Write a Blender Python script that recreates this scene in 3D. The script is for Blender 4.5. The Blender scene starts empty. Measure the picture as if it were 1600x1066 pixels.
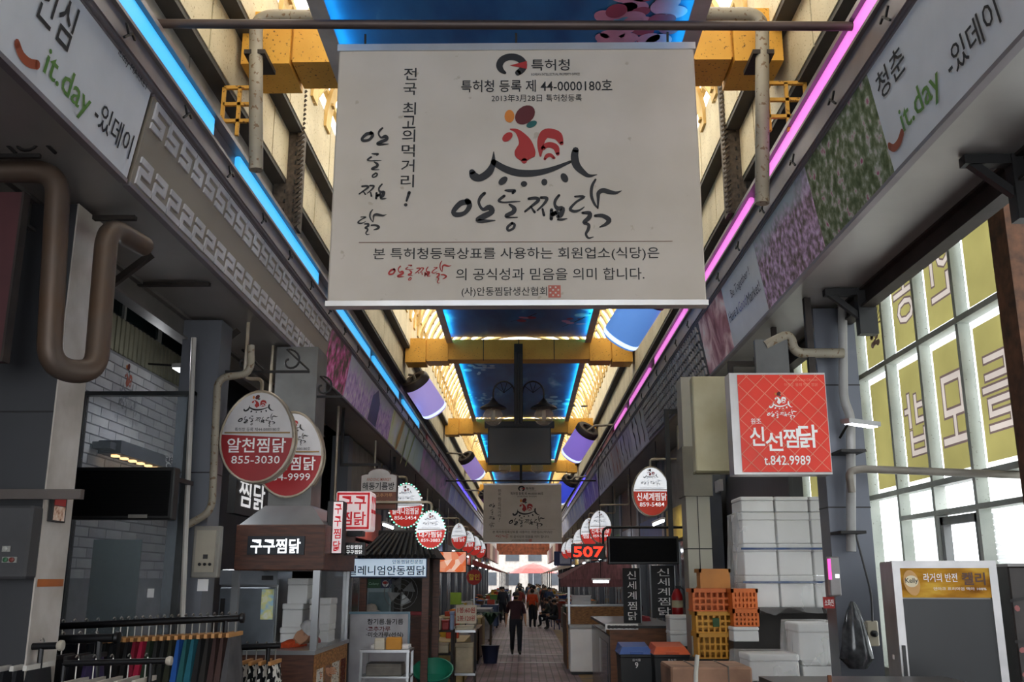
import bpy, math, random
from mathutils import Vector, Matrix
from mathutils.geometry import delaunay_2d_cdt, intersect_point_tri_2d
random.seed(7)
# ------------------------------------------------------------------ camera, world, exposure
SC = bpy.context.scene
COL = SC.collection
F, CX, CY, VPX, VPY = 1500.0, 800.0, 533.0, 819.0, 904.0
H = 2.0
TILT = math.atan((VPY - CY) / F)
YAW = math.atan((VPX - CX) * math.cos(TILT) / F)
camd = bpy.data.cameras.new('camera'); cam = bpy.data.objects.new('camera', camd); COL.objects.link(cam)
camd.sensor_width = 36.0; camd.lens = F / 1600 * 36.0; camd.clip_end = 500; camd.clip_start = 0.05
cam.location = (0, 0, H); cam.rotation_euler = (math.pi / 2 + TILT, 0, YAW)
SC.camera = cam
w = bpy.data.worlds.new('World'); SC.world = w; w.use_nodes = True
bg = w.node_tree.nodes['Background']; bg.inputs[0].default_value = (0.93, 0.965, 1.0, 1); bg.inputs[1].default_value = 9.0
SC.view_settings.view_transform = 'Standard'; SC.view_settings.look = 'None'
SC.view_settings.exposure = -0.6; SC.view_settings.gamma = 1.0; SC.view_settings.use_curve_mapping = False
SC.cycles.max_bounces = 8; SC.cycles.transparent_max_bounces = 12; SC.cycles.diffuse_bounces = 4
SC.cycles.use_denoising = True

# ------------------------------------------------------------------ pixel helpers (a pixel is a direction; depth comes from planes)
FW = Vector((-math.sin(YAW) * math.cos(TILT), math.cos(YAW) * math.cos(TILT), math.sin(TILT)))
RT = Vector((math.cos(YAW), math.sin(YAW), 0)); UP = RT.cross(FW)
CAM = Vector((0, 0, H))
def ray(px, py): return FW + RT * ((px - CX) / F) + UP * ((CY - py) / F)
def atY(px, py, Y): r = ray(px, py); return CAM + r * (Y / r.y)
def atX(px, py, X): r = ray(px, py); return CAM + r * (X / r.x)
def atZ(px, py, Z): r = ray(px, py); return CAM + r * ((Z - H) / r.z)

# ------------------------------------------------------------------ materials
MATS = {}
def lin(c):
    c = c / 255.0
    return c / 12.92 if c <= 0.04045 else ((c + 0.055) / 1.055) ** 2.4
def rgb(c):
    if isinstance(c, str): c = tuple(int(c[i:i + 2], 16) for i in (0, 2, 4))
    return (lin(c[0]), lin(c[1]), lin(c[2]), 1)
def mat(name, col, rough=0.6, metal=0.0, var=0.18, scale=3.0, bump=0.0, emit=0.0, stretch=None, dirt=None, spec=0.5):
    if name in MATS: return MATS[name]
    m = bpy.data.materials.new(name); m.use_nodes = True; MATS[name] = m
    nt = m.node_tree; N = nt.nodes; L = nt.links
    b = N['Principled BSDF']; b.inputs['Roughness'].default_value = rough; b.inputs['Metallic'].default_value = metal
    b.inputs['Specular IOR Level'].default_value = spec
    c = rgb(col)
    tc = N.new('ShaderNodeTexCoord'); mp = N.new('ShaderNodeMapping'); L.new(tc.outputs['Object'], mp.inputs[0])
    if stretch: mp.inputs['Scale'].default_value = stretch
    nz = N.new('ShaderNodeTexNoise'); nz.inputs['Scale'].default_value = scale; nz.inputs['Detail'].default_value = 5
    L.new(mp.outputs[0], nz.inputs['Vector'])
    rp = N.new('ShaderNodeValToRGB'); rp.color_ramp.elements[0].position = 0.3; rp.color_ramp.elements[1].position = 0.72
    d = rgb(dirt) if dirt else tuple(x * (1 - var * 1.6) for x in c[:3]) + (1,)
    rp.color_ramp.elements[0].color = d
    rp.color_ramp.elements[1].color = tuple(min(1, x * (1 + var * 0.5)) for x in c[:3]) + (1,)
    L.new(nz.outputs[0], rp.inputs[0]); L.new(rp.outputs[0], b.inputs['Base Color'])
    if bump:
        bp = N.new('ShaderNodeBump'); bp.inputs['Strength'].default_value = bump; bp.inputs['Distance'].default_value = 0.01
        L.new(nz.outputs[0], bp.inputs['Height']); L.new(bp.outputs[0], b.inputs['Normal'])
    if emit:
        L.new(rp.outputs[0], b.inputs['Emission Color']); b.inputs['Emission Strength'].default_value = emit
    return m
def ramp(N, stops):
    r = N.new('ShaderNodeValToRGB'); e = r.color_ramp.elements
    while len(e) < len(stops): e.new(0.5)
    for i, (p, c) in enumerate(stops): e[i].position = p; e[i].color = rgb(c)
    return r
def speckle(name, base, spot, amount=0.62, scale=60, rough=0.7, stretch=None, metal=0.0, low=None):
    """painted steel with rust specks"""
    if name in MATS: return MATS[name]
    m = bpy.data.materials.new(name); m.use_nodes = True; MATS[name] = m
    nt = m.node_tree; N = nt.nodes; L = nt.links; b = N['Principled BSDF']
    b.inputs['Roughness'].default_value = rough; b.inputs['Metallic'].default_value = metal
    tc = N.new('ShaderNodeTexCoord'); mp = N.new('ShaderNodeMapping'); L.new(tc.outputs['Object'], mp.inputs[0])
    if stretch: mp.inputs['Scale'].default_value = stretch
    n1 = N.new('ShaderNodeTexNoise'); n1.inputs['Scale'].default_value = scale; n1.inputs['Detail'].default_value = 3
    n2 = N.new('ShaderNodeTexNoise'); n2.inputs['Scale'].default_value = 2.2; n2.inputs['Detail'].default_value = 6
    L.new(mp.outputs[0], n1.inputs['Vector']); L.new(mp.outputs[0], n2.inputs['Vector'])
    r1 = ramp(N, [(amount - 0.03, '000000'), (amount + 0.02, 'ffffff')]); L.new(n1.outputs[0], r1.inputs[0])
    r2 = ramp(N, [(0.3, low or base), (0.7, base)]); L.new(n2.outputs[0], r2.inputs[0])
    mx = N.new('ShaderNodeMix'); mx.data_type = 'RGBA'; L.new(r1.outputs[0], mx.inputs[0]); L.new(r2.outputs[0], mx.inputs[6])
    mx.inputs[7].default_value = rgb(spot); L.new(mx.outputs[2], b.inputs['Base Color'])
    return m
def photo(name, stops, scale=6.0, tex='noise', rough=0.85, stretch=None, grad=None, detail=6, dist=0.0, emit=0.0):
    """a printed photograph: noise / voronoi coloured by a ramp, optionally mixed along object Z with a second colour"""
    if name in MATS: return MATS[name]
    m = bpy.data.materials.new(name); m.use_nodes = True; MATS[name] = m
    nt = m.node_tree; N = nt.nodes; L = nt.links; b = N['Principled BSDF']; b.inputs['Roughness'].default_value = rough; b.inputs['Specular IOR Level'].default_value = .15
    tc = N.new('ShaderNodeTexCoord'); mp = N.new('ShaderNodeMapping'); L.new(tc.outputs['Object'], mp.inputs[0])
    if stretch: mp.inputs['Scale'].default_value = stretch
    if tex == 'noise':
        n = N.new('ShaderNodeTexNoise'); n.inputs['Scale'].default_value = scale; n.inputs['Detail'].default_value = detail
        n.inputs['Distortion'].default_value = dist; o = n.outputs[0]
    else:
        n = N.new('ShaderNodeTexVoronoi'); n.inputs['Scale'].default_value = scale; o = n.outputs['Color']
        sp = N.new('ShaderNodeSeparateColor'); L.new(o, sp.inputs[0]); o = sp.outputs[0]
    L.new(mp.outputs[0], n.inputs['Vector'])
    r = ramp(N, stops); L.new(o, r.inputs[0]); out = r.outputs[0]
    if name.startswith('print_') and 'meadow' not in name:
        for e in r.color_ramp.elements: e.color = tuple(min(.92, x * 1.55 + .01) for x in e.color[:3]) + (1,)
    if grad:   # (axis, lo, hi, colour, noise amount)
        ax, lo, hi, c2, na = grad
        sx = N.new('ShaderNodeSeparateXYZ'); L.new(tc.outputs['Object'], sx.inputs[0])
        n2 = N.new('ShaderNodeTexNoise'); n2.inputs['Scale'].default_value = 3.0; n2.inputs['Detail'].default_value = 8
        L.new(tc.outputs['Object'], n2.inputs['Vector'])
        ma = N.new('ShaderNodeMath'); ma.operation = 'MULTIPLY_ADD'; L.new(n2.outputs[0], ma.inputs[0]); ma.inputs[1].default_value = na
        L.new(sx.outputs['XYZ'.index(ax)], ma.inputs[2])
        mr = N.new('ShaderNodeMapRange'); mr.inputs[1].default_value = lo + na / 2; mr.inputs[2].default_value = hi + na / 2
        L.new(ma.outputs[0], mr.inputs[0])
        mx = N.new('ShaderNodeMix'); mx.data_type = 'RGBA'; L.new(mr.outputs[0], mx.inputs[0]); L.new(out, mx.inputs[6])
        mx.inputs[7].default_value = rgb(c2); out = mx.outputs[2]
    L.new(out, b.inputs['Base Color'])
    if emit:
        L.new(out, b.inputs['Emission Color']); b.inputs['Emission Strength'].default_value = emit
    return m
def glow(name, col, strength):
    if name in MATS: return MATS[name]
    m = bpy.data.materials.new(name); m.use_nodes = True; MATS[name] = m
    b = m.node_tree.nodes['Principled BSDF']; b.inputs['Base Color'].default_value = rgb(col)
    b.inputs['Emission Color'].default_value = rgb(col); b.inputs['Emission Strength'].default_value = strength
    return m
def sheet_mat(name, col, clear, rough=0.6):
    """thin translucent sheet: part clear, part diffusing"""
    if name in MATS: return MATS[name]
    m = bpy.data.materials.new(name); m.use_nodes = True; MATS[name] = m
    nt = m.node_tree; N = nt.nodes; L = nt.links; N.remove(N['Principled BSDF'])
    t = N.new('ShaderNodeBsdfTransparent'); s = N.new('ShaderNodeBsdfTranslucent'); d = N.new('ShaderNodeBsdfDiffuse')
    nz = N.new('ShaderNodeTexNoise'); nz.inputs['Scale'].default_value = 1.5; nz.inputs['Detail'].default_value = 4
    tc = N.new('ShaderNodeTexCoord'); L.new(tc.outputs['Object'], nz.inputs['Vector'])
    c = rgb(col); r = N.new('ShaderNodeValToRGB'); r.color_ramp.elements[0].position = .3; r.color_ramp.elements[1].position = .7
    r.color_ramp.elements[0].color = tuple(x * .82 for x in c[:3]) + (1,); r.color_ramp.elements[1].color = c
    L.new(nz.outputs[0], r.inputs[0]); L.new(r.outputs[0], s.inputs[0]); L.new(r.outputs[0], d.inputs[0]); t.inputs[0].default_value = c
    a = N.new('ShaderNodeMixShader'); a.inputs[0].default_value = .3; L.new(s.outputs[0], a.inputs[1]); L.new(d.outputs[0], a.inputs[2])
    x = N.new('ShaderNodeMixShader'); x.inputs[0].default_value = clear; L.new(a.outputs[0], x.inputs[1]); L.new(t.outputs[0], x.inputs[2])
    L.new(x.outputs[0], N['Material Output'].inputs[0]); return m
def glass_mat(name, col, clear=0.85, rough=0.05):
    if name in MATS: return MATS[name]
    m = bpy.data.materials.new(name); m.use_nodes = True; MATS[name] = m
    nt = m.node_tree; N = nt.nodes; L = nt.links; b = N['Principled BSDF']
    b.inputs['Base Color'].default_value = rgb(col); b.inputs['Roughness'].default_value = rough
    t = N.new('ShaderNodeBsdfTransparent'); t.inputs[0].default_value = (1, 1, 1, 1)
    x = N.new('ShaderNodeMixShader'); nz = N.new('ShaderNodeTexNoise'); nz.inputs['Scale'].default_value = 2.5
    mr = N.new('ShaderNodeMapRange'); mr.inputs[3].default_value = clear - .06; mr.inputs[4].default_value = clear + .06
    L.new(nz.outputs[0], mr.inputs[0]); L.new(mr.outputs[0], x.inputs[0])
    L.new(b.outputs[0], x.inputs[1]); L.new(t.outputs[0], x.inputs[2]); L.new(x.outputs[0], N['Material Output'].inputs[0]); return m

# ------------------------------------------------------------------ mesh collector
class MB:
    def __init__(s): s.v = []; s.f = []; s.mi = []; s.cur = 0
    def add(s, vs, fs):
        o = len(s.v); s.v += [tuple(p) for p in vs]
        for f in fs: s.f.append([o + i for i in f]); s.mi.append(s.cur)
        return s
    def box(s, lo, hi, bev=0.0):
        x0, y0, z0 = lo; x1, y1, z1 = hi
        x0, x1 = min(x0, x1), max(x0, x1); y0, y1 = min(y0, y1), max(y0, y1); z0, z1 = min(z0, z1), max(z0, z1)
        if bev > 0:
            b = min(bev, (x1 - x0) * .45, (y1 - y0) * .45, (z1 - z0) * .45)
            ring = lambda z, i: [(x0 + b + i, y0 + i, z), (x1 - b - i, y0 + i, z), (x1 - i, y0 + b + i, z), (x1 - i, y1 - b - i, z), (x1 - b - i, y1 - i, z), (x0 + b + i, y1 - i, z), (x0 + i, y1 - b - i, z), (x0 + i, y0 + b + i, z)]
            q = b * .5
            vs = ring(z0, q) + ring(z0 + b, 0) + ring(z1 - b, 0) + ring(z1, q)
            fs = [tuple(range(7, -1, -1)), tuple(range(24, 32))]
            for r in range(3):
                for i in range(8): fs.append((r * 8 + i, r * 8 + (i + 1) % 8, r * 8 + 8 + (i + 1) % 8, r * 8 + 8 + i))
            return s.add(vs, fs)
        return s.add([(x0, y0, z0), (x1, y0, z0), (x1, y1, z0), (x0, y1, z0), (x0, y0, z1), (x1, y0, z1), (x1, y1, z1), (x0, y1, z1)],
                     [(3, 2, 1, 0), (4, 5, 6, 7), (0, 1, 5, 4), (1, 2, 6, 5), (2, 3, 7, 6), (3, 0, 4, 7)])
    def cbox(s, c, size, bev=0.0): return s.box([c[i] - size[i] / 2 for i in range(3)], [c[i] + size[i] / 2 for i in range(3)], bev)
    def hexa(s, p8): return s.add(p8, [(3, 2, 1, 0), (4, 5, 6, 7), (0, 1, 5, 4), (1, 2, 6, 5), (2, 3, 7, 6), (3, 0, 4, 7)])
    def bar(s, a, b, wx, wy, upv=(0, 0, 1)):
        a = Vector(a); b = Vector(b); d = (b - a).normalized(); u = Vector(upv)
        if abs(d.dot(u)) > .98: u = Vector((0, 1, 0))
        x = d.cross(u).normalized() * (wx / 2); y = x.cross(d).normalized() * (wy / 2)
        return s.hexa([a - x - y, a + x - y, a + x + y, a - x + y, b - x - y, b + x - y, b + x + y, b - x + y])
    def tube(s, pts, r, n=10, cap=True):
        pts = [Vector(p) for p in pts]; rs = r if isinstance(r, (list, tuple)) else [r] * len(pts)
        o = len(s.v); up = None
        for i, p in enumerate(pts):
            d = (pts[min(i + 1, len(pts) - 1)] - pts[max(i - 1, 0)]).normalized()
            if up is None: up = d.orthogonal().normalized()
            up = (up - d * up.dot(d))
            up = up.normalized() if up.length > 1e-6 else d.orthogonal().normalized()
            sd = d.cross(up)
            for k in range(n):
                a = 2 * math.pi * k / n; s.v.append(tuple(p + (up * math.cos(a) + sd * math.sin(a)) * rs[i]))
        for i in range(len(pts) - 1):
            for k in range(n):
                s.f.append([o + i * n + k, o + i * n + (k + 1) % n, o + (i + 1) * n + (k + 1) % n, o + (i + 1) * n + k]); s.mi.append(s.cur)
        if cap:
            s.f.append([o + k for k in range(n - 1, -1, -1)]); s.mi.append(s.cur)
            e = o + (len(pts) - 1) * n; s.f.append([e + k for k in range(n)]); s.mi.append(s.cur)
        return s
    def lathe(s, prof, n=20, M=None, sx=1.0, sy=1.0):
        """prof: (r, z) list around Z, M places it"""
        o = len(s.v); M = M or Matrix.Identity(4)
        for r, z in prof:
            for k in range(n):
                a = 2 * math.pi * k / n; s.v.append(tuple(M @ Vector((r * math.cos(a) * sx, r * math.sin(a) * sy, z))))
        for i in range(len(prof) - 1):
            for k in range(n):
                s.f.append([o + i * n + k, o + i * n + (k + 1) % n, o + (i + 1) * n + (k + 1) % n, o + (i + 1) * n + k]); s.mi.append(s.cur)
        s.f.append([o + k for k in range(n - 1, -1, -1)]); s.mi.append(s.cur)
        e = o + (len(prof) - 1) * n; s.f.append([e + k for k in range(n)]); s.mi.append(s.cur)
        return s
    def prism(s, poly, n):
        """poly: list of 3D points, extruded by vector n"""
        k = len(poly); n = Vector(n); a = [Vector(p) for p in poly]; b = [p + n for p in a]
        fs = [tuple(range(k)), tuple(range(2 * k - 1, k - 1, -1))]
        for i in range(k): fs.append((i, k + i, k + (i + 1) % k, (i + 1) % k))
        return s.add(a + b, fs)
    def quad(s, a, b, c, d): return s.add([a, b, c, d], [(0, 1, 2, 3)])
    def sphere(s, c, r, n=14, m=9, sx=1, sy=1, sz=1):
        prof = [(max(1e-4, r * math.sin(math.pi * i / m)), -r * math.cos(math.pi * i / m) * sz) for i in range(m + 1)]
        return s.lathe(prof, n, Matrix.Translation(c), sx, sy)
    def mesh(s, name, mats, off=(0, 0, 0), smooth=False):
        me = bpy.data.meshes.new(name); ox, oy, oz = off
        me.from_pydata([(x - ox, y - oy, z - oz) for x, y, z in s.v], [], s.f)
        for m in (mats if isinstance(mats, (list, tuple)) else [mats]): me.materials.append(m)
        if any(s.mi): me.polygons.foreach_set('material_index', s.mi)
        if smooth: me.polygons.foreach_set('use_smooth', [True] * len(me.polygons)); me.set_sharp_from_angle(angle=math.radians(40))
        me.update(); return me
def arc(c, r, a0, a1, n, ax, ay):
    c = Vector(c); ax = Vector(ax); ay = Vector(ay)
    return [c + ax * (r * math.cos(a0 + (a1 - a0) * i / n)) + ay * (r * math.sin(a0 + (a1 - a0) * i / n)) for i in range(n + 1)]
def bend(pts, r, n=5):
    """round the corners of a 3D polyline"""
    pts = [Vector(p) for p in pts]; out = [pts[0]]
    for i in range(1, len(pts) - 1):
        a, b, c = pts[i - 1], pts[i], pts[i + 1]
        rr = min(r, (a - b).length * .49, (c - b).length * .49)
        p = b + (a - b).normalized() * rr; q = b + (c - b).normalized() * rr
        for k in range(n + 1):
            t = k / n; out.append(p * (1 - t) ** 2 + b * 2 * t * (1 - t) + q * t * t)
    out.append(pts[-1]); return out

# ------------------------------------------------------------------ objects
def tag(o, label, cat, group=None, kind=None):
    o['label'] = label; o['category'] = cat
    if group: o['group'] = group
    if kind: o['kind'] = kind
    return o
def thing(name, label, cat, loc=(0, 0, 0), rz=0.0, group=None, kind=None):
    o = bpy.data.objects.new(name, None); COL.objects.link(o); o.empty_display_size = .1
    o.location = loc; o.rotation_euler = (0, 0, rz); return tag(o, label, cat, group, kind)
def part(name, mb, mats, parent, smooth=False, local=False, label=None):
    """a mesh under its thing; world coordinates unless local"""
    off = (0, 0, 0)
    if parent is not None and not local:
        p = parent; off = Vector((0, 0, 0))
        while p is not None: off = off + Vector(p.location); p = p.parent
    me = mb if isinstance(mb, bpy.types.Mesh) else mb.mesh(name, mats, off, smooth)
    o = bpy.data.objects.new(name, me); COL.objects.link(o); o.parent = parent
    if label: o['label'] = label
    return o
def solo(name, mb, mats, label, cat, group=None, kind=None, smooth=False, origin=None):
    vs = mb.v; 
    if origin is None:
        origin = (sum(p[0] for p in vs) / len(vs), sum(p[1] for p in vs) / len(vs), min(p[2] for p in vs))
    o = bpy.data.objects.new(name, mb.mesh(name, mats, origin, smooth)); COL.objects.link(o); o.location = origin
    return tag(o, label, cat, group, kind)
def copy_tree(o, parent=None):
    c = o.copy(); COL.objects.link(c)
    if parent is not None: c.parent = parent
    for ch in list(o.children): copy_tree(ch, c)
    return c

# ------------------------------------------------------------------ lettering and prints
TXT = {}
TMP = bpy.data.scenes.new('glyph_workshop')   # short-lived: glyph and figure meshes are evaluated here
def text_mesh(s, bold=0.0):
    k = (s, bold)
    if k in TXT: return TXT[k]
    c = bpy.data.curves.new('t', 'FONT'); c.body = s; c.size = 1; c.resolution_u = 2; c.offset = bold * .42
    o = bpy.data.objects.new('t', c); TMP.collection.objects.link(o); vl = TMP.view_layers[0]; vl.update()
    me = bpy.data.meshes.new_from_object(o.evaluated_get(vl.depsgraph))
    vs = [(v.co.x, v.co.y) for v in me.vertices]; fs = [list(p.vertices) for p in me.polygons]
    bpy.data.objects.remove(o); bpy.data.curves.remove(c); bpy.data.meshes.remove(me)
    if not vs: vs = [(0, 0)]
    TXT[k] = (vs, fs); return TXT[k]
class Sheet:
    """flat prints on a plane: local (x right, y up) metres from origin"""
    def __init__(s, origin, ux, uy=(0, 0, 1), lift=.004):
        s.o = Vector(origin); s.ux = Vector(ux).normalized(); s.uy = Vector(uy).normalized(); s.n = s.ux.cross(s.uy)
        s.by = {}; s.lift = lift; s.layer = 0; s.g = 0
    def P(s, x, y): return s.o + s.ux * x + s.uy * y + s.n * (s.lift + s.layer * .0012)
    def mb(s, m):
        return s.by.setdefault((m.name, s.g), (MB(), m))[0]
    def poly(s, pts, m): s.mb(m).add([s.P(*p) for p in pts], [tuple(range(len(pts)))]); return s
    def rect(s, x0, y0, x1, y1, m): return s.poly([(x0, y0), (x1, y0), (x1, y1), (x0, y1)], m)
    def ell(s, cx, cy, rx, ry, m, rot=0, n=18):
        c, q = math.cos(rot), math.sin(rot)
        return s.poly([(cx + rx * math.cos(a) * c - ry * math.sin(a) * q, cy + rx * math.cos(a) * q + ry * math.sin(a) * c) for a in [2 * math.pi * i / n for i in range(n)]], m)
    def text(s, t, x, y, h, m, align='c', bold=.0, wide=None, shear=0.0, slope=0.0, mirror=False):
        """h = glyph size; fitted to width `wide` when given; (x, y) is the baseline anchor"""
        vs, fs = text_mesh(t, bold); x0 = min(v[0] for v in vs); x1 = max(v[0] for v in vs)
        kx = (wide / max(1e-6, x1 - x0)) if wide else h
        ox = x - (x1 - x0) * kx * {'l': 0, 'c': .5, 'r': 1}[align]
        mid = ox + (x1 - x0) * kx / 2
        out = []
        for a, b in vs:
            X = ox + (a - x0) * kx + shear * b * h; Y = y + b * h + slope * (X - x)
            if mirror: X = 2 * mid - X
            out.append(s.P(X, Y))
        s.g += 1; s.mb(m).add(out, [f[::-1] for f in fs] if mirror else fs); s.g += 1; return s
    def stroke(s, pts, m, cl=4):
        """variable-width brush stroke: (x, y, width)"""
        P = [Vector(p) for p in pts]; out = []
        for i in range(len(P) - 1):
            a, b, c, d = P[max(i - 1, 0)], P[i], P[i + 1], P[min(i + 2, len(P) - 1)]
            for k in range(cl):
                t = k / cl
                out.append(.5 * ((2 * b) + (c - a) * t + (2 * a - 5 * b + 4 * c - d) * t * t + (3 * b - a - 3 * c + d) * t ** 3))
        out.append(P[-1]); L = []; R = []
        for i, p in enumerate(out):
            d = out[min(i + 1, len(out) - 1)] - out[max(i - 1, 0)]; n = Vector((-d.y, d.x)); n = n.normalized() if n.length > 0 else Vector((0, 1))
            wv = max(p.z, .0005) / 2; L.append((p.x + n.x * wv, p.y + n.y * wv)); R.append((p.x - n.x * wv, p.y - n.y * wv))
        k = len(out); b = s.mb(m)
        b.add([s.P(*q) for q in L + R], [(i + k, i + k + 1, i + 1, i) for i in range(k - 1)])
        for e in (out[0], out[-1]):
            s.ell(e.x, e.y, max(e.z, .0005) / 2, max(e.z, .0005) / 2, m, n=8)
        return s
    def build(s, parent, name='lettering'):
        for k, (b, m) in s.by.items(): part(name, b, m, parent)
# px-fitted prints
def _loc(s, px, py):
    r = ray(px, py); n = s.n; t = (s.o - CAM).dot(n) / r.dot(n); d = CAM + r * t - s.o
    return d.dot(s.ux), d.dot(s.uy)
Sheet.loc = _loc
def _fit(s, t, bl, br, tl, m, bold=0.0, mirror=False):
    (x0, y0), (x1, _), (_, y1) = s.loc(*bl), s.loc(*br), s.loc(*tl)
    return s.fitm(t, x0, y0, x1, y1, m, bold, mirror)
def _fitm(s, t, x0, y0, x1, y1, m, bold=0.0, mirror=False):
    vs, fs = text_mesh(t, bold); a0 = min(v[0] for v in vs); a1 = max(v[0] for v in vs); b0 = min(v[1] for v in vs); b1 = max(v[1] for v in vs)
    out = []
    for a, b in vs:
        k = (a - a0) / max(1e-6, a1 - a0); k = 1 - k if mirror else k
        out.append(s.P(x0 + (x1 - x0) * k, y0 + (y1 - y0) * (b - b0) / max(1e-6, b1 - b0)))
    s.g += 1; s.mb(m).add(out, [f[::-1] for f in fs] if mirror else fs); s.g += 1; return s
Sheet.fit = _fit; Sheet.fitm = _fitm
def _fb(s, t, x0, y0, x1, y1, m, bold=0.0): return s.fit(t, (x0, y1), (x1, y1), (x0, y0), m, bold)
Sheet.fb = _fb

INK = mat('ink_black', '1d1b1c', .6, var=.1); INKRED = mat('ink_red', 'a3241f', .6, var=.1); WHITEP = mat('print_white', 'f2f0ee', .5, var=.05)
INKMAROON = mat('ink_maroon', '5a1114', .6); INKORANGE = mat('ink_orange', 'cf7a28', .6); INKTEAL = mat('ink_teal', '0f5552', .6)
GREENINK = mat('print_green', '5a8434', .5, var=.05); SMILE = mat('print_smile_orange', 'a04a26', .5, var=.05)
CALLI = [[(195, 190, 46), (125, 200, 50), (62, 268, 40), (85, 300, 45), (160, 285, 38), (203, 225, 44), (180, 180, 46)],
 [(335, 115, 28), (300, 150, 30), (285, 200, 24), (320, 255, 28), (380, 238, 52), (400, 278, 46), (330, 315, 52), (275, 342, 38), (300, 356, 38), (360, 355, 26), (430, 350, 8)],
 [(520, 92, 16), (560, 95, 28), (605, 95, 26), (585, 115, 20)], [(510, 140, 26), (462, 180, 24), (500, 195, 16), (580, 192, 16), (650, 188, 8)],
 [(558, 215, 20), (598, 245, 36), (590, 280, 40), (530, 310, 34), (548, 325, 18), (625, 325, 10)], [(580, 375, 24), (540, 410, 24), (548, 438, 20), (590, 420, 22), (602, 388, 22), (580, 375, 24)],
 [(730, 165, 26), (790, 160, 30), (815, 178, 30), (760, 225, 24), (695, 275, 18)], [(745, 232, 12), (780, 282, 22)], [(838, 156, 26), (890, 162, 28), (862, 212, 22), (805, 265, 14)], [(850, 255, 18), (862, 308, 24)],
 [(998, 136, 22), (965, 180, 26), (960, 220, 24), (985, 250, 40), (1028, 252, 40), (1010, 305, 46), (985, 320, 30)], [(930, 262, 30), (926, 340, 30)], [(940, 300, 40), (975, 285, 40)], [(985, 345, 18), (1020, 346, 22), (1065, 338, 8)],
 [(1140, 148, 18), (1222, 150, 22), (1150, 195, 20), (1095, 255, 26), (1130, 276, 26), (1180, 265, 18), (1220, 238, 8)],
 [(1325, 0, 18), (1292, 60, 26), (1285, 140, 26), (1310, 210, 20), (1340, 250, 12)], [(1340, 250, 12), (1345, 170, 24), (1350, 118, 36), (1390, 96, 44), (1440, 108, 42), (1500, 118, 28), (1555, 100, 6)],
 [(1205, 290, 24), (1265, 290, 34), (1260, 330, 40), (1215, 370, 30), (1255, 392, 28), (1250, 432, 28), (1230, 470, 22), (1250, 504, 18), (1295, 495, 6)], [(1315, 315, 26), (1380, 315, 36), (1435, 350, 44), (1410, 385, 30), (1355, 410, 12)]]
def calligraphy(s, x0, y0, x1, y1, m):
    """the four brushed syllables in the box (metres, y0 bottom)"""
    kx = (x1 - x0) / 1515; ky = (y1 - y0) / 520
    for st in CALLI: s.stroke([(x0 + (x - 45) * kx, y1 - y * ky, w * (kx + ky) / 2) for x, y, w in st], m)
def calli_vertical(s, xc, y0, y1, wdt, m):
    spans = [(40, 435, (0, 1)), (450, 655, (2, 5)), (690, 1070, (6, 13)), (1080, 1560, (14, 18))]; hgt = (y1 - y0) / 4.1
    for i, (a, b, (p, q)) in enumerate(spans):
        k = min(wdt / (b - a), hgt / 390)
        for st in CALLI[p:q + 1]: s.stroke([(xc + (x - (a + b) / 2) * k, y1 - hgt * i * 1.03 - (y - (100 if i < 3 else 0)) * k * (1 if i < 3 else .85), wd * k) for x, y, wd in st], m)
def rooster(s, x0, y0, x1, y1, dark, red):
    """emblem: bird over a tiled roof line"""
    kx = (x1 - x0) / 1320; ky = (y1 - y0) / 850; k = (kx + ky) / 2
    T = lambda x, y: (x0 + (x - 100) * kx, y1 - (y - 55) * ky)
    def el(cx, cy, rx, ry, rot, m): c = T(cx, cy); s.ell(c[0], c[1], rx * k, ry * k, m, math.radians(rot))
    def st(pts, m): s.stroke([T(x, y) + (wd * k,) for x, y, wd in pts], m)
    el(515, 175, 50, 70, 0, INKORANGE); el(678, 162, 118, 88, 50, INKMAROON); el(748, 260, 58, 33, 28, INKTEAL); el(493, 392, 62, 40, 45, red)
    st([(525, 312, 14), (590, 330, 46), (645, 390, 90), (680, 460, 140), (680, 540, 205), (668, 590, 190), (668, 640, 60)], red)
    st([(838, 590, 20), (838, 500, 60), (850, 420, 80), (890, 362, 100), (950, 358, 105), (1020, 385, 95), (1060, 462, 40)], red)
    st([(868, 510, 46), (900, 482, 56), (950, 478, 62), (1000, 505, 62), (1018, 572, 36)], red); st([(882, 622, 26), (905, 590, 40), (940, 582, 40), (980, 612, 28)], red)
    st([(125, 750, 60), (150, 795, 86), (210, 812, 76), (290, 765, 78), (335, 695, 60), (348, 620, 36), (350, 545, 8)], dark)
    st([(350, 650, 60), (450, 712, 72), (580, 758, 76), (720, 768, 72), (860, 752, 60), (1000, 712, 48), (1150, 650, 28)], dark)
    st([(1205, 530, 62), (1192, 600, 76), (1212, 690, 78), (1280, 762, 56), (1340, 796, 36), (1420, 785, 8)], dark)
    el(448, 842, 55, 34, 45, dark); el(665, 875, 32, 30, 0, dark); el(876, 858, 30, 36, 0, dark); el(1084, 815, 34, 52, 25, dark)

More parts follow.
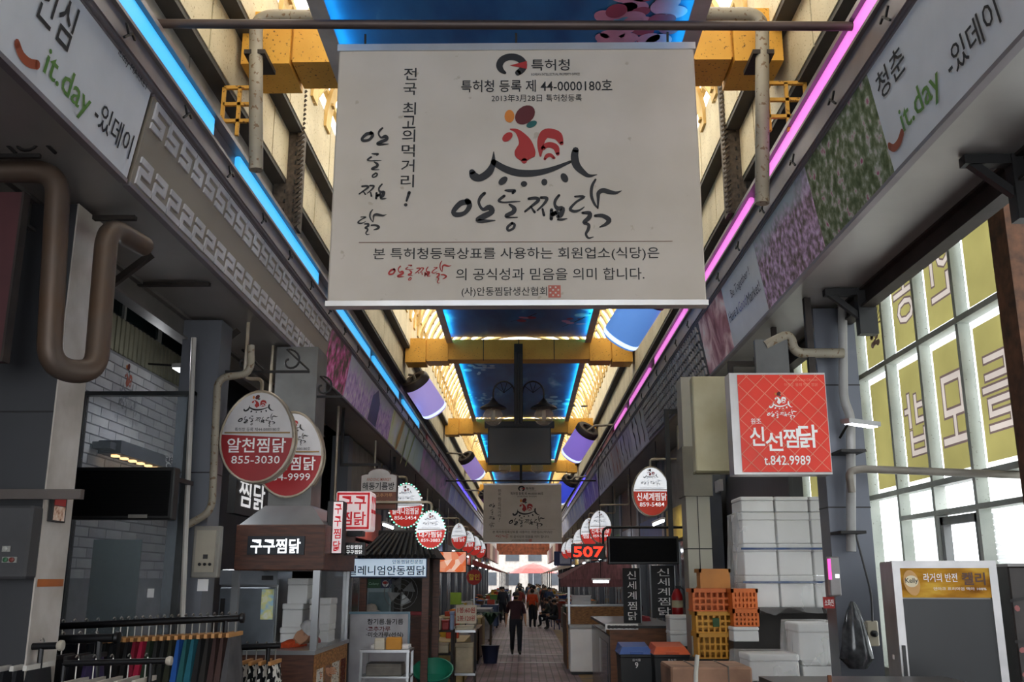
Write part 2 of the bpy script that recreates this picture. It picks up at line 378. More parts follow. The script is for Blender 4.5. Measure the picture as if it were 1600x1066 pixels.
# ================================================================== SETTING
XL, XR, XC, ZB = -2.6, 2.4, -0.1, 4.53
ZTL, ZTR, LEAN_F = 5.18, 5.26, .165   # the fascia boards lean in toward the street
YEND = 120.0
SOFFIT = mat('soffit_aluminium', 'a6a29d', .38, .5, .12, 1.2); RAILM = mat('rail_aluminium', '8d8689', .45, .5, .15, 2)
CREAM = speckle('louver_cream', 'd3c7a8', '8b7b58', .66, 45, .7, low='b9ac8c'); DARKW = mat('recess_dark', '4a4640', .8)
YEL = speckle('beam_yellow', 'e0a840', '6b4a18', .67, 42, .6, low='cf9632'); RIBM = mat('rib_yellow', 'e5c078', .6, var=.2, scale=2)
GREYP = mat('pillar_grey', '72757c', .42, .35, .12, 1.5); DSTEEL = mat('dark_steel', '37302c', .6, .4, .25, 6); BLK = mat('black_plastic', '161617', .5)
PIPEG = speckle('pipe_grey', '98907e', '6a5238', .63, 25, .55, low='7d7466'); PIPEB = mat('pipe_brown', '4c433c', .5, .3, .3, 3, dirt='55402f')

# floor: small pinkish pavers laid lengthways with cross bands
fm = bpy.data.materials.new('paver_floor'); fm.use_nodes = True
N = fm.node_tree.nodes; L = fm.node_tree.links; b = N['Principled BSDF']; b.inputs['Roughness'].default_value = .55; b.inputs['Specular IOR Level'].default_value = .3
tc = N.new('ShaderNodeTexCoord'); mp = N.new('ShaderNodeMapping'); mp.inputs['Rotation'].default_value = (0, 0, math.pi / 2); L.new(tc.outputs['Object'], mp.inputs[0])
bt = N.new('ShaderNodeTexBrick'); bt.inputs['Scale'].default_value = 1; bt.inputs['Brick Width'].default_value = .6; bt.inputs['Row Height'].default_value = .15
bt.inputs['Mortar Size'].default_value = .012; bt.inputs['Color1'].default_value = rgb('8d757c'); bt.inputs['Color2'].default_value = rgb('75646e'); bt.inputs['Mortar'].default_value = rgb('4c3f40')
L.new(mp.outputs[0], bt.inputs[0]); nz = N.new('ShaderNodeTexNoise'); nz.inputs['Scale'].default_value = .9; nz.inputs['Detail'].default_value = 6; L.new(tc.outputs['Object'], nz.inputs[0])
rp = ramp(N, [(.35, '8a7a70'), (.65, 'ffffff')]); L.new(nz.outputs[0], rp.inputs[0])
mx = N.new('ShaderNodeMix'); mx.data_type = 'RGBA'; mx.blend_type = 'MULTIPLY'; mx.inputs[0].default_value = .8; L.new(bt.outputs[0], mx.inputs[6]); L.new(rp.outputs[0], mx.inputs[7])
L.new(mx.outputs[2], b.inputs['Base Color'])
bpn = N.new('ShaderNodeBump'); bpn.inputs['Strength'].default_value = .3; L.new(bt.outputs[1], bpn.inputs['Height']); bpn.invert = True; L.new(bpn.outputs[0], b.inputs['Normal'])
fl = solo('floor', MB().box((-8, -9, -.1), (8, 130, 0)), fm, 'pinkish grey paved market street floor', 'floor', kind='structure', origin=(0, 0, 0))
BAND = mat('paver_band', '54474a', .4)
for y in (24.6, 27.2, 34, 44): part('cross_band', MB().box((-1.6, y, 0), (2.2, y + .22, .004)), BAND, fl)
part('drain_strip', MB().box((1.15, 18, 0), (1.45, 40, .004)), mat('drain_yellow', '8c6c2e', .7, dirt='5f5148'), fl)

# side carcass behind the fascia (soffits)
for nm, x0, x1, zt in (('wall_left', XL - .05, XL - .75, ZTL), ('wall_right', XR + .05, XR + .62, ZTR)):
    o = solo(nm, MB().box((min(x0, x1), -8.0, ZB), (max(x0, x1), YEND - 25, zt)), SOFFIT, 'brushed aluminium soffit box above the ' + ('dim' if x0 < 0 else 'sunlit') + ' row of shops', 'wall', kind='structure')
    # louvred clerestory: dark wall with stepped cream boards
    sg = -1 if x0 < 0 else 1; xs = [XC + sg * q for q in (2.6, 2.45, 2.3)]
    o = thing('trim_%d' % (1 if sg < 0 else 2), 'stepped cream louver boards above the ' + ('sky-blue' if sg < 0 else 'pink') + ' light rail', 'louvers', (xs[0], 30, zt + .2), kind='structure')
    part('back_wall', MB().box((xs[0] + sg * .1, -8, zt + .02), (xs[0] + sg * .2, YEND - 25, 7.9)), DARKW, o)
    for k, (zz0, zz1) in enumerate(((5.36, 6.12), (6.18, 6.74), (6.78, 7.5))):
        y = -7.0
        while y < 93:
            part('louver_board', MB().box((xs[k], y, zz0), (xs[0] + sg * .099, y + 1.97, zz1)), CREAM if k else mat('louver_grey', '8f8a80', .7), o); y += 2.0
        part('louver_ledge', MB().box((xs[k] + sg * .01, -8, zz0 - .05), (xs[0] + sg * .1, YEND - 27, zz0)), DARKW, o)

# vaulted translucent roof
ce = thing('ceiling', 'yellow ribbed translucent barrel vault roof over the street', 'ceiling', (XC, 0, 7.3), kind='structure')
A, B = 2.32, 1.95
def vault(a): return Vector((-A * math.cos(a), 0, B * math.sin(a)))
mb = MB(); n = 20
prof = [vault(math.pi * i / n) * 1.06 for i in range(n + 1)]
mb.add([(p.x, -8, p.z) for p in prof] + [(p.x, 95, p.z) for p in prof], [(i, i + 1, n + 2 + i, n + 1 + i) for i in range(n)])
part('roof_sheet', mb, sheet_mat('roof_sheet', 'fff8ea', .6), ce, local=True)
mb = MB(); n = 28
for i in range(n):
    a, c = vault(math.pi * i / n), vault(math.pi * (i + 1) / n); nrm = lambda p: Vector((p.x / A / A, 0, p.z / B / B)).normalized()
    na, nc = nrm(a), nrm(c)
    mb.hexa([a - na * .05 + Vector((0, -.12, 0)), c - nc * .05 + Vector((0, -.12, 0)), c - nc * .05 + Vector((0, .12, 0)), a - na * .05 + Vector((0, .12, 0)),
             a + Vector((0, -.12, 0)), c + Vector((0, -.12, 0)), c + Vector((0, .12, 0)), a + Vector((0, .12, 0))])
    if i % 2: mb.cbox((a + c) / 2 - (na + nc) * .026, (.05, .1, .03))
rib_me = mb.mesh('rib', RIBM)
y = -7.8
while y < 94: part('rib', rib_me, None, ce).location = (0, y, 0); y += .74
for i in (2, 5, 8, 20, 23, 26):
    p = vault(math.pi * i / 28) * 1.01; part('purlin', MB().box((p.x - .03, -8, p.z - .03), (p.x + .03, 95, p.z + .03)), RIBM, ce, local=True)
mb = MB()
for d in (1, -1):
    mb2 = MB(); pts = [vault(math.pi * (i / 20)) * 1.0 + Vector((0, d * 5.6 * (i / 20 - .5), 0)) for i in range(21)]
    mb2.tube(pts, .045, 6); me = mb2.mesh('diagonal_brace', RIBM); y = -4
    while y < 64: part('diagonal_brace', me, None, ce).location = (0, y, 0); y += 5.6

# yellow cross beams
BEAMY = [7.7, 19.8, 30.3, 41.5, 52.5]
for i, y in enumerate(BEAMY):
    nb = ['first yellow steel box beam behind the large hanging signboard', 'yellow steel box beam carrying the twin globe lamp pole', 'yellow steel box beam behind the black hanging screen', 'yellow steel box beam above the farther hanging signboard', 'farthest yellow steel box beam near the ring lights'][i]
    t = thing('roof_beam', nb, 'beam', (XC, y, 6.5), group='yellow roof beams', kind='structure')
    part('beam_body', MB().box((XC - 2.34, y, 6.5), (XC + 2.34, y + .42, 6.93)), YEL, t)
    for sg in (-1, 1):
        for a, c2, e in ((1.5, 1.95, .0), (1.97, 2.4, .03)):
            part('end_casing', MB().box((XC + sg * a, y - .03 - e, 6.46 - e), (XC + sg * c2, y + .45 + e, 6.95)), YEL, t)
    for k in range(-1, 2): part('seam_plate', MB().box((XC + k * .75 - .008, y - .006, 6.495), (XC + k * .75 + .008, y + .1, 6.94)), DSTEEL, t)

# blue printed ceiling panels with LED edges
bm_ = bpy.data.materials.new('sky_print'); bm_.use_nodes = True; N = bm_.node_tree.nodes; L = bm_.node_tree.links; b = N['Principled BSDF']; b.inputs['Roughness'].default_value = .45
tc = N.new('ShaderNodeTexCoord'); mp = N.new('ShaderNodeMapping'); mp.inputs['Scale'].default_value = (1, .35, 1); L.new(tc.outputs['Object'], mp.inputs[0])
nz = N.new('ShaderNodeTexNoise'); nz.inputs['Scale'].default_value = 1.6; nz.inputs['Detail'].default_value = 7; L.new(mp.outputs[0], nz.inputs[0])
rp = ramp(N, [(.40, '1c4c80'), (.60, '2f6ea4'), (.66, '6aa3bd'), (.76, 'c9dbe0')]); L.new(nz.outputs[0], rp.inputs[0]); L.new(rp.outputs[0], b.inputs['Base Color'])
FRAMEW = mat('panel_frame', 'b9b2aa', .5, .2); CYAN = glow('led_cyan', '30c8ff', 22.0)
ends = [-8.0] + BEAMY; Zp = 6.98
PETAL = [mat('petal_pink', 'd88ba0', .6), mat('petal_deep', 'a33c52', .6), mat('cloud_white', 'c4d4da', .6), mat('twig_brown', '3f2a26', .7)]
for i in range(5):
    y0, y1 = ends[i] + (.44 if i else 0), ends[i + 1] - .02
    Zp = 6.36 if i == 0 else 6.98
    if i == 0: y1 = 10.5
    if i == 1: y0 = 10.6
    lb = ['blue sky ceiling panel with a pink blossom branch, over the large signboard', 'blue sky ceiling panel with cyan edge glow behind the large signboard', 'blue sky ceiling panel behind the black screen', 'blue sky ceiling panel before the second signboard', 'far blue sky ceiling panel toward the ring lights'][i]
    t = thing('ceiling_mural', lb, 'panel', (XC, (y0 + y1) / 2, Zp), group='blue ceiling panels')
    part('printed_sheet', MB().box((XC - 1.46, y0, Zp), (XC + 1.46, y1, Zp + .03)), bm_, t)
    for sg in (-1, 1):
        part('side_frame', MB().box((XC + sg * 1.46, y0, Zp - .13), (XC + sg * 1.53, y1, Zp + .04)), FRAMEW, t)
        part('frame_lip', MB().box((XC + sg * 1.40, y0, Zp - .13), (XC + sg * 1.46, y1, Zp - .115)), FRAMEW, t); part('light_strip', MB().box((XC + sg * 1.41, y0 + .05, Zp - .114), (XC + sg * 1.45, y1 - .05, Zp - .104)), CYAN, t)
    s = Sheet((XC, 0, Zp - .002), (1, 0, 0), (0, -1, 0), .004)   # seen from below: up in the print runs toward the camera
    s.n = Vector((0, 0, -1)); rr = random.Random(i + 3)
    def spray(cx, cy, sc, cnt):
        s.g += 1
        for k in range(cnt):
            a = rr.uniform(0, 6.3); q = rr.uniform(0, 1) ** .6 * sc
            s.layer = k % 4; s.ell(cx + q * math.cos(a) * .6, cy + q * math.sin(a), rr.uniform(.05, .11), rr.uniform(.05, .12), PETAL[rr.choice((0, 0, 1))], rr.uniform(0, 3))
        s.layer = 0; s.stroke([(cx + .2, cy + sc, .03), (cx, cy, .03), (cx - .3, cy - sc, .015)], PETAL[3])
    def cloud(cx, cy, sc):
        s.g += 1
        for k in range(16): s.layer = k % 5; s.ell(cx + rr.gauss(0, .38) * sc, cy + rr.gauss(0, .7) * sc, rr.uniform(.06, .2) * sc, rr.uniform(.1, .3) * sc, PETAL[2])
        s.layer = 0
    if i == 0: spray(1.02, -6.9, .5, 40)
    if i == 1: cloud(.95, -17.0, .9); spray(-1.15, -14.6, .35, 7); spray(1.2, -18.4, .5, 6); spray(.15, -18.2, .3, 3)
    if i == 2: cloud(-1.0, -22.6, .6); cloud(-1.2, -27, .5); cloud(1.15, -28, .8)
    if i == 3: cloud(1.0, -33.5, .7); cloud(-1.1, -36, .7)
    s.build(t, 'print_motif')

# fascia panels along both sides -------------------------------------------------
def lean(mb, side): mb.v = [(x - side * LEAN_F * (z - ZB), y, z) for x, y, z in mb.v]; return mb
def fascia(side, y0, y1, m, name, label, cat='panel', group=None):
    x = XL if side < 0 else XR; zt = ZTL if side < 0 else ZTR
    t = thing(name, label, cat, (x, (y0 + y1) / 2, ZB), group=group)
    part('printed_face', lean(MB().box((x, y0 + .008, ZB + .015), (x + side * .045, y1 - .008, zt - .015)), side), m, t)
    part('edge_trim', lean(MB().box((x - side * .006, y0, ZB - .012), (x + side * .045, y1, ZB + .014)), side), RAILM, t); part('edge_trim', lean(MB().box((x - side * .006, y0, zt - .014), (x + side * .045, y1, zt - .001)), side), RAILM, t)
    return t, Sheet((x, 0, ZB), (0, 1, 0) if side < 0 else (0, -1, 0), (-side * LEAN_F, 0, 1), lift=.006)
SIGNW = mat('sign_white', 'd8dade', .35, var=.06); G1 = 'printed picture panels on the dim fascia'; G2 = 'printed picture panels on the sunlit fascia'
fascia(-1, 2.2, 4.12, mat('pink_print', 'd79aa4', .4), 'fascia_board', 'pink end panel before the white board reading it.day', group=G1)
t, s = fascia(-1, 4.14, 5.83, SIGNW, 'fascia_sign', 'white board with green it.day lettering above the curved brown pipe', 'sign')
s.fit('인심', (50, 20), (105, 78), (65, -58), INK, .02)
s.fit('it.day', (61, 124), (128, 206), (72, 66), GREENINK, .02); s.fit('-있데이', (143, 190), (196, 260), (154, 150), INK, .02); s.fit('it.day MARKET', (182, 88), (228, 142), (187, 74), INK, .0)
a = [s.loc(*p) for p in ((25, 68), (32, 86), (44, 98), (57, 101))]; s.stroke([(x, y, .05) for x, y in a], SMILE); s.build(t)
t, s = fascia(-1, 5.87, 12.09, mat('taupe_panel', '8f8577', .45, .15, .08, .8), 'fascia_board', 'taupe fascia panel edged with two pale meander bands', group=G1)
KEYM = mat('meander_pale', 'c9c6c8', .45, .2)
key = [(0, 0), (.26, 0), (.26, .045), (.045, .045), (.045, .085), (.2, .085), (.2, .2), (.0, .2), (.0, .155), (.155, .155), (.155, .13), (0, .13)]
y = 5.93
KS = []
for sg, z0 in ((1, .03), (-1, .62)):
    y = 5.93
    while y < 11.95:
        poly = [Vector((XL + .001, y + p[0] * 1.02, ZB + z0 + sg * p[1] * .95)) for p in key]
        if sg < 0: poly = poly[::-1]
        part('meander_key', lean(MB().prism(poly, (.012, 0, 0)), -1), KEYM, t); y += .277
fascia(-1, 12.09, 13.57, photo('print_magenta_tree', [(.3, '3d352f'), (.45, '6b5450'), (.55, 'b0517f'), (.7, 'd98ab4')], 7, grad=('Z', .45, .8, '7d7a70', .5)), 'fascia_board', 'printed panel of a magenta blossom tree next to the meander panel', group=G1)
t, s = fascia(-1, 13.57, 18.2, photo('print_lilac', [(.3, '8c74a6'), (.5, 'b79bc4'), (.7, 'd9c2dd')], 9, grad=('Z', .35, .6, 'd6d6de', .5)), 'fascia_board', 'printed panel of lilac blossom with a violet tower', group=G1)
s.layer = 1; s.poly([(15.7, .03), (16.6, .03), (16.6, .45), (16.2, .62), (15.8, .45)], mat('print_violet', '423a80', .4)); s.build(t, 'print_motif')
t, s = fascia(-1, 18.2, 23.9, photo('print_tulip', [(.3, '8fa048'), (.5, 'c5c8a8'), (.7, 'dfe4dd')], 1.6, grad=('Y', -2.5, 2.5, 'b9cfd2', 1.0)), 'fascia_board', 'printed panel of a yellow tulip with green leaves', group=G1)
s.layer = 1; s.ell(19.6, .42, .55, .16, mat('print_yellow', 'd8a83c', .4), .9); s.ell(20.6, .35, .6, .1, mat('print_leaf', '7f9a3c', .4), 1.1); s.ell(21.6, .4, .7, .09, mat('print_leaf', '', .4), .9); s.build(t, 'print_motif')
fascia(-1, 23.9, 33.1, photo('print_mauve', [(.3, '6f6578'), (.5, '8f8494'), (.6, 'a884a8'), (.7, '6d6a80')], 1.4, stretch=(1, .4, 1)), 'fascia_board', 'dull mauve printed panel beyond the tulip panel', group=G1)
y = 33.1
for k in range(4):
    fascia(-1, y, y + 7.0, photo('print_rain_%d' % (k % 2), [(.3, '5a60a8'), (.5, '9fa6c8'), (.7, 'dfe6f2')] if k % 2 == 0 else [(.3, '7a78b0'), (.55, 'aeb4d4'), (.7, 'e8eef6')], 2.0, stretch=(1, 1.6, .25)), 'fascia_board', 'streaky pale blue fascia panel far along the dim row', group='streaky blue panels on the dim fascia'); y += 7.0
# right
fascia(1, 2.0, 3.95, mat('print_lightgreen', '9cc07e', .4), 'fascia_board', 'pale green end panel beside the white board reading it.day', group=G2)
t, s = fascia(1, 3.97, 5.79, SIGNW, 'fascia_sign', 'white it.day board with a black two-syllable word, over the tall windows', 'sign')
s.fit('청춘', (1378, 160), (1420, 110), (1367, 122), INK, .02)
s.fit('it.day', (1417, 218), (1478, 150), (1408, 166), GREENINK, .02); s.fit('-있데이', (1488, 125), (1568, 36), (1477, 82), INK, .02)
a = [s.loc(*p) for p in ((1391, 228), (1398, 231), (1406, 222), (1411, 207))]; s.stroke([(x, y, .05) for x, y in a], SMILE); s.build(t)
fascia(1, 5.79, 7.25, photo('print_meadow', [(.28, '4d5a3c'), (.45, '6f7a58'), (.56, '9aa088'), (.62, 'c8c4bc'), (.72, 'b0607e')], 13), 'fascia_board', 'printed panel of white and pink meadow flowers', group=G2)
fascia(1, 7.25, 9.06, photo('print_lilac_field', [(.3, '56503f'), (.45, '7d6a72'), (.6, 'b596b4'), (.75, 'd6c2d4')], 16, grad=('Z', .5, .7, 'b9c2c6', .5)), 'fascia_board', 'printed panel of a lilac flower field under grey sky', group=G2)
t, s = fascia(1, 9.06, 10.65, SIGNW, 'fascia_sign', 'white board reading Be Together in dark lettering', 'sign')
NAVY = mat('print_navy', '2b3048', .5)
s.fit('Be Together !', (1145, 470), (1175, 440), (1142, 453), NAVY, .0); s.fit('Have a', (1142, 505), (1155, 490), (1140, 488), NAVY); s.fit('Good', (1157, 489), (1168, 476), (1155, 472), mat('print_lavender', '8d86b8', .5)); s.fit('Market!', (1170, 477), (1190, 455), (1167, 460), NAVY)
s.build(t)
fascia(1, 10.65, 12.15, photo('print_blossom_close', [(.3, '5a3540'), (.45, '9a6f7a'), (.6, 'd3b0b4'), (.75, 'ecdcd8')], 2.6, dist=.8), 'fascia_board', 'printed close-up of pale pink blossom', group=G2)
t, s = fascia(1, 12.15, 18.3, mat('lattice_back', '4c4a4c', .5, .3), 'fascia_board', 'dark metal panel with a pale woven lattice grille', group=G2)
LAT = mat('lattice_pale', 'a5a2a2', .4, .4); mb = MB(); k = 0
y = 12.25
while y < 18.2:
    for r in range(6):
        z = ZB + .05 + r * .112
        mb.box((XR - .025, y, z), (XR + .001, y + .1, z + .03)); mb.box((XR - .025, y + (.05 if r % 2 else 0), z + .03), (XR + .001, y + .08, z + .085))
    y += .15
o = part('lattice_grille', lean(mb, 1), LAT, t); o['kind'] = 'stuff'
ys = [18.3, 20.8, 23.2, 25.6, 28, 30.5]
for k in range(5):
    t, s = fascia(1, ys[k], ys[k + 1], mat('scroll_%d' % k, ['c3c4c8', 'b4b6ba', 'a89c94', 'c0c2c4', 'b8b8b6'][k], .4, var=.2, scale=1.2), 'fascia_board', ['pale panel with tall brushed characters beside the lattice grille', 'pale grey panel with a single bold brush stroke', 'panel with rust-brown brush painting', 'white panel with thin ink writing', 'pale panel with brushed ink at the end of the calligraphy row'][k], group=G2)
    for q in range(3):
        yy = -(ys[k] + .5 + q * .7); rr = random.Random(k * 7 + q)
        s.stroke([(yy + rr.uniform(-.1, .1), .64 - j * .13, rr.uniform(.02, .16)) for j in range(5)], INK if k != 2 else SMILE)
    s.build(t, 'brush_writing')
y = 30.5
for k in range(4):
    fascia(1, y, y + 7.5, photo('print_violet_%d' % k, [(.3, '43388a'), (.5, '7f6fb4'), (.7, 'b8b4d8')] if k < 1 else [(.3, '7a80a8'), (.5, 'aeb4cc'), (.7, 'e2e6f0')], 2.2, stretch=(1, .8, .3)), 'fascia_board', 'violet streaked fascia panel beyond the calligraphy row' if k < 1 else 'streaky grey-blue fascia panel far along the sunlit row', group=G2 if k < 1 else 'streaky panels on the sunlit fascia'); y += 7.5

# LED rails ------------------------------------------------------------------
def rail(side, segs, gm, z0, z1, label):
    x = XL + .12 if side < 0 else XR - .12; zt = ZTL if side < 0 else ZTR; i = -side
    t = thing('light_rail', label, 'light', (x, 30, zt), group='coloured light rails above the fascias')
    mb = MB(); mb.box((x + i * .02, 1.5, zt), (x - i * .12, 66, z0 - .03)); mb.box((x + i * .05, 1.5, z0 - .045), (x - i * .1, 66, z0 - .02)); mb.box((x + i * .045, 1.5, z1 + .01), (x - i * .12, 66, z1 + .05)); mb.box((x - i * .03, 1.5, z0 - .03), (x - i * .12, 66, z1 + .02)); mb.box((x + i * .035, 1.5, zt + .02), (x, 66, zt + .045))
    part('rail_profile', mb, RAILM, t)
    for a, c in segs: part('light_strip', MB().box((x + i * .02, a, z0), (x - i * .03, c, z1), .01), gm, t)
    cm = MB(); cm.bar((x + i * .055, 0, zt + .02), (x + i * .06, .09, zt + .1), .014, .014); cm.bar((x + i * .06, .05, zt + .07), (x + i * .06, .0, zt + .12), .014, .014); cm.bar((x + i * .06, .09, zt + .1), (x + i * .055, .15, zt + .09), .014, .014)
    me = cm.mesh('cable_clip', BLK, t.location); y = 3.1
    while y < 30: part('cable_clip', me, None, t).location = (0, y + 30 - 30 + 0, 0); y += 1.05
    return t
LSEG = [(3.5, 7.0), (7.7, 11.0), (11.9, 15.0), (15.4, 18.6), (19.4, 22.4)]
RSEG = [(4.6, 8.4), (9.0, 12.3), (13.0, 16.2), (17.0, 20.3), (21.2, 23.8)]
rail(-1, LSEG, glow('led_blue', '3fb0f2', 1.45), 5.40, 5.57, 'aluminium rail with sky-blue light strips')
rail(1, RSEG, glow('led_pink', 'e878d8', 1.45), 5.55, 5.70, 'aluminium rail with pink light strips')
REDL = mat('unlit_red_strip', 'b05058', .4, var=.2)
for side, z0, z1 in ((-1, 5.40, 5.57), (1, 5.55, 5.70)):
    x = XL + .12 if side < 0 else XR - .12; i = -side; t = [o for o in COL.objects if o.name.startswith('light_rail') and (o.location.x < 0) == (side < 0) and o.parent is None][0]
    y = 24.4
    while y < 48: part('light_strip', MB().box((x + i * .02, y, z0), (x - i * .03, y + 3.2, z1), .01), REDL if y < 33 else glow('led_violet', '6a5cff', 1.6), t, label='dull red unlit strip' if y < 33 else 'violet light strip'); y += 3.8

# inner steel beams under the soffits and brackets
t = thing('steel_beam', 'dark brown steel beam under the soffit beside the tall windows', 'beam', (3.05, 5, 4.4), kind='structure')
mb = MB(); mb.box((3.0, 2.5, 4.34), (3.12, 15, 4.36)); mb.box((3.05, 2.5, 4.36), (3.07, 15, 4.50)); mb.box((3.0, 2.5, 4.50), (3.12, 15, 4.52)); part('beam_body', mb, DSTEEL, t)
for y in (5.5, 8.3, 11.0):
    mb = MB(); mb.bar((2.72, y, 4.5), (3.02, y, 4.25), .05, .05); mb.box((2.98, y - .05, 4.1), (3.14, y + .05, 4.52)); mb.box((2.7, y - .04, 4.46), (3.1, y + .04, 4.52)); part('bracket', mb, BLK, t)
t = thing('steel_beam', 'grey steel beam under the soffit above the glass screen', 'beam', (-3.4, 5, 4.4), kind='structure')
mb = MB(); mb.box((-3.46, 2.5, 4.3), (-3.33, 16, 4.32)); mb.box((-3.41, 2.5, 4.32), (-3.38, 16, 4.5)); mb.box((-3.46, 2.5, 4.5), (-3.33, 16, 4.53)); part('beam_body', mb, mat('beam_greysteel', '6b6763', .5, .4), t)
for y in (7.2, 9.6, 12.5):
    mb = MB(); mb.bar((-2.95, y, 4.5), (-3.36, y, 4.15), .05, .05); mb.box((-3.44, y - .04, 4.05), (-3.36, y + .04, 4.5)); part('bracket', mb, DSTEEL, t)
for y, zz in ((6.35, 4.47), (8.0, 4.49)):
    part('tie_rod', MB().box((-3.4, y, zz), (-2.75, y + .05, zz + .03)), DSTEEL, t)

# tall film-covered windows of the building on the sunlit row
WX = 4.2
wl = thing('window_1', 'tall steel-framed windows with yellow film and mirrored lettering', 'window', (WX, 10, 2.2), kind='structure')
FRM = speckle('window_steel', 'b9bcb4', '6f6a5c', .7, 40, .55, low='9a9f97')
GLS = sheet_mat('frosted_glass', 'f4f6f4', .35); FILM = sheet_mat('yellow_film', '8c8250', .03); RUSTP = mat('rust_post', '6b4630', .8, var=.4, scale=8, bump=.4, dirt='3c2a20')
MY = [8.13 + .935 * k for k in range(9)]
ZR = [2.05, 2.94, 4.43, 5.95]
for y in MY: part('mullion', MB().box((WX, y - .03, 1.0), (WX + .12, y + .03, 6.0)), FRM, wl)
for z in ZR[1:]: part('transom', MB().box((WX - .01, MY[0], z - .03), (WX + .12, MY[-1], z + .03)), FRM, wl)
part('transom', MB().box((WX - .012, MY[0], 2.62), (WX + .12, MY[3], 2.67)), FRM, wl)
GLY = {(0, 1): '들', (1, 1): '모', (2, 1): '밥', (1, 2): '안', (2, 2): '동'}
LETW = sheet_mat('film_letter', 'b0a29c', .04); LETE = sheet_mat('film_letter_edge', '5e4e4c', .03)
for k in range(8):
    ya, yb = MY[k] + .03, MY[k + 1] - .03
    for r in range(3):
        za, zb = ZR[r] + .03, ZR[r + 1] - .03
        if r == 0 and k == 1: continue
        part('pane', MB().box((WX + .13, ya, za if r else 1.0), (WX + .135, yb, zb)), GLS, wl)
        if r:
            if (k, r) in GLY:   # film cut round the letters, letters and their outlines as pieces of the same sheet
                ym = (ya + yb) / 2; rect = [(-(yb - .08), za + .07), (-(ya + .05), za + .07), (-(ya + .05), zb - .08), (-(yb - .08), zb - .08)]
                V2 = [Vector(p) for p in rect]; E2 = [(0, 1), (1, 2), (2, 3), (3, 0)]; tris = {}
                for bd, kind in ((.06, 1), (.0, 2)):
                    vs, fs = text_mesh(GLY[(k, r)], bd); v0 = text_mesh(GLY[(k, r)], 0)[0]; a0 = min(v[0] for v in v0); a1 = max(v[0] for v in v0); b0 = min(v[1] for v in v0); b1 = max(v[1] for v in v0); o = len(V2)
                    V2 += [Vector((-ym + .3 - .6 * (v[0] - a0) / (a1 - a0), za + .34 + (zb - .4 - za - .34) * (v[1] - b0) / (b1 - b0))) for v in vs]
                    cnt = {}
                    for f in fs:
                        for q in range(len(f)): e = tuple(sorted((f[q], f[(q + 1) % len(f)]))); cnt[e] = cnt.get(e, 0) + 1
                    E2 += [(o + e[0], o + e[1]) for e, c_ in cnt.items() if c_ == 1]; tris[kind] = [[V2[o + q] for q in f] for f in fs]
                def inside(p, T):
                    for f in T:
                        for q in range(1, len(f) - 1):
                            if intersect_point_tri_2d(p, f[0], f[q], f[q + 1]): return True
                    return False
                ov, _, of, _, _, _ = delaunay_2d_cdt(V2, E2, [], 0, 1e-5)
                kd = []
                for f in of: c_ = sum((ov[w] for w in f), Vector((0, 0))) / len(f); kd.append(2 if inside(c_, tris[2]) else 1 if inside(c_, tris[1]) else 0)
                for kind, nm_, mm in ((0, 'yellow_film', FILM), (1, 'letter_outline', LETE), (2, 'film_lettering', LETW)):
                    mb = MB(); mb.f = [list(f) for f, q in zip(of, kd) if q == kind]; mb.mi = [0] * len(mb.f); used = sorted({w for f in mb.f for w in f}); ix = {w: n_ for n_, w in enumerate(used)}; mb.v = [(WX + .1, -ov[w].x, ov[w].y) for w in used]; mb.f = [[ix[w] for w in f] for f in mb.f]
                    if mb.f: part(nm_, mb, mm, wl)
            else: part('yellow_film', MB().quad((WX + .1, ya + .05, za + .07), (WX + .1, yb - .08, za + .07), (WX + .1, yb - .08, zb - .08), (WX + .1, ya + .05, zb - .08)), FILM, wl)
            if (k, r) == (3, 2):
                s = Sheet((WX + .099, 0, 0), (0, -1, 0), lift=.001); ym = (ya + yb) / 2
                for j in range(13):
                    a = math.pi * (j / 12); s.stroke([(-ym + .09 * math.cos(a), za + .55 + .12 * math.sin(a), .015), (-ym + .26 * math.cos(a), za + .55 + .36 * math.sin(a), .03)], LETE, 2)
                for j in range(6): s.ell(-ym + random.uniform(-.15, .15), za + random.uniform(.3, .6), .06, .04, mat('film_pink', 'd6b0a8', .5))
                s.build(wl, 'film_emblem')
part('corner_post', MB().box((WX - .06, MY[0] - .32, 0), (WX + .2, MY[0] - .03, 6.0)), RUSTP, wl)
part('pane', MB().box((WX + .13, 5.0, 1), (WX + .135, MY[0] - .34, 6.0)), GLS, wl)
for y in (7.2, 6.2): part('mullion', MB().box((WX, y - .03, 1.0), (WX + .12, y + .03, 6.0)), mat('mullion_dark', '3c4650', .5), wl)
# the one clear window with a white slatted blind behind
part('sash', MB().box((WX + .02, MY[1] + .05, 1.9), (WX + .1, MY[1] + .12, 2.6)).box((WX + .02, MY[2] - .12, 1.9), (WX + .1, MY[2] - .05, 2.6)).box((WX + .02, MY[1] + .05, 2.52), (WX + .1, MY[2] - .05, 2.6)), mat('sash_grey', '777a78', .5), wl)
for k in range(16): part('blind_slat', MB().box((WX + .6, MY[1] - .3, 1.7 + k * .06), (WX + .63, MY[2] + .3, 1.75 + k * .06)), mat('blind_white', 'e8e8ea', .5), wl)
part('lower_wall', MB().box((WX, MY[0], 0), (WX + .12, MY[-1], 1.0)), FRM, wl)

# pillars ------------------------------------------------------------------
def pillar(x0, x1, y0, y1, z1, m, label, seams=(), name='pillar'):
    t = thing(name, label, 'pillar', ((x0 + x1) / 2, (y0 + y1) / 2, 0), kind='structure')
    part('pillar_shaft', MB().box((x0, y0, 0), (x1, y1, z1)), m, t)
    for z in seams: part('seam', MB().box((x0 - .003, y0 - .003, z), (x1 + .003, y1, z + .012)), BLK, t)
    return t
